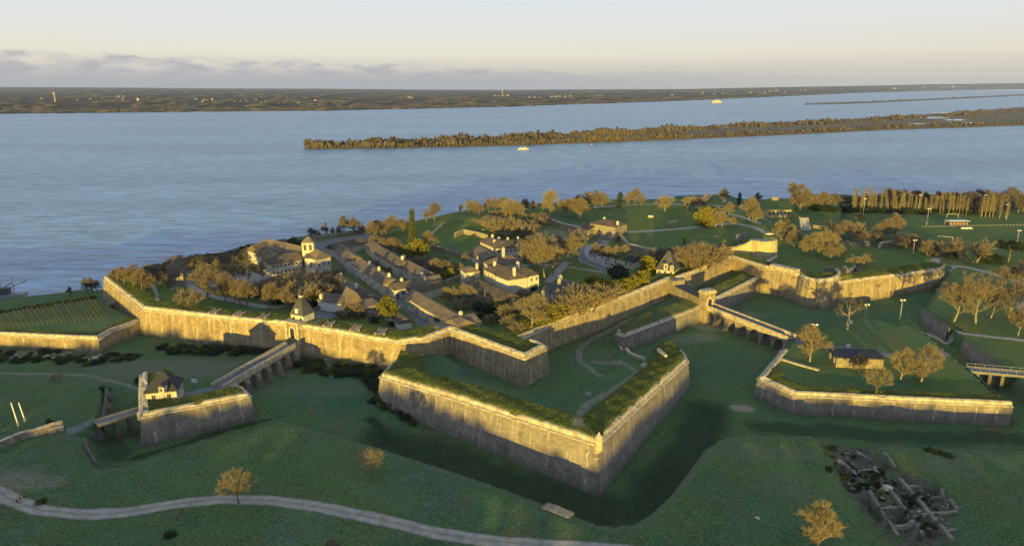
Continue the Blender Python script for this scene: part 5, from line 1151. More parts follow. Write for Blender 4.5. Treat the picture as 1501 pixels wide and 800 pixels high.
# ------------------------------------------------------------------ river, far shore, islands
def mk_water():
    m, nt, b = newmat('river_water'); p = geo(nt)
    cur = noise(nt, mapping(nt, p, (0.0011, 0.0060, 1), (0, 0, 0.12)), 1.0, 6, 0.6, 0.6)
    col = mixc(nt, ramp(nt, cur, [(0.36, 0.0), (0.66, 1.0)]), (0.090, 0.190, 0.310), (0.150, 0.285, 0.430))
    chop = noise(nt, mapping(nt, p, (0.075, 0.19, 0.2), (0, 0, 0.2)), 1.0, 6, 0.68, 0.3)
    chop2 = noise(nt, mapping(nt, p, (0.010, 0.040, 0.2), (0, 0, 0.15)), 1.0, 5, 0.62)
    fl = ramp(nt, noise(nt, mapping(nt, p, (0.035, 0.13, 0.2), (0, 0, 0.2)), 1.0, 8, 0.75, 0.4), [(0.36, 0.45), (0.66, 1.60)]); col = mixc(nt, 1.0, col, fl, 'MULTIPLY')
    nt.links.new(col, b.inputs['Base Color']); b.inputs['Roughness'].default_value = 0.32; b.inputs['IOR'].default_value = 1.42
    b.inputs['Specular IOR Level'].default_value = 0.65
    h = math_(nt, 'ADD', math_(nt, 'MULTIPLY', chop, 1.0), math_(nt, 'MULTIPLY', chop2, 3.2))
    bump(nt, b, h, 1.0, 1.7)
    return m
M['water'] = mk_water()
mb = MB(); mb.poly([(-24000, -20, 0), (24000, -20, 0), (24000, 18000, 0), (-24000, 18000, 0)])
tag(mb.build('river', M['water']), kind='structure')
def mk_farland():
    m, nt, b = newmat('far_farmland'); p = geo(nt)
    a = noise(nt, mapping(nt, p, (0.0012, 0.0010, 1)), 1.0, 8, 0.65, 0.5); c = noise(nt, mapping(nt, p, (0.006, 0.004, 1)), 1.0, 6, 0.7)
    col = mixc(nt, ramp(nt, a, [(0.38, 0.0), (0.62, 1.0)]), (0.066, 0.052, 0.042), (0.120, 0.094, 0.072))
    col = mixc(nt, ramp(nt, c, [(0.45, 0.0), (0.66, 0.9)]), col, (0.028, 0.026, 0.021))
    col = mixc(nt, ramp(nt, noise(nt, mapping(nt, p, (0.004, 0.0022, 3)), 1.0, 4), [(0.60, 0.0), (0.68, 0.7)]), col, (0.16, 0.125, 0.08))
    nt.links.new(col, b.inputs['Base Color']); b.inputs['Roughness'].default_value = 1.0; b.inputs['Specular IOR Level'].default_value = 0.0
    return m
M['farland'] = mk_farland()
M['farwood'] = mk_twig('far_winter_wood', (0.050, 0.043, 0.030), (0.095, 0.078, 0.052)); M['farwood2'] = mk_twig('far_green_wood', (0.034, 0.033, 0.022), (0.060, 0.054, 0.034))
M['marsh'] = simple('tidal_marsh', (0.085, 0.070, 0.042), (0.15, 0.115, 0.065), 0.02, 1.0)
M['pond'] = simple('pale_pond_water', (0.30, 0.38, 0.46), (0.40, 0.47, 0.54), 0.02, 0.2)
def interp(pts, x):
    for (x0, y0), (x1, y1) in zip(pts[:-1], pts[1:]):
        if x <= x1: return y0 + (y1 - y0) * (x - x0) / (x1 - x0)
    return pts[-1][1]
NEAR = [(-500, 165), (0, 166.5), (250, 164), (500, 161.5), (750, 156), (900, 151), (1000, 147.5), (1130, 142), (1250, 136.5), (1350, 133.6), (1501, 131), (1900, 128.6)]
TOPY = [(-500, 127), (0, 127.5), (400, 130), (750, 132), (1000, 130.5), (1200, 127), (1350, 124), (1501, 122), (1900, 121)]
def build_far():
    cols = list(range(-520, 1921, 20)); rows = 14; mb = MB(); g = []
    for px in cols:
        yn = interp(NEAR, px); yt = interp(TOPY, px); near = P(px, yn, 0); dn = near[1]
        dfar = max(dn * 1.35, min(17500, 100 / max(0.0045, (yt - 126.5) / F + 0.0005))); col = []
        r = ray(px, yt); ztop = ZC + r[2] / r[1] * dfar
        for k in range(rows):
            t = k / (rows - 1); y = dn + (dfar - dn) * t ** 1.5; x = near[0] * y / dn
            z = -1.0 + 3.5 * sm(min(1.0, k / 1.0)) + max(ztop - 4, 2) * max(0.0, t) ** 1.6 + (3 * math.sin(x / 900.0 + k) * t)
            col.append(mb.vert((x, y, z)))
        g.append(col)
    for a, b in zip(g[:-1], g[1:]):
        for k in range(rows - 1): mb.face((a[k], b[k], b[k + 1], a[k + 1]))
    o = mb.build('far_shore', M['farland'], smooth=True); tag(o, kind='structure')
    return o
build_far()
def far_height(px, t):
    yn = interp(NEAR, px); yt = interp(TOPY, px); near = P(px, yn, 0); dn = near[1]
    dfar = max(dn * 1.35, min(17500, 100 / max(0.0045, (yt - 126.5) / F + 0.0005))); r = ray(px, yt); ztop = ZC + r[2] / r[1] * dfar
    k = t * 13; y = dn + (dfar - dn) * t ** 1.5; x = near[0] * y / dn
    z = -1.0 + 3.5 * min(1.0, k) + max(ztop - 4, 2) * t ** 1.6 + 3 * math.sin(x / 900.0 + k) * t
    return np.array((x, y, z))
def clump(mb, c, r, h, rnd, m=0, n=6):
    """a far tree crown a few pixels high: a ragged faceted lump standing on a short trunk"""
    rings = []; ph = rnd.uniform(0, 6.28)
    for rr, zz in ((0.25, 0.0), (0.75, 0.22), (1.0, 0.5), (0.75, 0.8)):
        rings.append([mb.vert((c[0] + r * rr * rnd.uniform(0.7, 1.25) * math.cos(ph + 2 * math.pi * i / n), c[1] + r * rr * rnd.uniform(0.7, 1.25) * math.sin(ph + 2 * math.pi * i / n), c[2] + h * (zz + rnd.uniform(-0.08, 0.08)))) for i in range(n)])
    top = mb.vert((c[0] + rnd.uniform(-.2, .2) * r, c[1], c[2] + h * rnd.uniform(0.9, 1.12)))
    for a, b in zip(rings[:-1], rings[1:]):
        for i in range(n): j = (i + 1) % n; mb.face((a[i], a[j], b[j], b[i]), m)
    for i in range(n): mb.face((rings[-1][i], rings[-1][(i + 1) % n], top), m)
def far_woods():
    rnd = random.Random(3); mb = MB()
    for i in range(5200):
        px = rnd.uniform(-450, 1850); t = rnd.random() ** 1.6 * 0.9
        if math.sin(px / 37.0 + t * 9) + math.sin(px / 13.0 - t * 23) < -0.2 and t > 0.06: continue
        p = far_height(px, t); s = p[1] / 4000; w = rnd.uniform(18, 50) * max(1, s ** 0.8); h = rnd.uniform(7, 15)
        clump(mb, p - np.array((0, 0, 1)), w, h, rnd, 1 if rnd.random() < 0.3 else 0)
    o = mb.build('woodland', [M['farwood'], M['farwood2']]); tag(o, 'brown winter woods and hedges spread over the far shore', 'woodland', kind='stuff')
far_woods()
def hull(nb, near, back, z=0.6, name='island_ground', mat='marsh'):
    mb = MB(); a = [mb.vert((*P2(x, y, 0), z)) for x, y in near]; b = [mb.vert((*P2(x, y, 0), z)) for x, y in back]
    a0 = [mb.vert((*P2(x, y + 1, 0), -2)) for x, y in near]; b0 = [mb.vert((*P2(x, y - 0.5, 0), -2)) for x, y in back]
    n = len(near)
    for i in range(n - 1): mb.face((a[i], a[i + 1], b[i + 1], b[i])); mb.face((a0[i], a0[i + 1], a[i + 1], a[i])); mb.face((b[i], b[i + 1], b0[i + 1], b0[i]))
    o = mb.build(name, M[mat]); tag(o, kind='structure'); return o
ISN = [(446, 217.5), (500, 217.8), (600, 216.5), (700, 214.5), (765, 212.8), (900, 208.5), (1000, 204.5), (1100, 200), (1200, 195.5), (1300, 190.5), (1400, 187.5), (1501, 184), (1700, 176), (1950, 168)]
ISB = [(452, 214.5), (500, 212), (600, 208), (700, 203.5), (765, 200.5), (900, 193.5), (1000, 188), (1100, 182), (1200, 178), (1300, 172), (1400, 165.5), (1501, 157.5), (1700, 150), (1950, 144)]
hull(1, ISN, ISB, 1.2)
FIN = [(1178, 153.6), (1240, 152.4), (1300, 150), (1400, 145), (1501, 140.2), (1700, 136.5), (1900, 134)]
FIB = [(1180, 152.6), (1240, 150), (1300, 148.2), (1400, 143.4), (1501, 138.6), (1700, 135.3), (1900, 133)]
hull(1, FIN, FIB, 1.0)
def lerp_line(pts, px):
    return interp(pts, px)
def island_wood(near, back, n, x0, x1, hr, label, seed, gaps=True):
    rnd = random.Random(seed); mb = MB()
    for i in range(n):
        px = x0 + (x1 - x0) * rnd.random() ** 0.9; f = rnd.random()
        y = lerp_line(near, px) * (1 - f) + lerp_line(back, px) * f; p = P(px, y, 0.9)
        # keep the open marsh in the middle of the right half clear of trees
        if gaps and px > 980 and 0.22 < f < 0.72 and rnd.random() < 0.9: continue
        if gaps and px > 700 and 0.2 < f < 0.6 and rnd.random() < 0.45: continue
        h = rnd.uniform(*hr) * (1.0 if f < 0.2 or f > 0.6 else 0.75)
        if gaps and px > 1000: h *= 0.85
        h *= 0.80 + 0.22 * math.sin(px / 17.0) + 0.16 * math.sin(px / 5.3 + f * 6) + (0.35 if rnd.random() < 0.04 else 0)
        if f < 0.08: h *= 0.5
        clump(mb, p - np.array((0, 0, 0.6)), h * rnd.uniform(0.18, 0.42), h, rnd, rnd.choice((0, 0, 0, 1, 2, 2)), 5)
    o = mb.build('woodland', [M['islewood'], M['farwood2'], M['islewood2']]); tag(o, label, 'woodland', kind='stuff'); return o
M['islewood2'] = mk_twig('island_dark_wood', (0.050, 0.038, 0.024), (0.085, 0.064, 0.040)); M['islewood'] = mk_twig('island_winter_wood', (0.060, 0.050, 0.032), (0.12, 0.098, 0.062))
island_wood(ISN, ISB, 15000, 449, 1900, (4.5, 12.5), 'brown winter wood covering the long low island in the river', 11)
island_wood(FIN, FIB, 700, 1180, 1890, (7, 12), 'thin dark line of trees on the farther narrow island', 12, False)
def pond(px0, px1, y, dy, seed):
    rnd = random.Random(seed); mb = MB(); n = 14; ids = []
    for i in range(n):
        t = 2 * math.pi * i / n; k = rnd.uniform(0.7, 1.25)
        ids.append(mb.vert((*P2((px0 + px1) / 2 + (px1 - px0) / 2 * math.cos(t) * k, y + dy * math.sin(t) * k, 1.25), 1.25)))
    mb.face(ids); tag(mb.build('pond', M['pond']), kind='structure')
for a in ((1350, 1392, 172.5, 1.6, 1), (1362, 1425, 165.6, 1.0, 2), (1388, 1440, 180.5, 0.9, 3), (1050, 1085, 186.5, 0.9, 4), (962, 985, 196.5, 0.7, 5), (1385, 1415, 176, 1.2, 6), (1420, 1447, 181.3, 0.7, 7), (1330, 1360, 181.5, 0.6, 8)): pond(*a)

M['farplaster'] = simple('far_house_plaster', (0.20, 0.185, 0.165), (0.28, 0.26, 0.23), 0.01)
# houses of the villages on the far shore
def far_house_proto():
    root = empty('distant_house', (0, 0, 0), 'tiny pale house among the villages of the far shore', 'house', 'houses on the far shore')
    mb = MB(); mb.box((0, 0, 3), (14, 9, 6)); mb.build('wall', M['farplaster'], root)
    mb = MB(); v = [(-7.5, -5, 6), (7.5, -5, 6), (7.5, 5, 6), (-7.5, 5, 6), (-7.5, 0, 9), (7.5, 0, 9)]; i = [mb.vert(q) for q in v]
    mb.face((i[0], i[1], i[5], i[4])); mb.face((i[2], i[3], i[4], i[5])); mb.face((i[0], i[4], i[3])); mb.face((i[1], i[2], i[5])); mb.build('roof', M['tile'], root, fix=True)
    return root
def at_far(px, py):
    best = None
    for k in range(0, 200):
        t = k / 200; p = far_height(px, t); z = p[2] - ZC; d = p[1] * cP - z * sP; v = CY + F * (-(z * cP) - p[1] * sP) / d
        if v <= py: return p
    return far_height(px, 0.9)
fh = far_house_proto(); first = True; rnd = random.Random(21)
spots = [(x + rnd.uniform(-2, 2), 146 + rnd.uniform(-2.5, 2.5) + (x - 150) * 0.012) for x in (66, 100, 118, 135, 152, 155, 160, 166, 170, 176, 181, 185, 212, 217, 222, 240, 243, 247, 251, 256, 260, 263, 268, 275, 281, 288, 297, 302, 306, 311, 315, 330, 338, 345, 355, 362, 378, 385, 392, 405, 412, 420, 430, 437, 447, 452, 458, 464, 470, 475)]
spots += [(174, 142), (178, 142.5), (184, 142), (600, 143.5), (604, 144), (726, 141.5), (732, 141), (738, 141.5), (744, 141), (768, 144), (776, 143.5), (784, 143.5), (792, 144), (808, 142.5), (814, 142.5), (820, 142), (828, 142.5), (836, 142), (862, 135.5), (866, 136), (875, 142), (880, 142), (892, 143), (985, 140), (1030, 137), (1046, 139), (1060, 139.5), (1066, 138), (1100, 137), (1120, 136), (1128, 135), (1137, 134), (1150, 135), (1172, 133.5), (1180, 133), (1300, 131.5), (1310, 131), (1316, 130.8), (1325, 130.5), (1352, 129.6), (1380, 128.8), (1388, 128.4), (1396, 128.2), (1404, 128), (1412, 127.8)]
for x, y in spots:
    o = fh if first else copy_tree(fh); first = False
    p = at_far(x, y); s = max(0.8, p[1] / 5200) * rnd.uniform(0.7, 1.5); o.location = p; o.rotation_euler = (0, 0, rnd.uniform(-0.6, 0.6)); o.scale = (s, s, s * 0.9)
p = at_far(84, 150); wt = empty('water_tower', p, 'tall white water tower on the far shore at the left', 'water tower')
mb = MB(); mb.lathe(p, [(5, 0), (4, 34), (5, 44)], 10); mb.build('shaft', M['farplaster'], wt); mb = MB(); mb.lathe(p, [(5, 44.1), (9, 50), (9, 56), (2, 60)], 12); mb.build('tank', M['farplaster'], wt)
p = at_far(205, 150); st = empty('church_steeple', p, 'grey church steeple in the village across the river', 'church')
mb = MB(); mb.box((p[0], p[1], p[2] + 11), (9, 9, 22)); mb.build('tower', M['plaster'], st); pyramid(st, p[:2], p[2] + 22.01, 10, 10, 22, 0, 'slate', 'spire')
p = at_far(736.5, 141); wt = empty('water_tower', p, 'thin white water tower on the skyline above the middle of the river', 'water tower')
mb = MB(); mb.lathe(p, [(5, 0), (4, 40), (5, 48)], 10); mb.build('shaft', M['farplaster'], wt); mb = MB(); mb.lathe(p, [(5, 48.1), (10, 55), (10, 61), (2, 65)], 12); mb.build('tank', M['farplaster'], wt)

# ------------------------------------------------------------------ boats
M['boatyellow'] = simple('orange_yellow_hull_paint', (0.45, 0.30, 0.09), (0.52, 0.36, 0.12), 0.5, 0.5)
M['boatwhite'] = simple('cream_hull_paint', (0.36, 0.34, 0.30), (0.42, 0.40, 0.36), 0.5, 0.5)
M['boatdark'] = simple('dark_hull_paint', (0.05, 0.06, 0.075), (0.08, 0.09, 0.10), 0.5, 0.5)
def boat(px, py, length, label, hullm, cat, kind, rz=0.0, name='boat'):
    p = P(px, py, 0); root = empty(name, p, label, cat); L = length; B = L * 0.2; D = L * 0.10; mb = MB(); secs = []
    ca, sa = math.cos(rz), math.sin(rz)
    def q(x, y, z): return (p[0] + x * ca - y * sa, p[1] + x * sa + y * ca, z)
    for x, w, sh in ((-0.5, 0.75, 0.1), (-0.4, 0.95, 0.03), (0, 1.0, 0.0), (0.3, 0.8, 0.15), (0.42, 0.45, 0.3), (0.5, 0.04, 0.45)):
        secs.append([mb.vert(q(x * L, s * w * B / 2 * k, z)) for s, k, z in ((-1, 1, D * (1 + sh)), (-1, 0.7, -0.6), (1, 0.7, -0.6), (1, 1, D * (1 + sh)))])
    for a, b in zip(secs[:-1], secs[1:]):
        for k in range(4): mb.face((a[k], a[(k + 1) % 4], b[(k + 1) % 4], b[k]))
    mb.face(secs[0]); mb.face(secs[-1]); mb.build('hull', hullm, root, fix=True)
    def bx(nm, x, z, sx, sy, sz, mt):
        mb = MB(); c_ = q(x * L, 0, z); mb.box(c_, (sx * L, sy * B, sz), rz); return mb.build(nm, M[mt], root)
    if kind == 'ferry':
        bx('lower_deck', -0.03, D * 1.05 + L * .035, 0.8, 0.85, L * 0.07, 'boatwhite'); bx('upper_deck', -0.06, D * 1.05 + L * .105, 0.6, 0.75, L * 0.06, 'boatyellow'); bx('bridge', 0.12, D * 1.05 + L * .165, 0.14, 0.6, L * 0.05, 'boatwhite'); bx('funnel', -0.2, D * 1.05 + L * .18, 0.06, 0.2, L * 0.08, 'boatyellow')
    elif kind == 'barge':
        bx('deckhouse', -0.12, D + L * .055, 0.5, 0.7, L * 0.11, 'boatwhite'); bx('wheelhouse', 0.2, D + L * .06, 0.14, 0.55, L * 0.13, 'boatwhite'); bx('window_band', -0.12, D + L * .07, 0.46, 0.72, L * 0.03, 'glass')
        mb = MB(); a_ = q(0.2 * L, 0, D + L * .12); mb.tube(a_, (a_[0], a_[1], a_[2] + L * .15), 0.12, 0.06, 5); mb.build('mast', M['metal'], root)
    else:
        bx('cabin', -0.1, D + L * .06, 0.3, 0.6, L * 0.12, 'boatwhite')
        mb = MB(); a_ = q(0.1 * L, 0, D); mb.tube(a_, (a_[0], a_[1], a_[2] + L * .35), 0.12, 0.05, 5); mb.build('mast', M['metal'], root)
    return root
boat(1050.5, 151, 62, 'distant orange yellow ferry crossing the river beyond the island', M['boatyellow'], 'ferry', 'ferry', 0.05, 'ferry')
boat(767, 219.5, 18, 'cream cabin boat moored off the island shore', M['boatwhite'], 'boat', 'barge', 0.1)
boat(868, 213, 9, 'tiny dark boat moored close under the wooded island', M['boatdark'], 'boat', 'small', 0.0)
boat(910, 208.5, 8, 'smallest dark boat, under the island shore right of the others', M['boatdark'], 'boat', 'small', 0.3)
# pontoon at the left edge
p = P(8, 436, 0.6); pn = empty('pontoon', p, 'grey landing pontoon with gangway and posts at the left edge of the river', 'pontoon')
mb = MB(); mb.box((p[0] - 6, p[1] + 2, 0.9), (26, 5, 1.4), 0.2); mb.build('float', M['wood'], pn)
mb = MB(); mb.box((p[0] - 4, p[1] + 2, 3.2), (9, 3.4, 3.2), 0.2); mb.build('cabin', M['boatdark'], pn)
for dx, dy, hh in ((-13, 0, 13), (1.5, 4.5, 11), (-5, 5, 15)):
    mb = MB(); mb.tube((p[0] + dx, p[1] + dy, -1), (p[0] + dx, p[1] + dy, hh), 0.3, 0.22, 6); mb.build('post', M['metal'], pn)
mb = MB(); mb.tube((p[0] + 1, p[1] + 1, 5), (p[0] + 13, p[1] - 2, 9.6), 0.25, 0.25, 5); mb.tube((p[0] - 7, p[1] - 1, 2), (p[0] + 1.5, p[1] + 4.5, 7), 0.3, 0.3, 5); mb.build('gangway', M['wood'], pn)

# ------------------------------------------------------------------ the evening air
if HAZE > 0:
    m = bpy.data.materials.new('evening_haze'); m.use_nodes = True; nt = m.node_tree; nt.nodes.remove(nt.nodes['Principled BSDF']); pv = N(nt, 'ShaderNodeVolumePrincipled')
    pv.inputs['Color'].default_value = (0.42, 0.54, 1.0, 1); pv.inputs['Density'].default_value = HAZE; nt.links.new(pv.outputs[0], nt.nodes['Material Output'].inputs['Volume'])
    mb = MB(); mb.box((0, 7800, 147), (50000, 22400, 306)); tag(mb.build('haze', m), 'thin bluish evening haze over river and land', 'haze', kind='stuff')
# ------------------------------------------------------------------ sky, sun, camera
SUN_EL = R(SUNEL)
w = bpy.data.worlds.new('World'); scene.world = w; w.use_nodes = True; nt = w.node_tree
for n in list(nt.nodes): nt.nodes.remove(n)
out = N(nt, 'ShaderNodeOutputWorld'); bg = N(nt, 'ShaderNodeBackground'); sky = N(nt, 'ShaderNodeTexSky'); sky.sky_type = 'NISHITA'; sky.sun_disc = False
sky.sun_elevation = SUN_EL; sky.sun_rotation = math.pi + SUN_AZ; sky.altitude = 50; sky.air_density = 1.0; sky.dust_density = 1.0; sky.ozone_density = 1.5
tc = N(nt, 'ShaderNodeTexCoord').outputs['Generated']; sep = N(nt, 'ShaderNodeSeparateXYZ'); nt.links.new(tc, sep.inputs[0])
x, y, z = sep.outputs
el = math_(nt, 'MULTIPLY', math_(nt, 'ARCSINE', z), 57.2958)      # elevation in degrees
az = math_(nt, 'MULTIPLY', math_(nt, 'ARCTAN2', x, y), 57.2958)    # azimuth from the view axis, degrees, right positive
# thin evening veil: cream near the horizon, whiter above, bluish higher up
K = SKYK
veil = ramp(nt, math_(nt, 'DIVIDE', math_(nt, 'ADD', el, 5.0), 95.0), [(0.0, (0.40, 0.42, 0.47)), (0.0526, (0.53, 0.50, 0.475)), (0.064, (0.65, 0.605, 0.54)), (0.078, (0.82, 0.78, 0.67)), (0.098, (0.77, 0.775, 0.76)), (0.122, (0.72, 0.765, 0.80)), (0.17, (0.60, 0.68, 0.77)), (0.28, (0.53, 0.63, 0.77)), (0.50, (0.46, 0.565, 0.74)), (1.0, (0.40, 0.51, 0.70))])
rightness = ramp(nt, math_(nt, 'DIVIDE', math_(nt, 'ADD', az, 40.0), 80.0), [(0.45, 0.0), (0.95, 1.0)])
low = ramp(nt, math_(nt, 'DIVIDE', el, 6.0), [(0.0, 1.0), (0.9, 0.0)])
veil = mixc(nt, math_(nt, 'MULTIPLY', math_(nt, 'MULTIPLY', rightness, low), 0.6), veil, (0.68, 0.62, 0.55))
# far bank of cumulus low over the left half of the horizon
cmb = N(nt, 'ShaderNodeCombineXYZ'); nt.links.new(az, cmb.inputs[0]); nt.links.new(el, cmb.inputs[1])
n1 = noise(nt, mapping(nt, cmb.outputs[0], (0.30, 0.9, 1)), 1.0, 7, 0.62, 0.25)
n0 = noise(nt, mapping(nt, cmb.outputs[0], (0.07, 0.15, 1)), 1.0, 3)
topel = math_(nt, 'ADD', math_(nt, 'MULTIPLY', math_(nt, 'SUBTRACT', n1, 0.5), 2.3), math_(nt, 'MULTIPLY_ADD', n0, 0.8, 1.85))
topel = math_(nt, 'SUBTRACT', topel, math_(nt, 'MULTIPLY', ramp(nt, math_(nt, 'DIVIDE', math_(nt, 'ADD', az, 40.0), 80.0), [(0.05, 0.0), (0.60, 1.0)]), 1.0))
inside_ = math_(nt, 'MULTIPLY', math_(nt, 'SUBTRACT', topel, el), 3.2, clamp=True)
fade = ramp(nt, math_(nt, 'DIVIDE', math_(nt, 'ADD', az, 40.0), 80.0), [(0.45, 1.0), (0.80, 0.0)])
lit = ramp(nt, noise(nt, mapping(nt, cmb.outputs[0], (0.38, 1.3, 3)), 1.0, 6, 0.6), [(0.40, (0.47, 0.455, 0.505)), (0.62, (0.78, 0.72, 0.62))])
body = mixc(nt, math_(nt, 'SUBTRACT', math_(nt, 'MULTIPLY', el, 0.75), 0.25, clamp=True), (0.40, 0.415, 0.48), lit)
veil = mixc(nt, math_(nt, 'MULTIPLY', inside_, fade), veil, body)
add = mixc(nt, 1.0, sky.outputs[0], (SKYN, SKYN, SKYN), 'MULTIPLY')
vk = mixc(nt, 1.0, veil, (K, K, K), 'MULTIPLY')
tot = mixc(nt, 1.0, add, vk, 'ADD')
nt.links.new(tot, bg.inputs[0]); bg.inputs[1].default_value = 0.1; nt.links.new(bg.outputs[0], out.inputs[0])

sl = bpy.data.lights.new('Sun', 'SUN'); sl.energy = SUNE; sl.angle = R(0.5); sl.color = SUNC
so = bpy.data.objects.new('Sun', sl); COL.objects.link(so)
dirv = Vector((SUNX * math.cos(SUN_EL), SUNY * math.cos(SUN_EL), -math.sin(SUN_EL))); so.rotation_euler = dirv.to_track_quat('-Z', 'Y').to_euler(); so.location = (-100, -200, 120)
cam = bpy.data.cameras.new('Camera'); co = bpy.data.objects.new('Camera', cam); COL.objects.link(co); scene.camera = co
co.location = (0, 0, ZC); co.rotation_euler = (math.pi / 2 - PIT, 0, 0); cam.sensor_fit = 'HORIZONTAL'; cam.sensor_width = 36; cam.lens = 36 * F / 1501; cam.clip_start = 1; cam.clip_end = 120000
cam.shift_x = 0; cam.shift_y = 0
vs = scene.view_settings; vs.view_transform = 'Standard'; vs.look = 'None'; vs.gamma = 1; vs.exposure = EXPO; vs.use_curve_mapping = False
scene.render.engine = 'CYCLES'
# ------------------------------------------------------------------ trees: a few of each kind are grown, then copied
def rot_about(d, ax, a): return Matrix.Rotation(a, 3, ax) @ d
def grow(trunkmb, twigmb, p, d, L, r, lvl, maxl, rnd, spread, up, split, tm=0, tw=0.05):
    segs = 3 if lvl < 2 else 2
    for s in range(segs):
        nd = (d + Vector((rnd.uniform(-1, 1), rnd.uniform(-1, 1), rnd.uniform(-0.6, 1))) * 0.16 + Vector((0, 0, up * 0.12))).normalized()
        q = p + nd * (L / segs); r1 = r * (0.86 if s < segs - 1 else 0.75)
        mb = trunkmb if lvl <= 2 else twigmb
        mb.tube(p, q, r, r1, 5 if lvl < 2 else 3, cap=False)
        if lvl >= 1 and lvl < maxl and rnd.random() < 0.8:
            ax = Vector((rnd.uniform(-1, 1), rnd.uniform(-1, 1), rnd.uniform(-1, 1))).normalized()
            grow(trunkmb, twigmb, q, rot_about(nd, ax, rnd.uniform(0.5, 1.0) * spread), L * rnd.uniform(0.45, 0.68), max(r1 * 0.6, tw * 0.5), lvl + 1, maxl, rnd, spread, up, split, tm, tw)
        p, d, r = q, nd, r1
    if lvl < maxl:
        n = split + (rnd.random() < 0.5)
        for k in range(n):
            ax = d.orthogonal().normalized(); ax = rot_about(ax, d, 2 * math.pi * (k + rnd.uniform(-0.25, 0.25)) / n)
            grow(trunkmb, twigmb, p, rot_about(d, ax, rnd.uniform(0.35, 0.75) * spread), L * rnd.uniform(0.62, 0.82), max(r * 0.72, tw * 0.5), lvl + 1, maxl, rnd, spread, up, split, tm, tw)
    else:
        for k in range(6):
            e = d + Vector((rnd.uniform(-1, 1), rnd.uniform(-1, 1), rnd.uniform(-0.5, 1))) * 0.9; e.normalize(); l = rnd.uniform(0.35, 0.9); w = Vector((rnd.uniform(-1, 1), rnd.uniform(-1, 1), rnd.uniform(-1, 1))).normalized() * tw
            a = p - d * rnd.uniform(0, L * 0.7); twigmb.poly([a - w, a + w, a + e * l + w * 0.3, a + e * l - w * 0.3])
def cross_leaves(mb, c, s, rnd, n):
    for _ in range(n):
        o = Vector((rnd.gauss(0, 1), rnd.gauss(0, 1), rnd.gauss(0, 0.8))) * s * 0.55; u = Vector((rnd.uniform(-1, 1), rnd.uniform(-1, 1), rnd.uniform(-1, 1))).normalized(); v = u.orthogonal().normalized(); v = rot_about(v, u, rnd.uniform(0, 6.28)); k = s * rnd.uniform(0.22, 0.42)
        p = Vector(c) + o; mb.poly([p - u * k - v * k * 0.6, p + u * k - v * k * 0.5, p + u * k * 0.8 + v * k * 0.6, p - u * k * 0.7 + v * k * 0.5])
PROTO = {}
def finish(kind, tmb, cmb, tmat, cmat, height, tn='trunk'):
    root = bpy.data.objects.new(KN[kind][0], None); COL.objects.link(root); t = tmb.build(tn, M[tmat], root); c = cmb.build('crown', M[cmat], root) if cmb is not None else None
    zs = [v[2] for v in tmb.v] + ([v[2] for v in cmb.v] if cmb else []); zs.sort(); top = zs[int(len(zs) * 0.997)]
    PROTO.setdefault(kind, []).append([root, top, False])
KN = {'bare': ('bare_tree', 'tree'), 'gold': ('bare_tree', 'tree'), 'grey': ('bare_tree', 'tree'), 'tall': ('bare_tree', 'tree'), 'gnarled': ('bare_tree', 'tree'), 'brush': ('bare_shrub', 'shrub'), 'goldbrush': ('bare_shrub', 'shrub'), 'ever': ('evergreen_tree', 'tree'), 'yellow': ('evergreen_shrub', 'shrub'), 'dark': ('evergreen_shrub', 'shrub'),
      'pine': ('pine_tree', 'pine'), 'umbrella': ('pine_tree', 'pine'), 'poplar': ('poplar_tree', 'poplar'), 'conifer': ('conifer_tree', 'conifer'), 'cypress': ('conifer_tree', 'conifer'), 'scrub': ('scrub_bush', 'bush')}
def mk_bare(kind, seed, h, tmat, cmat, spread=0.8, up=0.8, split=3, tr=0.2, frac=0.14, maxl=4, tw=0.04, wid=0.3):
    """limbs leave the trunk all the way up, so the crown is an oval that starts low"""
    rnd = random.Random(seed); t = MB(); c = MB(); p = Vector((0, 0, -0.3)); d = Vector((rnd.uniform(-.06, .06), rnd.uniform(-.06, .06), 1)).normalized()
    n = 9 if maxl > 3 else 5; z0 = h * frac; pts = []
    q = p.copy(); r = tr * 1.3
    for k in range(n + 1):
        nz = z0 + (h * 0.66 - z0) * k / n; nd = (d + Vector((rnd.uniform(-1, 1), rnd.uniform(-1, 1), 0)) * 0.07).normalized(); e = q + nd * ((nz - q.z) / nd.z); r2 = tr * (1.0 - 0.80 * k / n)
        t.tube(q, e, r, r2, 6 if k < 4 else 4, cap=False); q, r = e, r2; pts.append((q.copy(), r))
    ph = rnd.uniform(0, 6.28)
    for k, (b, r) in enumerate(pts):
        f = k / n
        for m in range(2 if k % 2 else 1):
            a = ph + k * 2.4 + m * 2.9 + rnd.uniform(-.4, .4); tilt = (1.0 - 0.75 * f) * spread + rnd.uniform(-.12, .12)
            dd = Vector((math.cos(a) * math.sin(tilt + 0.15), math.sin(a) * math.sin(tilt + 0.15), math.cos(tilt + 0.15)))
            L = h * wid * (0.70 + 0.5 * math.sin(math.pi * min(1, 0.2 + f * 0.75))) * rnd.uniform(0.75, 1.1)
            grow(t, c, b, dd, L * 0.55, max(r * 0.55, 0.05), 2 if k > 3 else 1, maxl, rnd, spread, up, split if k > 1 else max(2, split - 1), tw=tw)
    grow(t, c, q, d, h * 0.16, r, 2, maxl, rnd, spread, up, split, tw=tw)
    finish(kind, t, c, tmat, cmat, h)
for s in (1, 2, 3): mk_bare('bare', s, 10, 'bark', 'twig', spread=0.95, wid=0.34)
for s in (4, 5): mk_bare('gold', s, 10, 'palebark', 'twiggold', spread=0.9, wid=0.33)
for s in (6, 7): mk_bare('grey', s, 9, 'bark', 'twiggrey', spread=0.9, wid=0.34)
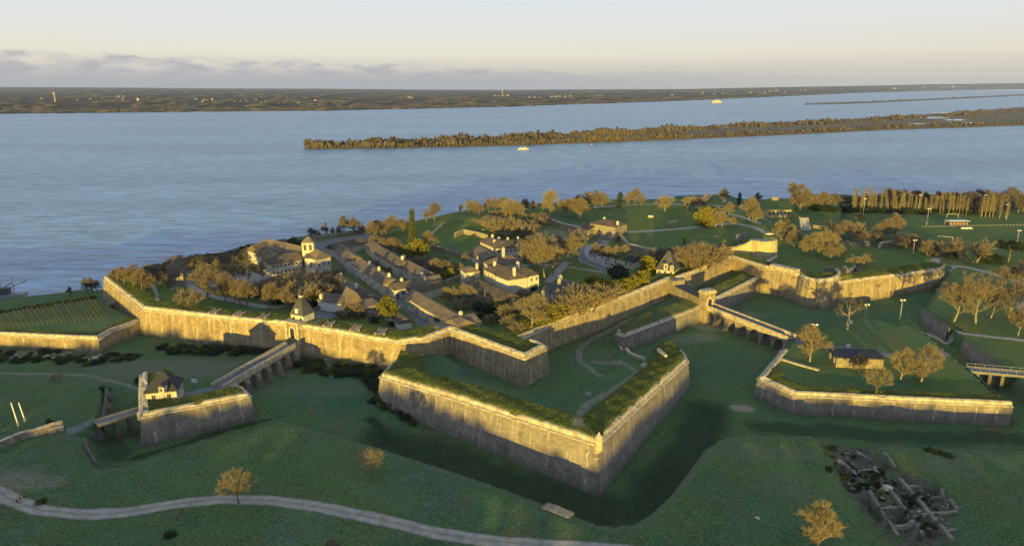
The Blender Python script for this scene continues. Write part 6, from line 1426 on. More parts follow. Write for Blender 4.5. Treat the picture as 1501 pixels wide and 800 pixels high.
for s in (8, 9): mk_bare('tall', s, 17, 'palebark', 'twig', spread=0.75, up=0.95, tr=0.22, tw=0.045, wid=0.27, frac=0.16)
mk_bare('gnarled', 10, 9, 'palebark', 'bark', spread=1.05, split=2, maxl=3, tr=0.3, frac=0.33, tw=0.04, wid=0.36)
def mk_round(seed, h):
    rnd = random.Random(seed); t = MB(); c = MB(); t.tube((0, 0, -0.3), (0, 0, h * 0.22), 0.24, 0.17, 7, cap=False); t.tube((0, 0, h * 0.22), (0.1, 0, h * 0.5), 0.17, 0.08, 5, cap=False)
    for k in range(44):
        a = k * 2.4 + rnd.uniform(-.25, .25); el_ = math.asin(-0.25 + 1.24 * (k + 0.5) / 44); dd = Vector((math.cos(a) * math.cos(el_), math.sin(a) * math.cos(el_), math.sin(el_)))
        b = Vector((0, 0, h * (0.24 + 0.22 * rnd.random()))); e = Vector((0, 0, h * 0.55)) + dd * h * rnd.uniform(0.38, 0.46); d = (e - b).normalized(); L = (e - b).length
        m1 = b + d * L * 0.35 + Vector((0, 0, h * 0.02)); t.tube(b, m1, 0.07, 0.05, 3, cap=False); grow(t, c, m1, d, L * 0.36, 0.045, 3, 4, rnd, 0.62, 0.25, 4, tw=0.035); grow(t, c, m1 + d * L * 0.2, d, L * 0.30, 0.04, 3, 4, rnd, 0.6, 0.25, 4, tw=0.035)
    finish('round', t, c, 'bark', 'twiggold', h)
KN['round'] = ('bare_tree', 'tree'); mk_round(61, 10); mk_round(62, 10)
for kind, cm, seeds in (('brush', 'twig', (11, 12, 13)), ('goldbrush', 'twiggold', (14, 15))):
    for s in seeds:
        rnd = random.Random(s); t = MB(); c = MB()
        for k in range(9):
            a = 2 * math.pi * k / 9 + rnd.uniform(-.3, .3); p = Vector((math.cos(a) * rnd.uniform(0.2, 1.4), math.sin(a) * rnd.uniform(0.2, 1.4), -0.2)); d = Vector((math.cos(a) * rnd.uniform(0.2, 0.8), math.sin(a) * rnd.uniform(0.2, 0.8), 1)).normalized()
            grow(t, c, p, d, rnd.uniform(1.3, 2.0), 0.09, 2, 4, rnd, 1.0, 0.4, 3, tw=0.055)
        finish(kind, t, c, 'bark', cm, 5, 'stems')
def mk_leafy(kind, seed, h, rx, tmat, cmat, n, s, trunk_frac=0.2, shape='round', leaves=26):
    rnd = random.Random(seed); t = MB(); c = MB(); t.tube((0, 0, -0.3), (0, 0, h * 0.8), h * 0.03, h * 0.008, 6)
    for k in range(n):
        z = rnd.random(); a = rnd.uniform(0, 6.283)
        if shape == 'round': r = rx * math.sqrt(max(0.02, 1 - (2 * z - 1) ** 2)) * rnd.uniform(0.45, 1.08); zz = h * (trunk_frac + (1 - trunk_frac) * z)
        elif shape == 'cone': r = rx * (1 - z * 0.93) * rnd.uniform(0.4, 1.05); zz = h * (trunk_frac + (1 - trunk_frac) * z)
        elif shape == 'column': r = rx * (0.35 + 0.65 * math.sin(math.pi * min(1, z * 0.9 + 0.08))) * rnd.uniform(0.3, 1.0); zz = h * (trunk_frac + (1 - trunk_frac) * z)
        else: r = rx * math.sqrt(rnd.random()); zz = h * (0.72 + 0.28 * z * math.sqrt(max(0.05, 1 - (r / rx) ** 2)))
        q = (r * math.cos(a), r * math.sin(a), zz); cross_leaves(c, q, s, rnd, leaves)
        if k % 3 == 0: t.tube((0, 0, min(h * 0.75, zz * 0.7)), q, h * 0.008, h * 0.003, 3, cap=False)
    finish(kind, t, c, tmat, cmat, h)
for s in (21, 22): mk_leafy('ever', s, 8, 2.6, 'bark', 'leaf', 70, 1.1, 0.14)
for s in (23, 24, 25): mk_leafy('yellow', s, 5, 2.6, 'bark', 'leafy', 60, 0.95, 0.04)
for s in (26, 27): mk_leafy('dark', s, 4.5, 2.4, 'bark', 'leafdark', 55, 0.95, 0.03)
mk_leafy('pine', 28, 13, 4.0, 'bark', 'leafy', 80, 1.15, 0.36); mk_leafy('umbrella', 29, 10, 5.5, 'bark', 'leafdark', 80, 1.0, 0.5, 'umbrella')
mk_leafy('conifer', 30, 19, 2.7, 'bark', 'leaf', 120, 1.0, 0.05, 'cone'); mk_leafy('cypress', 31, 7, 0.8, 'bark', 'leafdark', 40, 0.6, 0.03, 'column')
for s in (33, 34, 35, 36): mk_leafy('scrub', s, 2.2, 2.0, 'bark', ('leafdark', 'leaf', 'leafdark', 'leaf')[s - 33], 26, 0.8, 0.02, leaves=20)
for s in (41, 42, 43):
    rnd = random.Random(s); t = MB(); c = MB(); h = 15; t.tube((0, 0, -0.3), (0, 0, h * 0.9), 0.28, 0.05, 6)
    for k in range(150):
        z = rnd.uniform(0.12, 0.97) ** 0.9 ; a = rnd.uniform(0, 6.283); L = h * 0.16 * (1.12 - z) + 0.7; b = Vector((0, 0, h * z)); d = Vector((math.cos(a) * 0.42, math.sin(a) * 0.42, 1)).normalized(); e = b + d * L
        c.tube(b, e, 0.045, 0.02, 3, cap=False)
        for _ in range(5):
            w = Vector((rnd.uniform(-1, 1), rnd.uniform(-1, 1), rnd.uniform(-1, 1))).normalized() * 0.04; q = b + d * L * rnd.uniform(0.3, 1.0); f = q + (d + Vector((rnd.uniform(-.5, .5), rnd.uniform(-.5, .5), 0.2))) * rnd.uniform(0.5, 1.1); c.poly([q - w, q + w, f + w * .3, f - w * .3])
    finish('poplar', t, c, 'palebark', 'twiggold', h)
TR = random.Random(99); TCOUNT = {}
def tree(kind, px, py, hpx, label, group=None, at=None, wide=1.0, lean=0.0):
    k = TCOUNT.get(kind, 0); TCOUNT[kind] = k + 1; ent = PROTO[kind][k % len(PROTO[kind])]
    g = G(px, py) if at is None else at
    hm = hpx * pxscale(g) if at is None else hpx
    if not ent[2]: o = ent[0]; ent[2] = True
    else: o = copy_tree(ent[0])
    s = hm / ent[1]; w = s * wide * TR.uniform(0.9, 1.12); o.location = (g[0], g[1], g[2] - 0.05); o.rotation_euler = (TR.uniform(-.04, .04), TR.uniform(-.04, .04) + lean, TR.uniform(0, 6.28)); o.scale = (w, w, s)
    tag(o, label, KN[kind][1], group); return o
def trees(kind, lst, label, group):
    for a in lst: tree(kind, *a[:3], label, group, wide=a[3] if len(a) > 3 else 1.0)
# foreground and ravelin
tree('round', 350, 738, 57, 'round orange brown bare tree standing at the edge of the gravel road', wide=1.08)
tree('round', 544, 695, 41, 'small bare tree alone on the glacis above the gravel road', wide=1.0)
tree('gold', 1196, 812, 84, 'ochre bare tree cut by the bottom edge, left of the excavated ruins', wide=0.95)
tree('bare', 490, 822, 38, 'brown bush top peeping up at the bottom edge below the road')
tree('goldbrush', 85, 558, 12, 'small ochre bush alone on the left field')
tree('gold', 1187, 530, 58, 'bare tree at the end of the golden bridge, beside a lamp mast', wide=1.0)
tree('gnarled', 1241, 482, 50, 'gnarled pale bare tree with stubby limbs below the round tower')
tree('round', 1284, 578, 46, 'bushy bare tree nearest the front edge of the ravelin lawn', wide=1.1)
tree('bare', 1258, 547, 30, 'small thin bare tree in front of the flat roofed guardroom')
tree('gold', 1320, 556, 50, 'bare tree with drooping twigs at the right end of the flat roofed guardroom', wide=1.0)
tree('gold', 1350, 560, 58, 'tallest leaning bare tree on the ravelin lawn', wide=1.1)
tree('tall', 1398, 471, 76, 'tall golden bare tree with twin trunk beside the gravel path at right', wide=1.35)
tree('tall', 1430, 473, 72, 'tall pale bare tree right of the twin trunk tree', wide=1.3)
trees('tall', [(1452, 466, 56, 1.2), (1479, 466, 62, 1.3), (1492, 492, 52, 1.2), (1468, 428, 40, 1.5), (1488, 420, 40, 1.5), (1504, 428, 44, 1.4), (1515, 480, 60, 1.3)], 'bare brown tree of the clump by the car park at the right edge', 'bare trees by the car park')
# left bastion and esplanade
trees('bare', [(182, 416, 26, 1.2), (196, 420, 34, 1.2), (208, 424, 32, 1.2), (219, 427, 30, 1.1), (236, 424, 28, 1.0), (172, 412, 20, 1.2), (246, 422, 24, 1.0)], 'brown bare tree in the clump at the corner of the left bastion', 'bare trees in the left bastion')
tree('brush', 279, 449, 28, 'leaning ivy brown shrub on the grass of the left bastion', wide=1.0)
trees('bare', [(305, 438, 50, 1.2), (331, 443, 46, 1.1), (352, 446, 38, 0.9), (363, 449, 40, 0.9), (393, 452, 36, 0.8), (405, 450, 34, 0.8), (344, 444, 36, 0.9), (423, 456, 34, 0.9), (426, 450, 36, 1.0)], 'bare avenue tree beside the path behind the curtain wall', 'avenue trees behind the curtain wall')
trees('tall', [(322, 420, 42, 1.4), (345, 418, 44, 1.4), (366, 416, 40, 1.4), (385, 412, 34, 1.3), (300, 414, 34, 1.3)], 'pale grey brown bare tree in front of the convent terrace', 'bare trees by the convent')
trees('brush', [(388, 432, 22, 1.3), (404, 436, 24, 1.3), (420, 438, 26, 1.4), (436, 440, 30, 1.4), (450, 442, 32, 1.4), (463, 436, 30, 1.4), (476, 428, 26, 1.4), (487, 420, 20, 1.3), (446, 425, 28, 1.4), (430, 424, 26, 1.4), (414, 425, 22, 1.3), (398, 422, 18, 1.3), (372, 434, 18, 1.3), (460, 420, 22, 1.3), (470, 412, 18, 1.3)], 'brown shrub in the thicket below the convent terrace', 'thicket below the convent')
trees('dark', [(412, 444, 14, 1.5), (440, 452, 14, 1.5), (458, 448, 16, 1.5), (474, 440, 14, 1.5), (428, 432, 12, 1.4)], 'dark green shrub in the thicket below the convent terrace', 'dark shrubs below the convent')
trees('brush', [(505, 464, 12, 1.6), (515, 465, 20, 1.3), (524, 462, 22, 1.1), (584, 420, 12, 1.2)], 'golden brown shrub between the workshops and the rampart grass', 'shrubs by the workshops')
tree('pine', 568, 476, 44, 'round yellow green pine standing between workshops and rampart', wide=0.95)
trees('dark', [(513, 385, 9, 1.2), (573, 421, 10, 1.3), (548, 472, 8, 1.6), (575, 477, 7, 1.6), (602, 424, 7, 1.2)], 'small dark evergreen bush against the street houses', 'dark bushes by the street')
# river edge
trees('grey', [(457, 350, 17, 1.1), (477, 347, 22, 0.9), (488, 346, 13, 0.9), (505, 343, 27, 1.2), (519, 343, 25, 1.2), (466, 349, 12, 1.0), (497, 345, 12, 1.0), (531, 342, 14, 1.0)], 'grey bare tree in the row on the quay by the river', 'trees on the quay')
trees('bare', [(545, 352, 28, 1.2), (555, 347, 26, 1.2), (566, 346, 24, 1.2), (577, 344, 30, 1.0), (590, 342, 22, 1.0), (550, 366, 24, 1.3), (563, 372, 24, 1.4), (577, 374, 26, 1.4), (588, 377, 22, 1.2), (627, 372, 34, 1.1)], 'brown bare tree on the slope behind the street houses', 'bare trees behind the street houses')
tree('conifer', 606, 378, 72, 'tallest ivy clad conifer rising above the river line', wide=0.75)
tree('yellow', 613, 379, 30, 'yellow green bushy evergreen at the foot of the tall conifer', wide=0.9); tree('yellow', 597, 380, 18, 'low yellow green shrub left of the tall conifer')
tree('bare', 637, 324, 27, 'round bare tree alone against the river, left of the green mound', wide=1.2); tree('bare', 625, 325, 18, 'smaller bare tree just left of the round one by the river')
trees('bare', [(640, 407, 30, 1.2), (651, 404, 24, 1.2), (632, 404, 22, 1.2), (681, 388, 18, 1.0)], 'brown bare tree in the garden right of the long pale house', 'bare trees in the garden')
trees('yellow', [(660, 399, 16, 0.9), (658, 410, 18, 1.0)], 'yellow green evergreen in the garden beside the bare trees', 'evergreens in the garden')
trees('bare', [(676, 314, 15, 0.8), (687, 314, 22, 0.8), (695, 314, 21, 1.0), (703, 315, 18, 1.0), (716, 312, 22, 1.1), (726, 312, 22, 1.1), (736, 312, 24, 1.1), (782, 312, 18, 1.0), (822, 312, 20, 1.0)], 'brown bare tree on the crest of the green mound', 'bare trees on the mound')
trees('gold', [(748, 330, 40, 1.1), (759, 332, 36, 1.1), (806, 318, 42, 0.75), (801, 314, 30, 0.9)], 'golden bare tree rising behind the mound path', 'golden trees behind the mound')
tree('grey', 770, 311, 20, 'grey spreading bare tree alone on the river skyline', wide=1.2)
trees('goldbrush', [(722, 330, 14, 1.4), (735, 342, 26, 1.3), (748, 348, 28, 1.3), (762, 350, 24, 1.3), (740, 326, 12, 1.5), (706, 330, 10, 1.5), (730, 318, 10, 1.5), (772, 345, 20, 1.3), (780, 335, 18, 1.3), (790, 330, 18, 1.3)], 'ochre shrub in the scrub between the mound and the big bare trees', 'scrub below the mound')
trees('bare', [(838, 318, 28, 1.2), (850, 322, 32, 1.2), (832, 314, 22, 1.2)], 'brown bare tree left of the lawn above the curved retaining wall', 'trees above the curved wall')
trees('grey', [(862, 306, 26, 1.2), (873, 306, 27, 1.2), (884, 306, 25, 1.2), (848, 305, 20, 1.2), (921, 301, 20, 1.1), (931, 301, 26, 1.1), (940, 302, 18, 1.1)], 'grey brown bare tree in the line on the far edge of the lawn', 'trees on the far edge of the lawn')
tree('cypress', 908, 303, 22, 'narrow yellow brown conifer at the far edge of the lawn', wide=1.4)
tree('gold', 975, 310, 24, 'orange brown bare tree alone where two lawn paths meet', wide=1.35)
trees('gold', [(1007, 306, 18, 1.3), (1016, 308, 20, 1.3), (1030, 304, 16, 1.3), (1052, 314, 12, 1.3), (1067, 318, 22, 1.1)], 'orange brown bare tree along the upper lawn path', 'trees along the upper path')
tree('yellow', 1034, 331, 28, 'yellow green round tree on the lawn left of the orange trees')
trees('gold', [(1048, 333, 24, 1.2), (1058, 333, 24, 1.2), (1073, 331, 14, 1.2)], 'orange bare tree beside the lower lawn path', 'trees beside the lower path')
trees('gold', [(1098, 322, 34, 0.9), (1107, 326, 24, 1.1), (1104, 324, 26, 0.9)], 'orange bare tree on the bank left of the casemate front', 'trees left of the casemate')
tree('grey', 1060, 296, 20, 'grey bare tree standing on the river rampart skyline', wide=1.1); tree('cypress', 1083, 300, 18, 'small dark cypress on the river skyline'); tree('grey', 1110, 298, 16, 'grey double bare tree on the skyline left of the far mound', wide=1.1)
tree('bare', 1162, 291, 24, 'broad bare tree highest on the far green mound', wide=1.1); trees('bare', [(1172, 312, 42, 1.1), (1180, 310, 32, 1.1), (1205, 306, 26, 1.1), (1166, 306, 26, 1.1)], 'brown bare tree right of the far green mound', 'trees right of the far mound')
trees('gold', [(1145, 352, 30, 1.1), (1156, 356, 28, 1.1), (1164, 362, 28, 1.1), (1150, 345, 24, 1.1)], 'ochre bare tree in the clump right of the castle tower', 'trees right of the castle tower')
trees('gold', [(1182, 374, 30, 1.0), (1194, 376, 36, 1.0), (1207, 373, 38, 1.0), (1217, 381, 24, 1.2), (1229, 379, 22, 1.2), (1222, 366, 24, 1.0)], 'ochre bare tree in the grove between the castle and the round tower', 'grove above the round tower')
tree('goldbrush', 1259, 391, 20, 'round ochre tree by itself above the half lit wall', wide=1.1)
# square, mansions and hedges
trees('tall', [(776, 400, 56, 1.2), (786, 408, 66, 1.25), (799, 410, 72, 1.25), (811, 402, 58, 1.2)], 'huge pale bare tree in the group right of the mansions', 'huge bare trees by the mansions')
trees('tall', [(833, 390, 54, 1.3), (846, 380, 46, 1.3), (822, 385, 44, 1.3)], 'large bare tree on the left side of the square', 'large trees beside the square')
trees('bare', [(872, 382, 27, 1.0), (888, 387, 28, 1.0), (902, 387, 28, 1.0), (915, 382, 24, 1.0)], 'bare tree in the row on the square in front of the fort house', 'trees on the square')
tree('dark', 884, 372, 11, 'low dark green round bush in the bed on the square', wide=1.7)
tree('dark', 905, 412, 26, 'broad dark evergreen right below the square', wide=1.2)
trees('yellow', [(866, 424, 20, 1.4), (878, 428, 20, 1.4), (890, 430, 20, 1.4), (903, 430, 20, 1.3), (916, 426, 20, 1.3), (928, 420, 18, 1.3), (941, 414, 18, 1.3)], 'olive green shrub in the tall hedge behind the second curtain wall', 'hedge behind the second curtain wall')
tree('yellow', 950, 404, 30, 'pointed olive green evergreen left of the gate lodge', wide=0.95)
trees('brush', [(966, 384, 20, 1.2), (978, 380, 20, 1.2), (1018, 392, 36, 1.1), (1031, 392, 36, 1.2), (1043, 388, 30, 1.2), (1008, 388, 26, 1.0), (1053, 380, 22, 1.2), (996, 386, 26, 1.0)], 'brown shrub in the thicket between the gate lodge and the castle', 'thicket behind the gate lodge')
tree('conifer', 1000, 384, 36, 'thin yellow tipped conifer in the thicket right of the gate lodge', wide=0.6); tree('dark', 1010, 390, 16, 'dark green bush in the thicket right of the gate lodge', wide=1.2)
tree('grey', 1062, 362, 12, 'stubby grey pollard beside the castle wall', wide=0.8)
tree('brush', 747, 470, 24, 'pale brown shrub left of the big golden tree, behind the bastion', wide=1.1)
tree('gold', 779, 479, 52, 'big golden bare tree below the dark slate roofed house', wide=1.25)
trees('yellow', [(757, 474, 14, 1.5), (795, 474, 18, 1.4), (804, 470, 26, 1.2), (816, 466, 26, 1.2), (768, 480, 12, 1.5)], 'yellow green shrub in the hedge around the big golden tree', 'hedge by the golden tree')
trees('goldbrush', [(828, 462, 28, 1.2), (843, 460, 36, 1.2), (856, 456, 40, 1.2), (868, 452, 34, 1.2), (881, 444, 28, 1.2), (894, 440, 18, 1.3)], 'ochre brown shrub in the thicket below the slate roofed house', 'thicket below the slate house')
trees('brush', [(758, 484, 12, 1.6), (808, 466, 14, 1.4), (735, 446, 12, 1.4)], 'low brown shrub at the foot of the golden tree hedge', 'low shrubs by the golden tree')
trees('dark', [(768, 428, 16, 1.2), (780, 427, 14, 1.3), (757, 432, 10, 1.3)], 'dark bush under the mansion front', 'dark bushes by the mansion')
trees('gold', [(655, 446, 26, 1.2), (667, 448, 28, 1.2), (681, 446, 30, 1.2), (692, 444, 26, 1.1)], 'golden bare tree in the garden of the longest barrack', 'golden trees in the barrack garden')
trees('dark', [(703, 455, 13, 1.4), (716, 458, 14, 1.5), (730, 458, 14, 1.5), (742, 455, 16, 1.3), (725, 470, 10, 1.5), (705, 466, 8, 1.5)], 'dark evergreen shrub in the garden right of the barracks', 'dark shrubs of the barrack garden')
tree('poplar', 712, 452, 28, 'thin pale young tree in front of the long outbuilding', wide=0.7)
tree('brush', 718, 476, 14, 'pale rounded shrub at the end of the longest barrack', wide=1.2)
trees('brush', [(640, 398, 18, 1.3), (622, 392, 16, 1.3), (612, 388, 14, 1.4), (668, 402, 16, 1.2), (648, 388, 14, 1.3), (720, 398, 10, 1.3), (700, 400, 10, 1.3), (690, 450, 16, 1.3), (676, 454, 14, 1.3), (730, 450, 16, 1.3), (765, 436, 12, 1.4), (775, 455, 16, 1.3), (760, 462, 16, 1.3), (748, 478, 14, 1.4), (545, 392, 12, 1.3), (566, 400, 10, 1.3), (530, 440, 10, 1.3), (503, 432, 12, 1.4), (490, 430, 14, 1.4), (497, 404, 12, 1.4)], 'brown leafless garden shrub between the houses of the town', 'garden shrubs of the town')
# eastern grounds
trees('brush', [(1240, 350, 28, 1.1), (1228, 344, 22, 1.2), (1250, 346, 20, 1.2)], 'grey brown shrub behind the ochre grove', 'shrubs behind the grove')
trees('gold', [(1301, 350, 30, 1.2), (1312, 348, 36, 1.0), (1286, 352, 24, 1.2), (1258, 330, 18, 1.0)], 'brown bare tree at the left end of the sports ground', 'trees left of the sports ground')
trees('brush', [(1276, 356, 18, 1.4), (1324, 362, 20, 1.3), (1336, 364, 20, 1.3), (1348, 364, 18, 1.3), (1364, 375, 24, 1.2), (1376, 374, 22, 1.2), (1356, 370, 18, 1.2)], 'reddish brown shrub along the long pale wall', 'shrubs along the pale wall')
tree('brush', 1423, 383, 34, 'big round reddish brown shrub on the grass by the right hand path', wide=1.25)
tree('umbrella', 1478, 384, 32, 'dark umbrella pine at the right edge of the sports ground', wide=1.2)
trees('dark', [(1452, 384, 14, 1.5), (1464, 386, 12, 1.5), (1392, 378, 10, 1.6)], 'dark low bush near the umbrella pine', 'dark bushes near the umbrella pine')
rnd = random.Random(17)
for k in range(40):
    x = 1249 + k * 4.25 + rnd.uniform(-1.2, 1.2); tree('poplar', x, 309 + (x - 1250) * 0.028 + rnd.uniform(-1.5, 1.5), rnd.uniform(22, 37), 'golden bare poplar in the long row behind the sports ground', 'poplar row behind the sports ground', wide=1.1, lean=0.08)
trees('poplar', [(1438, 318, 30, 1.2), (1444, 318, 33, 1.2), (1450, 318, 34, 1.2), (1455, 318, 30, 1.2), (1435, 317, 26, 1.1)], 'golden bare poplar in the tight group right of the long row', 'tight poplar group')
tree('poplar', 1465, 320, 28, 'lone golden poplar, left of the last pair', wide=1.2); tree('poplar', 1475, 322, 27, 'last golden poplar at the right end', wide=1.2)
for k in range(30):
    x = 1195 + k * 7.4 + rnd.uniform(-2, 2); tree('grey', x, 303 + rnd.uniform(-1, 2), rnd.uniform(12, 20) + (8 if x > 1300 else 0), 'grey dark bare tree in the belt behind the poplars', 'belt behind the poplars', wide=1.3)
for k in range(22):
    x = 1415 + k * 6 + rnd.uniform(-2, 2); tree('grey', x, 304 + rnd.uniform(-2, 8), rnd.uniform(18, 30), 'dark grey bare tree in the wood at the far right by the river', 'wood at the far right', wide=1.3)
for k in range(34):
    x = 1195 + k * 7.6; tree('dark', x, 307 + rnd.uniform(0, 3) + (x - 1195) * 0.02, rnd.uniform(6, 9), 'dark bush of the low hedge under the poplars', 'low hedge under the poplars', wide=2.0)
rnd = random.Random(51)
for k in range(34):
    x = -4 + k * 4.2; tree('scrub', x, interp([(0, 459), (133, 436.5)], x) + rnd.uniform(-1, 1), rnd.uniform(2.5, 4), 'dark hedge bush along the far edge of the vineyard', 'hedge beyond the vineyard', wide=1.9)
for k in range(34):
    x = 182 + k * 8.0 + rnd.uniform(-2, 2); y = interp([(180, 402), (290, 381), (370, 367), (440, 355)], x) + rnd.uniform(0, 4)
    tree('scrub', x, y, rnd.uniform(5, 10), 'dark scrub bush on the river bank edge beyond the convent', 'scrub along the river bank', wide=1.6)
for k in range(16):
    x = 200 + k * 11 + rnd.uniform(-4, 4); y = interp([(180, 406), (290, 386), (380, 374)], x) + rnd.uniform(0, 7)
    tree('brush', x, y, rnd.uniform(10, 17), 'brown bare shrub in the strip between the convent and the river bank', 'shrubs along the river bank', wide=1.4)
trees('grey', [(103, 433, 14, 1.0), (128, 430, 24, 0.9), (137, 429, 24, 0.9), (143, 428, 18, 1.0)], 'grey bare tree on the bank beyond the vineyard', 'trees beyond the vineyard')
# scrub at the foot of the walls
for k in range(46):
    x = 236 + k * 4.2 + rnd.uniform(-2, 2); y = 508 + (x - 236) * 0.05 + rnd.uniform(-2, 9)
    if 300 < x < 325 and y < 508: continue
    tree('scrub', x, y, rnd.uniform(4, 9), 'dark scrub bush below the left bastion wall', 'scrub below the left bastion wall', wide=1.5)
for k in range(46):
    x = 436 + k * 2.7 + rnd.uniform(-3, 3); y = 533 + (x - 436) * 0.14 + rnd.uniform(-8, 10)
    tree('scrub', x, y, rnd.uniform(5, 10), 'dark scrub bush below the curtain wall right of the bridge', 'scrub below the curtain wall', wide=1.4)
for k in range(48):
    x = -6 + k * 4.4 + rnd.uniform(-2, 2); y = 521 + rnd.uniform(-5, 11) + (4 if x > 120 else 0)
    tree('scrub', x, y, rnd.uniform(3, 7), 'dark scrub bush on the rocky bank under the vineyard wall', 'scrub under the vineyard wall', wide=1.7)
trees('scrub', [(555, 575, 12, 1.5), (562, 585, 12, 1.4), (548, 568, 11, 1.5), (572, 598, 12, 1.4), (540, 560, 10, 1.5), (584, 606, 10, 1.4), (595, 614, 9, 1.4), (566, 596, 11, 1.4), (550, 590, 8, 1.5), (606, 622, 7, 1.5)], 'dark scrub bush at the left foot of the big counterguard', 'scrub at the counterguard foot')
trees('scrub', [(153, 575, 10, 1.2), (154, 590, 10, 1.2), (152, 605, 9, 1.2), (74, 620, 8, 0.9), (250, 786, 9, 1.3), (62, 737, 8, 1.4), (205, 560, 9, 1.2)], 'dark green bush by the lunette ditch and field edge', 'bushes by the lunette ditch')
for k in range(95):
    x = 1212 + rnd.random() * 165; y = 655 + (x - 1212) * 0.55 + rnd.uniform(-8, 34)
    tree('scrub', x, min(y, 790), rnd.uniform(2, 5.5), 'dark weed bush growing in the excavated ruins', 'weeds in the ruins', wide=1.4)
trees('scrub', [(1362, 660, 5, 2.0), (1372, 663, 5, 2.0), (1382, 666, 5, 2.0), (1392, 669, 4, 2.0)], 'flat dark weed patch on the glacis right of the ruins', 'weed patch on the glacis')
for px, py, z, w_ in ((700, 570, 0, 0),): pass
# excavated ruins
M['ruinstone'] = mk_wall('mossy_ruin_stone', (0.30, 0.27, 0.22), (0.12, 0.112, 0.085), (0.42, 0.38, 0.31), stripes=0)
def ragged_wall(px0, py0, px1, py1, h, th, label, mat='ruinstone'):
    low_wall('excavated_wall', label, [(px0, py0), ((px0 + px1) / 2 + 1, (py0 + py1) / 2), (px1, py1)], h, th, mat, 'ruined wall', ragged=0.32, dz=0.0)
WALLS = [(1248, 692, 1264, 712), (1266, 716, 1288, 744), (1292, 750, 1316, 786), (1282, 690, 1300, 714), (1304, 720, 1326, 750), (1330, 756, 1352, 786), (1318, 704, 1338, 728), (1344, 734, 1372, 766), (1376, 770, 1396, 794), (1250, 692, 1282, 689), (1268, 718, 1300, 716), (1290, 748, 1326, 744), (1310, 776, 1346, 772), (1322, 716, 1344, 714), (1345, 733, 1380, 730), (1352, 756, 1402, 750), (1366, 782, 1400, 778), (1228, 676, 1246, 690), (1256, 664, 1276, 676), (1296, 666, 1312, 688), (1380, 718, 1404, 748)]
for k, (a, b, c_, d_) in enumerate(WALLS): ragged_wall(a, b, c_, d_, TR.uniform(0.45, 0.95), TR.uniform(0.55, 0.8), 'broken low stone wall in the excavated ruins at the bottom right')
for o in COL.objects:
    if o.name.startswith('excavated_wall'): o['group'] = 'walls of the excavated ruins'
for k in range(110):
    x = 1222 + rnd.random() * 175; y = 655 + (x - 1222) * 0.5 + rnd.uniform(-2, 50)
    if y > 798: continue
    rock(x, y, rnd.uniform(0.18, 0.5), 'loose pale stone lying among the excavated ruins', 'stones of the excavated ruins', 'coping' if rnd.random() < 0.2 else 'ruinstone')
rock(1300, 716, 1.3, 'large pale boulder in the middle of the excavated ruins', mat='coping', flat=0.7)
for k in range(26):
    rock(18 + k * 5.6 + rnd.uniform(-2, 2), 519 + rnd.uniform(-3, 9), rnd.uniform(0.5, 1.1), 'pale rock on the scrubby bank under the vineyard wall', 'rocks under the vineyard wall', 'coping' if rnd.random() < 0.5 else 'plainwall')
rock(487, 551, 1.0, 'pale rock in the scrub below the curtain wall', mat='coping')

# ------------------------------------------------------------------ walkers on the road
def skin_body(name, joints, edges, radii, mats, root):
    me = bpy.data.meshes.new(name); me.from_pydata(joints, edges, []); o = bpy.data.objects.new(name, me); COL.objects.link(o)
    sk = o.modifiers.new('Skin', 'SKIN'); ss = o.modifiers.new('Sub', 'SUBSURF'); ss.levels = 2; ss.render_levels = 2
    for v, r in zip(me.skin_vertices[0].data, radii): v.radius = (r, r)
    me.skin_vertices[0].data[0].use_root = True
    dg = bpy.context.evaluated_depsgraph_get(); m2 = bpy.data.meshes.new_from_object(o.evaluated_get(dg)); o.modifiers.clear(); o.data = m2
    m2.materials.clear(); m2.materials.append(mats); o.parent = root
    m2.polygons.foreach_set('use_smooth', [True] * len(m2.polygons)); return o
M['cloth'] = simple('dark_trouser_cloth', (0.03, 0.032, 0.04), (0.05, 0.05, 0.06), 4); M['jacket'] = simple('ochre_jacket_cloth', (0.50, 0.33, 0.06), (0.60, 0.42, 0.10), 4); M['skin'] = simple('skin', (0.45, 0.28, 0.20), (0.5, 0.32, 0.23), 8); M['hair'] = simple('dark_hair', (0.03, 0.02, 0.015), (0.05, 0.035, 0.025), 8); M['fur'] = simple('black_fur', (0.015, 0.014, 0.013), (0.03, 0.027, 0.024), 6)
g = G(30.5, 735); g[2] += 0.09; pr = empty('person', g, 'person in an ochre jacket and dark trousers walking two dogs on the gravel road', 'person', rz=0.4)
J = [(0, 0, .95), (0, 0, 1.15), (0, 0, 1.38), (0, 0, 1.52), (0, -.01, 1.66), (.1, 0, .9), (.11, .1, .5), (.11, .22, .08), (.11, .1, .03), (-.1, 0, .9), (-.11, -.1, .5), (-.11, -.18, .09), (-.11, -.3, .04), (.2, 0, 1.38), (.27, -.05, 1.12), (.25, -.22, .92), (-.2, 0, 1.38), (-.27, .06, 1.12), (-.25, -.04, .86)]
Ed = [(0, 1), (1, 2), (2, 3), (3, 4), (0, 5), (5, 6), (6, 7), (7, 8), (0, 9), (9, 10), (10, 11), (11, 12), (2, 13), (13, 14), (14, 15), (2, 16), (16, 17), (17, 18)]
skin_body('body', J, Ed, [.14, .15, .15, .055, .11, .09, .065, .045, .04, .09, .065, .045, .04, .06, .05, .035, .06, .05, .035], M['cloth'], pr)
J2 = [(0, 0, .98), (0, 0, 1.2), (0, 0, 1.40), (.2, 0, 1.39), (.27, -.05, 1.12), (.255, -.18, .96), (-.2, 0, 1.39), (-.27, .06, 1.12), (-.255, -.01, .90)]
skin_body('jacket', J2, [(0, 1), (1, 2), (2, 3), (3, 4), (4, 5), (2, 6), (6, 7), (7, 8)], [.19, .19, .18, .085, .07, .06, .085, .07, .06], M['jacket'], pr)
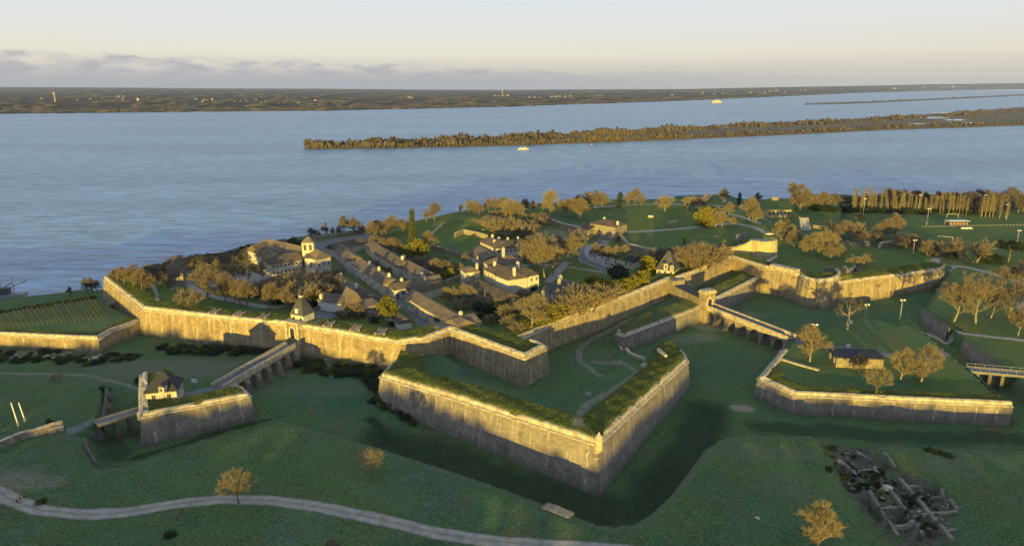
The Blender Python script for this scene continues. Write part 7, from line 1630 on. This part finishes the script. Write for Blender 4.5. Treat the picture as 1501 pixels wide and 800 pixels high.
skin_body('hair', [(0, .01, 1.70), (0, .04, 1.62)], [(0, 1)], [.105, .09], M['hair'], pr)
mb = MB(); mb.lathe((g[0], g[1], g[2] + 1.56), [(.03, 0), (.085, .03), (.10, .1), (.08, .18)], 10); o = mb.build('head', M['skin'], pr, smooth=True)
def dog(px, py, rz, label):
    g = G(px, py); g[2] += 0.09; root = empty('dog', g, label, 'dog', rz=rz)
    J = [(0, .28, .5), (0, 0, .47), (0, -.28, .5), (0, -.45, .66), (0, -.5, .74), (0, -.68, .70), (.09, -.28, .3), (.09, -.26, .04), (-.09, -.28, .3), (-.09, -.33, .04), (.09, .26, .36), (.09, .36, .2), (.09, .3, .03), (-.09, .26, .36), (-.09, .34, .2), (-.09, .24, .03), (0, .45, .56), (0, .62, .62)]
    skin_body('body', J, [(0, 1), (1, 2), (2, 3), (3, 4), (4, 5), (2, 6), (6, 7), (2, 8), (8, 9), (0, 10), (10, 11), (11, 12), (0, 13), (13, 14), (14, 15), (0, 16), (16, 17)], [.12, .12, .14, .085, .085, .045, .05, .03, .05, .03, .07, .035, .03, .07, .035, .03, .03, .02], M['fur'], root)
dog(25.2, 736.5, 0.9, 'black dog on the road side in front of the walker'); dog(38, 731, -0.5, 'dark dog on the grass verge side of the walker')

# ------------------------------------------------------------------ the wood on the town hill behind the photographer (casts the evening shadow)
rnd = random.Random(31); mb = MB()
PX = np.array((SUNY, -SUNX))        # across the light
for k in range(1900):
    p_ = rnd.uniform(-420, 330); q_ = -210 + rnd.uniform(-30, 30); x = p_ * PX[0] + q_ * SUNX; y = p_ * PX[1] + q_ * SUNY
    top = interp([(-420, 39), (-230, 42.0), (-190, 43.0), (-131, 44.6), (-107, 43.9), (-76, 43.4), (-64, 45.4), (-32, 44.6), (-4, 42.6), (10, 43.5), (26, 46.4), (40, 44.6), (97, 44.4), (150, 42), (330, 38)], p_) + OCC + 0.7 * math.sin(p_ * 0.31) + 0.8 * math.sin(p_ * 0.11 + 1) - 0.07 * (q_ + 210)
    z = H(x, y); hh = max(4.0, top - z) * (1.0 - 0.16 * rnd.random() ** 2); clump(mb, (x, y, z - 0.5), rnd.uniform(2.2, 4.2), hh, rnd, 0, 7)
tag(mb.build('woodland', M['leaf']), 'dark evergreen wood on the town hill behind the viewpoint', 'woodland', kind='stuff')
for ents in PROTO.values():
    for e in ents:
        if not e[2]: 
            for ch in list(e[0].children): bpy.data.objects.remove(ch)
            bpy.data.objects.remove(e[0])

# ------------------------------------------------------------------ rough grass standing on the rampart tops and parapets
def tufts():
    tall = MASK['tall']; rng = np.random.default_rng(5); mb_v = []; cand = np.argwhere(tall[:-1, :-1] > 0.5)
    areas = (GX[cand[:, 1] + 1] - GX[cand[:, 1]]) * (GY[cand[:, 0] + 1] - GY[cand[:, 0]])
    n = min(150000, int(areas.sum() * 16)); pick = rng.choice(len(cand), n, p=areas / areas.sum()); V = np.zeros((n, 4, 3)); 
    cj, ci = cand[pick, 0], cand[pick, 1]; u = rng.random(n); v = rng.random(n)
    x = GX[ci] + (GX[ci + 1] - GX[ci]) * u; y = GY[cj] + (GY[cj + 1] - GY[cj]) * v
    z = HH[cj, ci] * (1 - u) * (1 - v) + HH[cj, ci + 1] * u * (1 - v) + HH[cj + 1, ci] * (1 - u) * v + HH[cj + 1, ci + 1] * u * v
    pat = 0.5 + 0.5 * np.sin(x / 1.9 + 2 * np.sin(y / 2.7)) * np.cos(y / 2.3 + x / 5.1)
    h = rng.uniform(0.07, 0.20, n) * (0.55 + 0.75 * pat); w = rng.uniform(0.07, 0.16, n); a = rng.random(n) * 6.283; lx = rng.normal(0, 0.14, n); ly = rng.normal(0, 0.14, n)
    c, s_ = np.cos(a) * w, np.sin(a) * w
    V[:, 0] = np.stack([x - c, y - s_, z - 0.06], -1); V[:, 1] = np.stack([x + c, y + s_, z - 0.06], -1); V[:, 2] = np.stack([x + c * 0.5 + lx, y + s_ * 0.5 + ly, z + h], -1); V[:, 3] = np.stack([x - c * 0.6 + lx, y - s_ * 0.6 + ly, z + h * 0.9], -1)
    me = bpy.data.meshes.new('grass'); me.vertices.add(n * 4); me.vertices.foreach_set('co', V.ravel()); me.loops.add(n * 4); me.loops.foreach_set('vertex_index', np.arange(n * 4)); me.polygons.add(n)
    me.polygons.foreach_set('loop_start', np.arange(0, n * 4, 4)); me.polygons.foreach_set('loop_total', np.full(n, 4)); me.materials.append(M['roughgrass']); me.update(calc_edges=True); me.validate()
    o = bpy.data.objects.new('grass', me); COL.objects.link(o); tag(o, 'rough yellow green grass standing on the parapets of the ramparts', 'grass', kind='stuff')
def mk_rough():
    m, nt, b = newmat('rough_grass'); p = geo(nt)
    col = mixc(nt, ramp(nt, noise(nt, p, 0.5, 5, 0.7), [(0.3, 0.0), (0.7, 1.0)]), (0.062, 0.104, 0.020), (0.160, 0.168, 0.042)); col = mixc(nt, ramp(nt, noise(nt, p, 2.4, 4, 0.7), [(0.45, 0.0), (0.8, 0.6)]), col, (0.045, 0.060, 0.016))
    nt.links.new(col, b.inputs['Base Color']); b.inputs['Roughness'].default_value = 1.0; b.inputs['Specular IOR Level'].default_value = 0.05; return m
M['roughgrass'] = mk_rough(); tufts()
def meadow():
    rng = np.random.default_rng(9); n = 150000; y = 96 + 90 * rng.random(n) ** 1.25; x = (rng.random(n) - 0.5) * (y * 1.62 + 10)
    i = np.clip(np.searchsorted(GX, x) - 1, 0, len(GX) - 2); j = np.clip(np.searchsorted(GY, y) - 1, 0, len(GY) - 2); z = HH[j, i]
    u = (x - GX[i]) / (GX[i + 1] - GX[i]); v = (y - GY[j]) / (GY[j + 1] - GY[j]); z = HH[j, i] * (1 - u) * (1 - v) + HH[j, i + 1] * u * (1 - v) + HH[j + 1, i] * (1 - u) * v + HH[j + 1, i + 1] * u * v
    pat = 0.5 + 0.5 * np.sin(x / 4.1 + 2.2 * np.sin(y / 5.3)) * np.cos(y / 3.7 + x / 9.0) + 0.35 * np.sin(x / 1.3) * np.sin(y / 1.1)
    rd = smooth_line([G(*p) for p in [(-60, 690), (0, 722), (20, 733), (60, 747), (110, 753), (170, 752), (230, 743), (290, 735), (345, 732), (400, 734), (460, 742), (540, 758), (620, 776), (700, 790), (780, 798), (860, 803), (960, 812)]], 4); dr = d_polyline(np.array(rd), x, y)
    keep = (rng.random(n) < np.clip(pat, 0.05, 1)) & (dr > 2.2) & (sdist(RDL, x, y) < 0) & (sdist(RED, x, y) < 1) & (sdist(LDL, x, y) < 1); x, y, z = x[keep], y[keep], z[keep]; n = len(x)
    h = rng.uniform(0.06, 0.20, n); w = rng.uniform(0.06, 0.16, n); a = rng.random(n) * 6.283; c, s_ = np.cos(a) * w, np.sin(a) * w; lx = rng.normal(0, .07, n); ly = rng.normal(0, .07, n); V = np.zeros((n, 3, 3))
    V[:, 0] = np.stack([x - c, y - s_, z - 0.03], -1); V[:, 1] = np.stack([x + c, y + s_, z - 0.03], -1); V[:, 2] = np.stack([x + lx, y + ly, z + h], -1)
    me = bpy.data.meshes.new('grass'); me.vertices.add(n * 3); me.vertices.foreach_set('co', V.ravel()); me.loops.add(n * 3); me.loops.foreach_set('vertex_index', np.arange(n * 3)); me.polygons.add(n)
    me.polygons.foreach_set('loop_start', np.arange(0, n * 3, 3)); me.polygons.foreach_set('loop_total', np.full(n, 3)); me.materials.append(M['meadowblade']); me.update(calc_edges=True); me.validate()
    o = bpy.data.objects.new('grass', me); COL.objects.link(o); tag(o, 'short uneven meadow grass on the front glacis and ditches', 'grass', kind='stuff')
M['meadowblade'] = simple('meadow_blades', (0.030, 0.062, 0.026), (0.105, 0.110, 0.050), 0.35, 1.0, detail=7)
meadow()
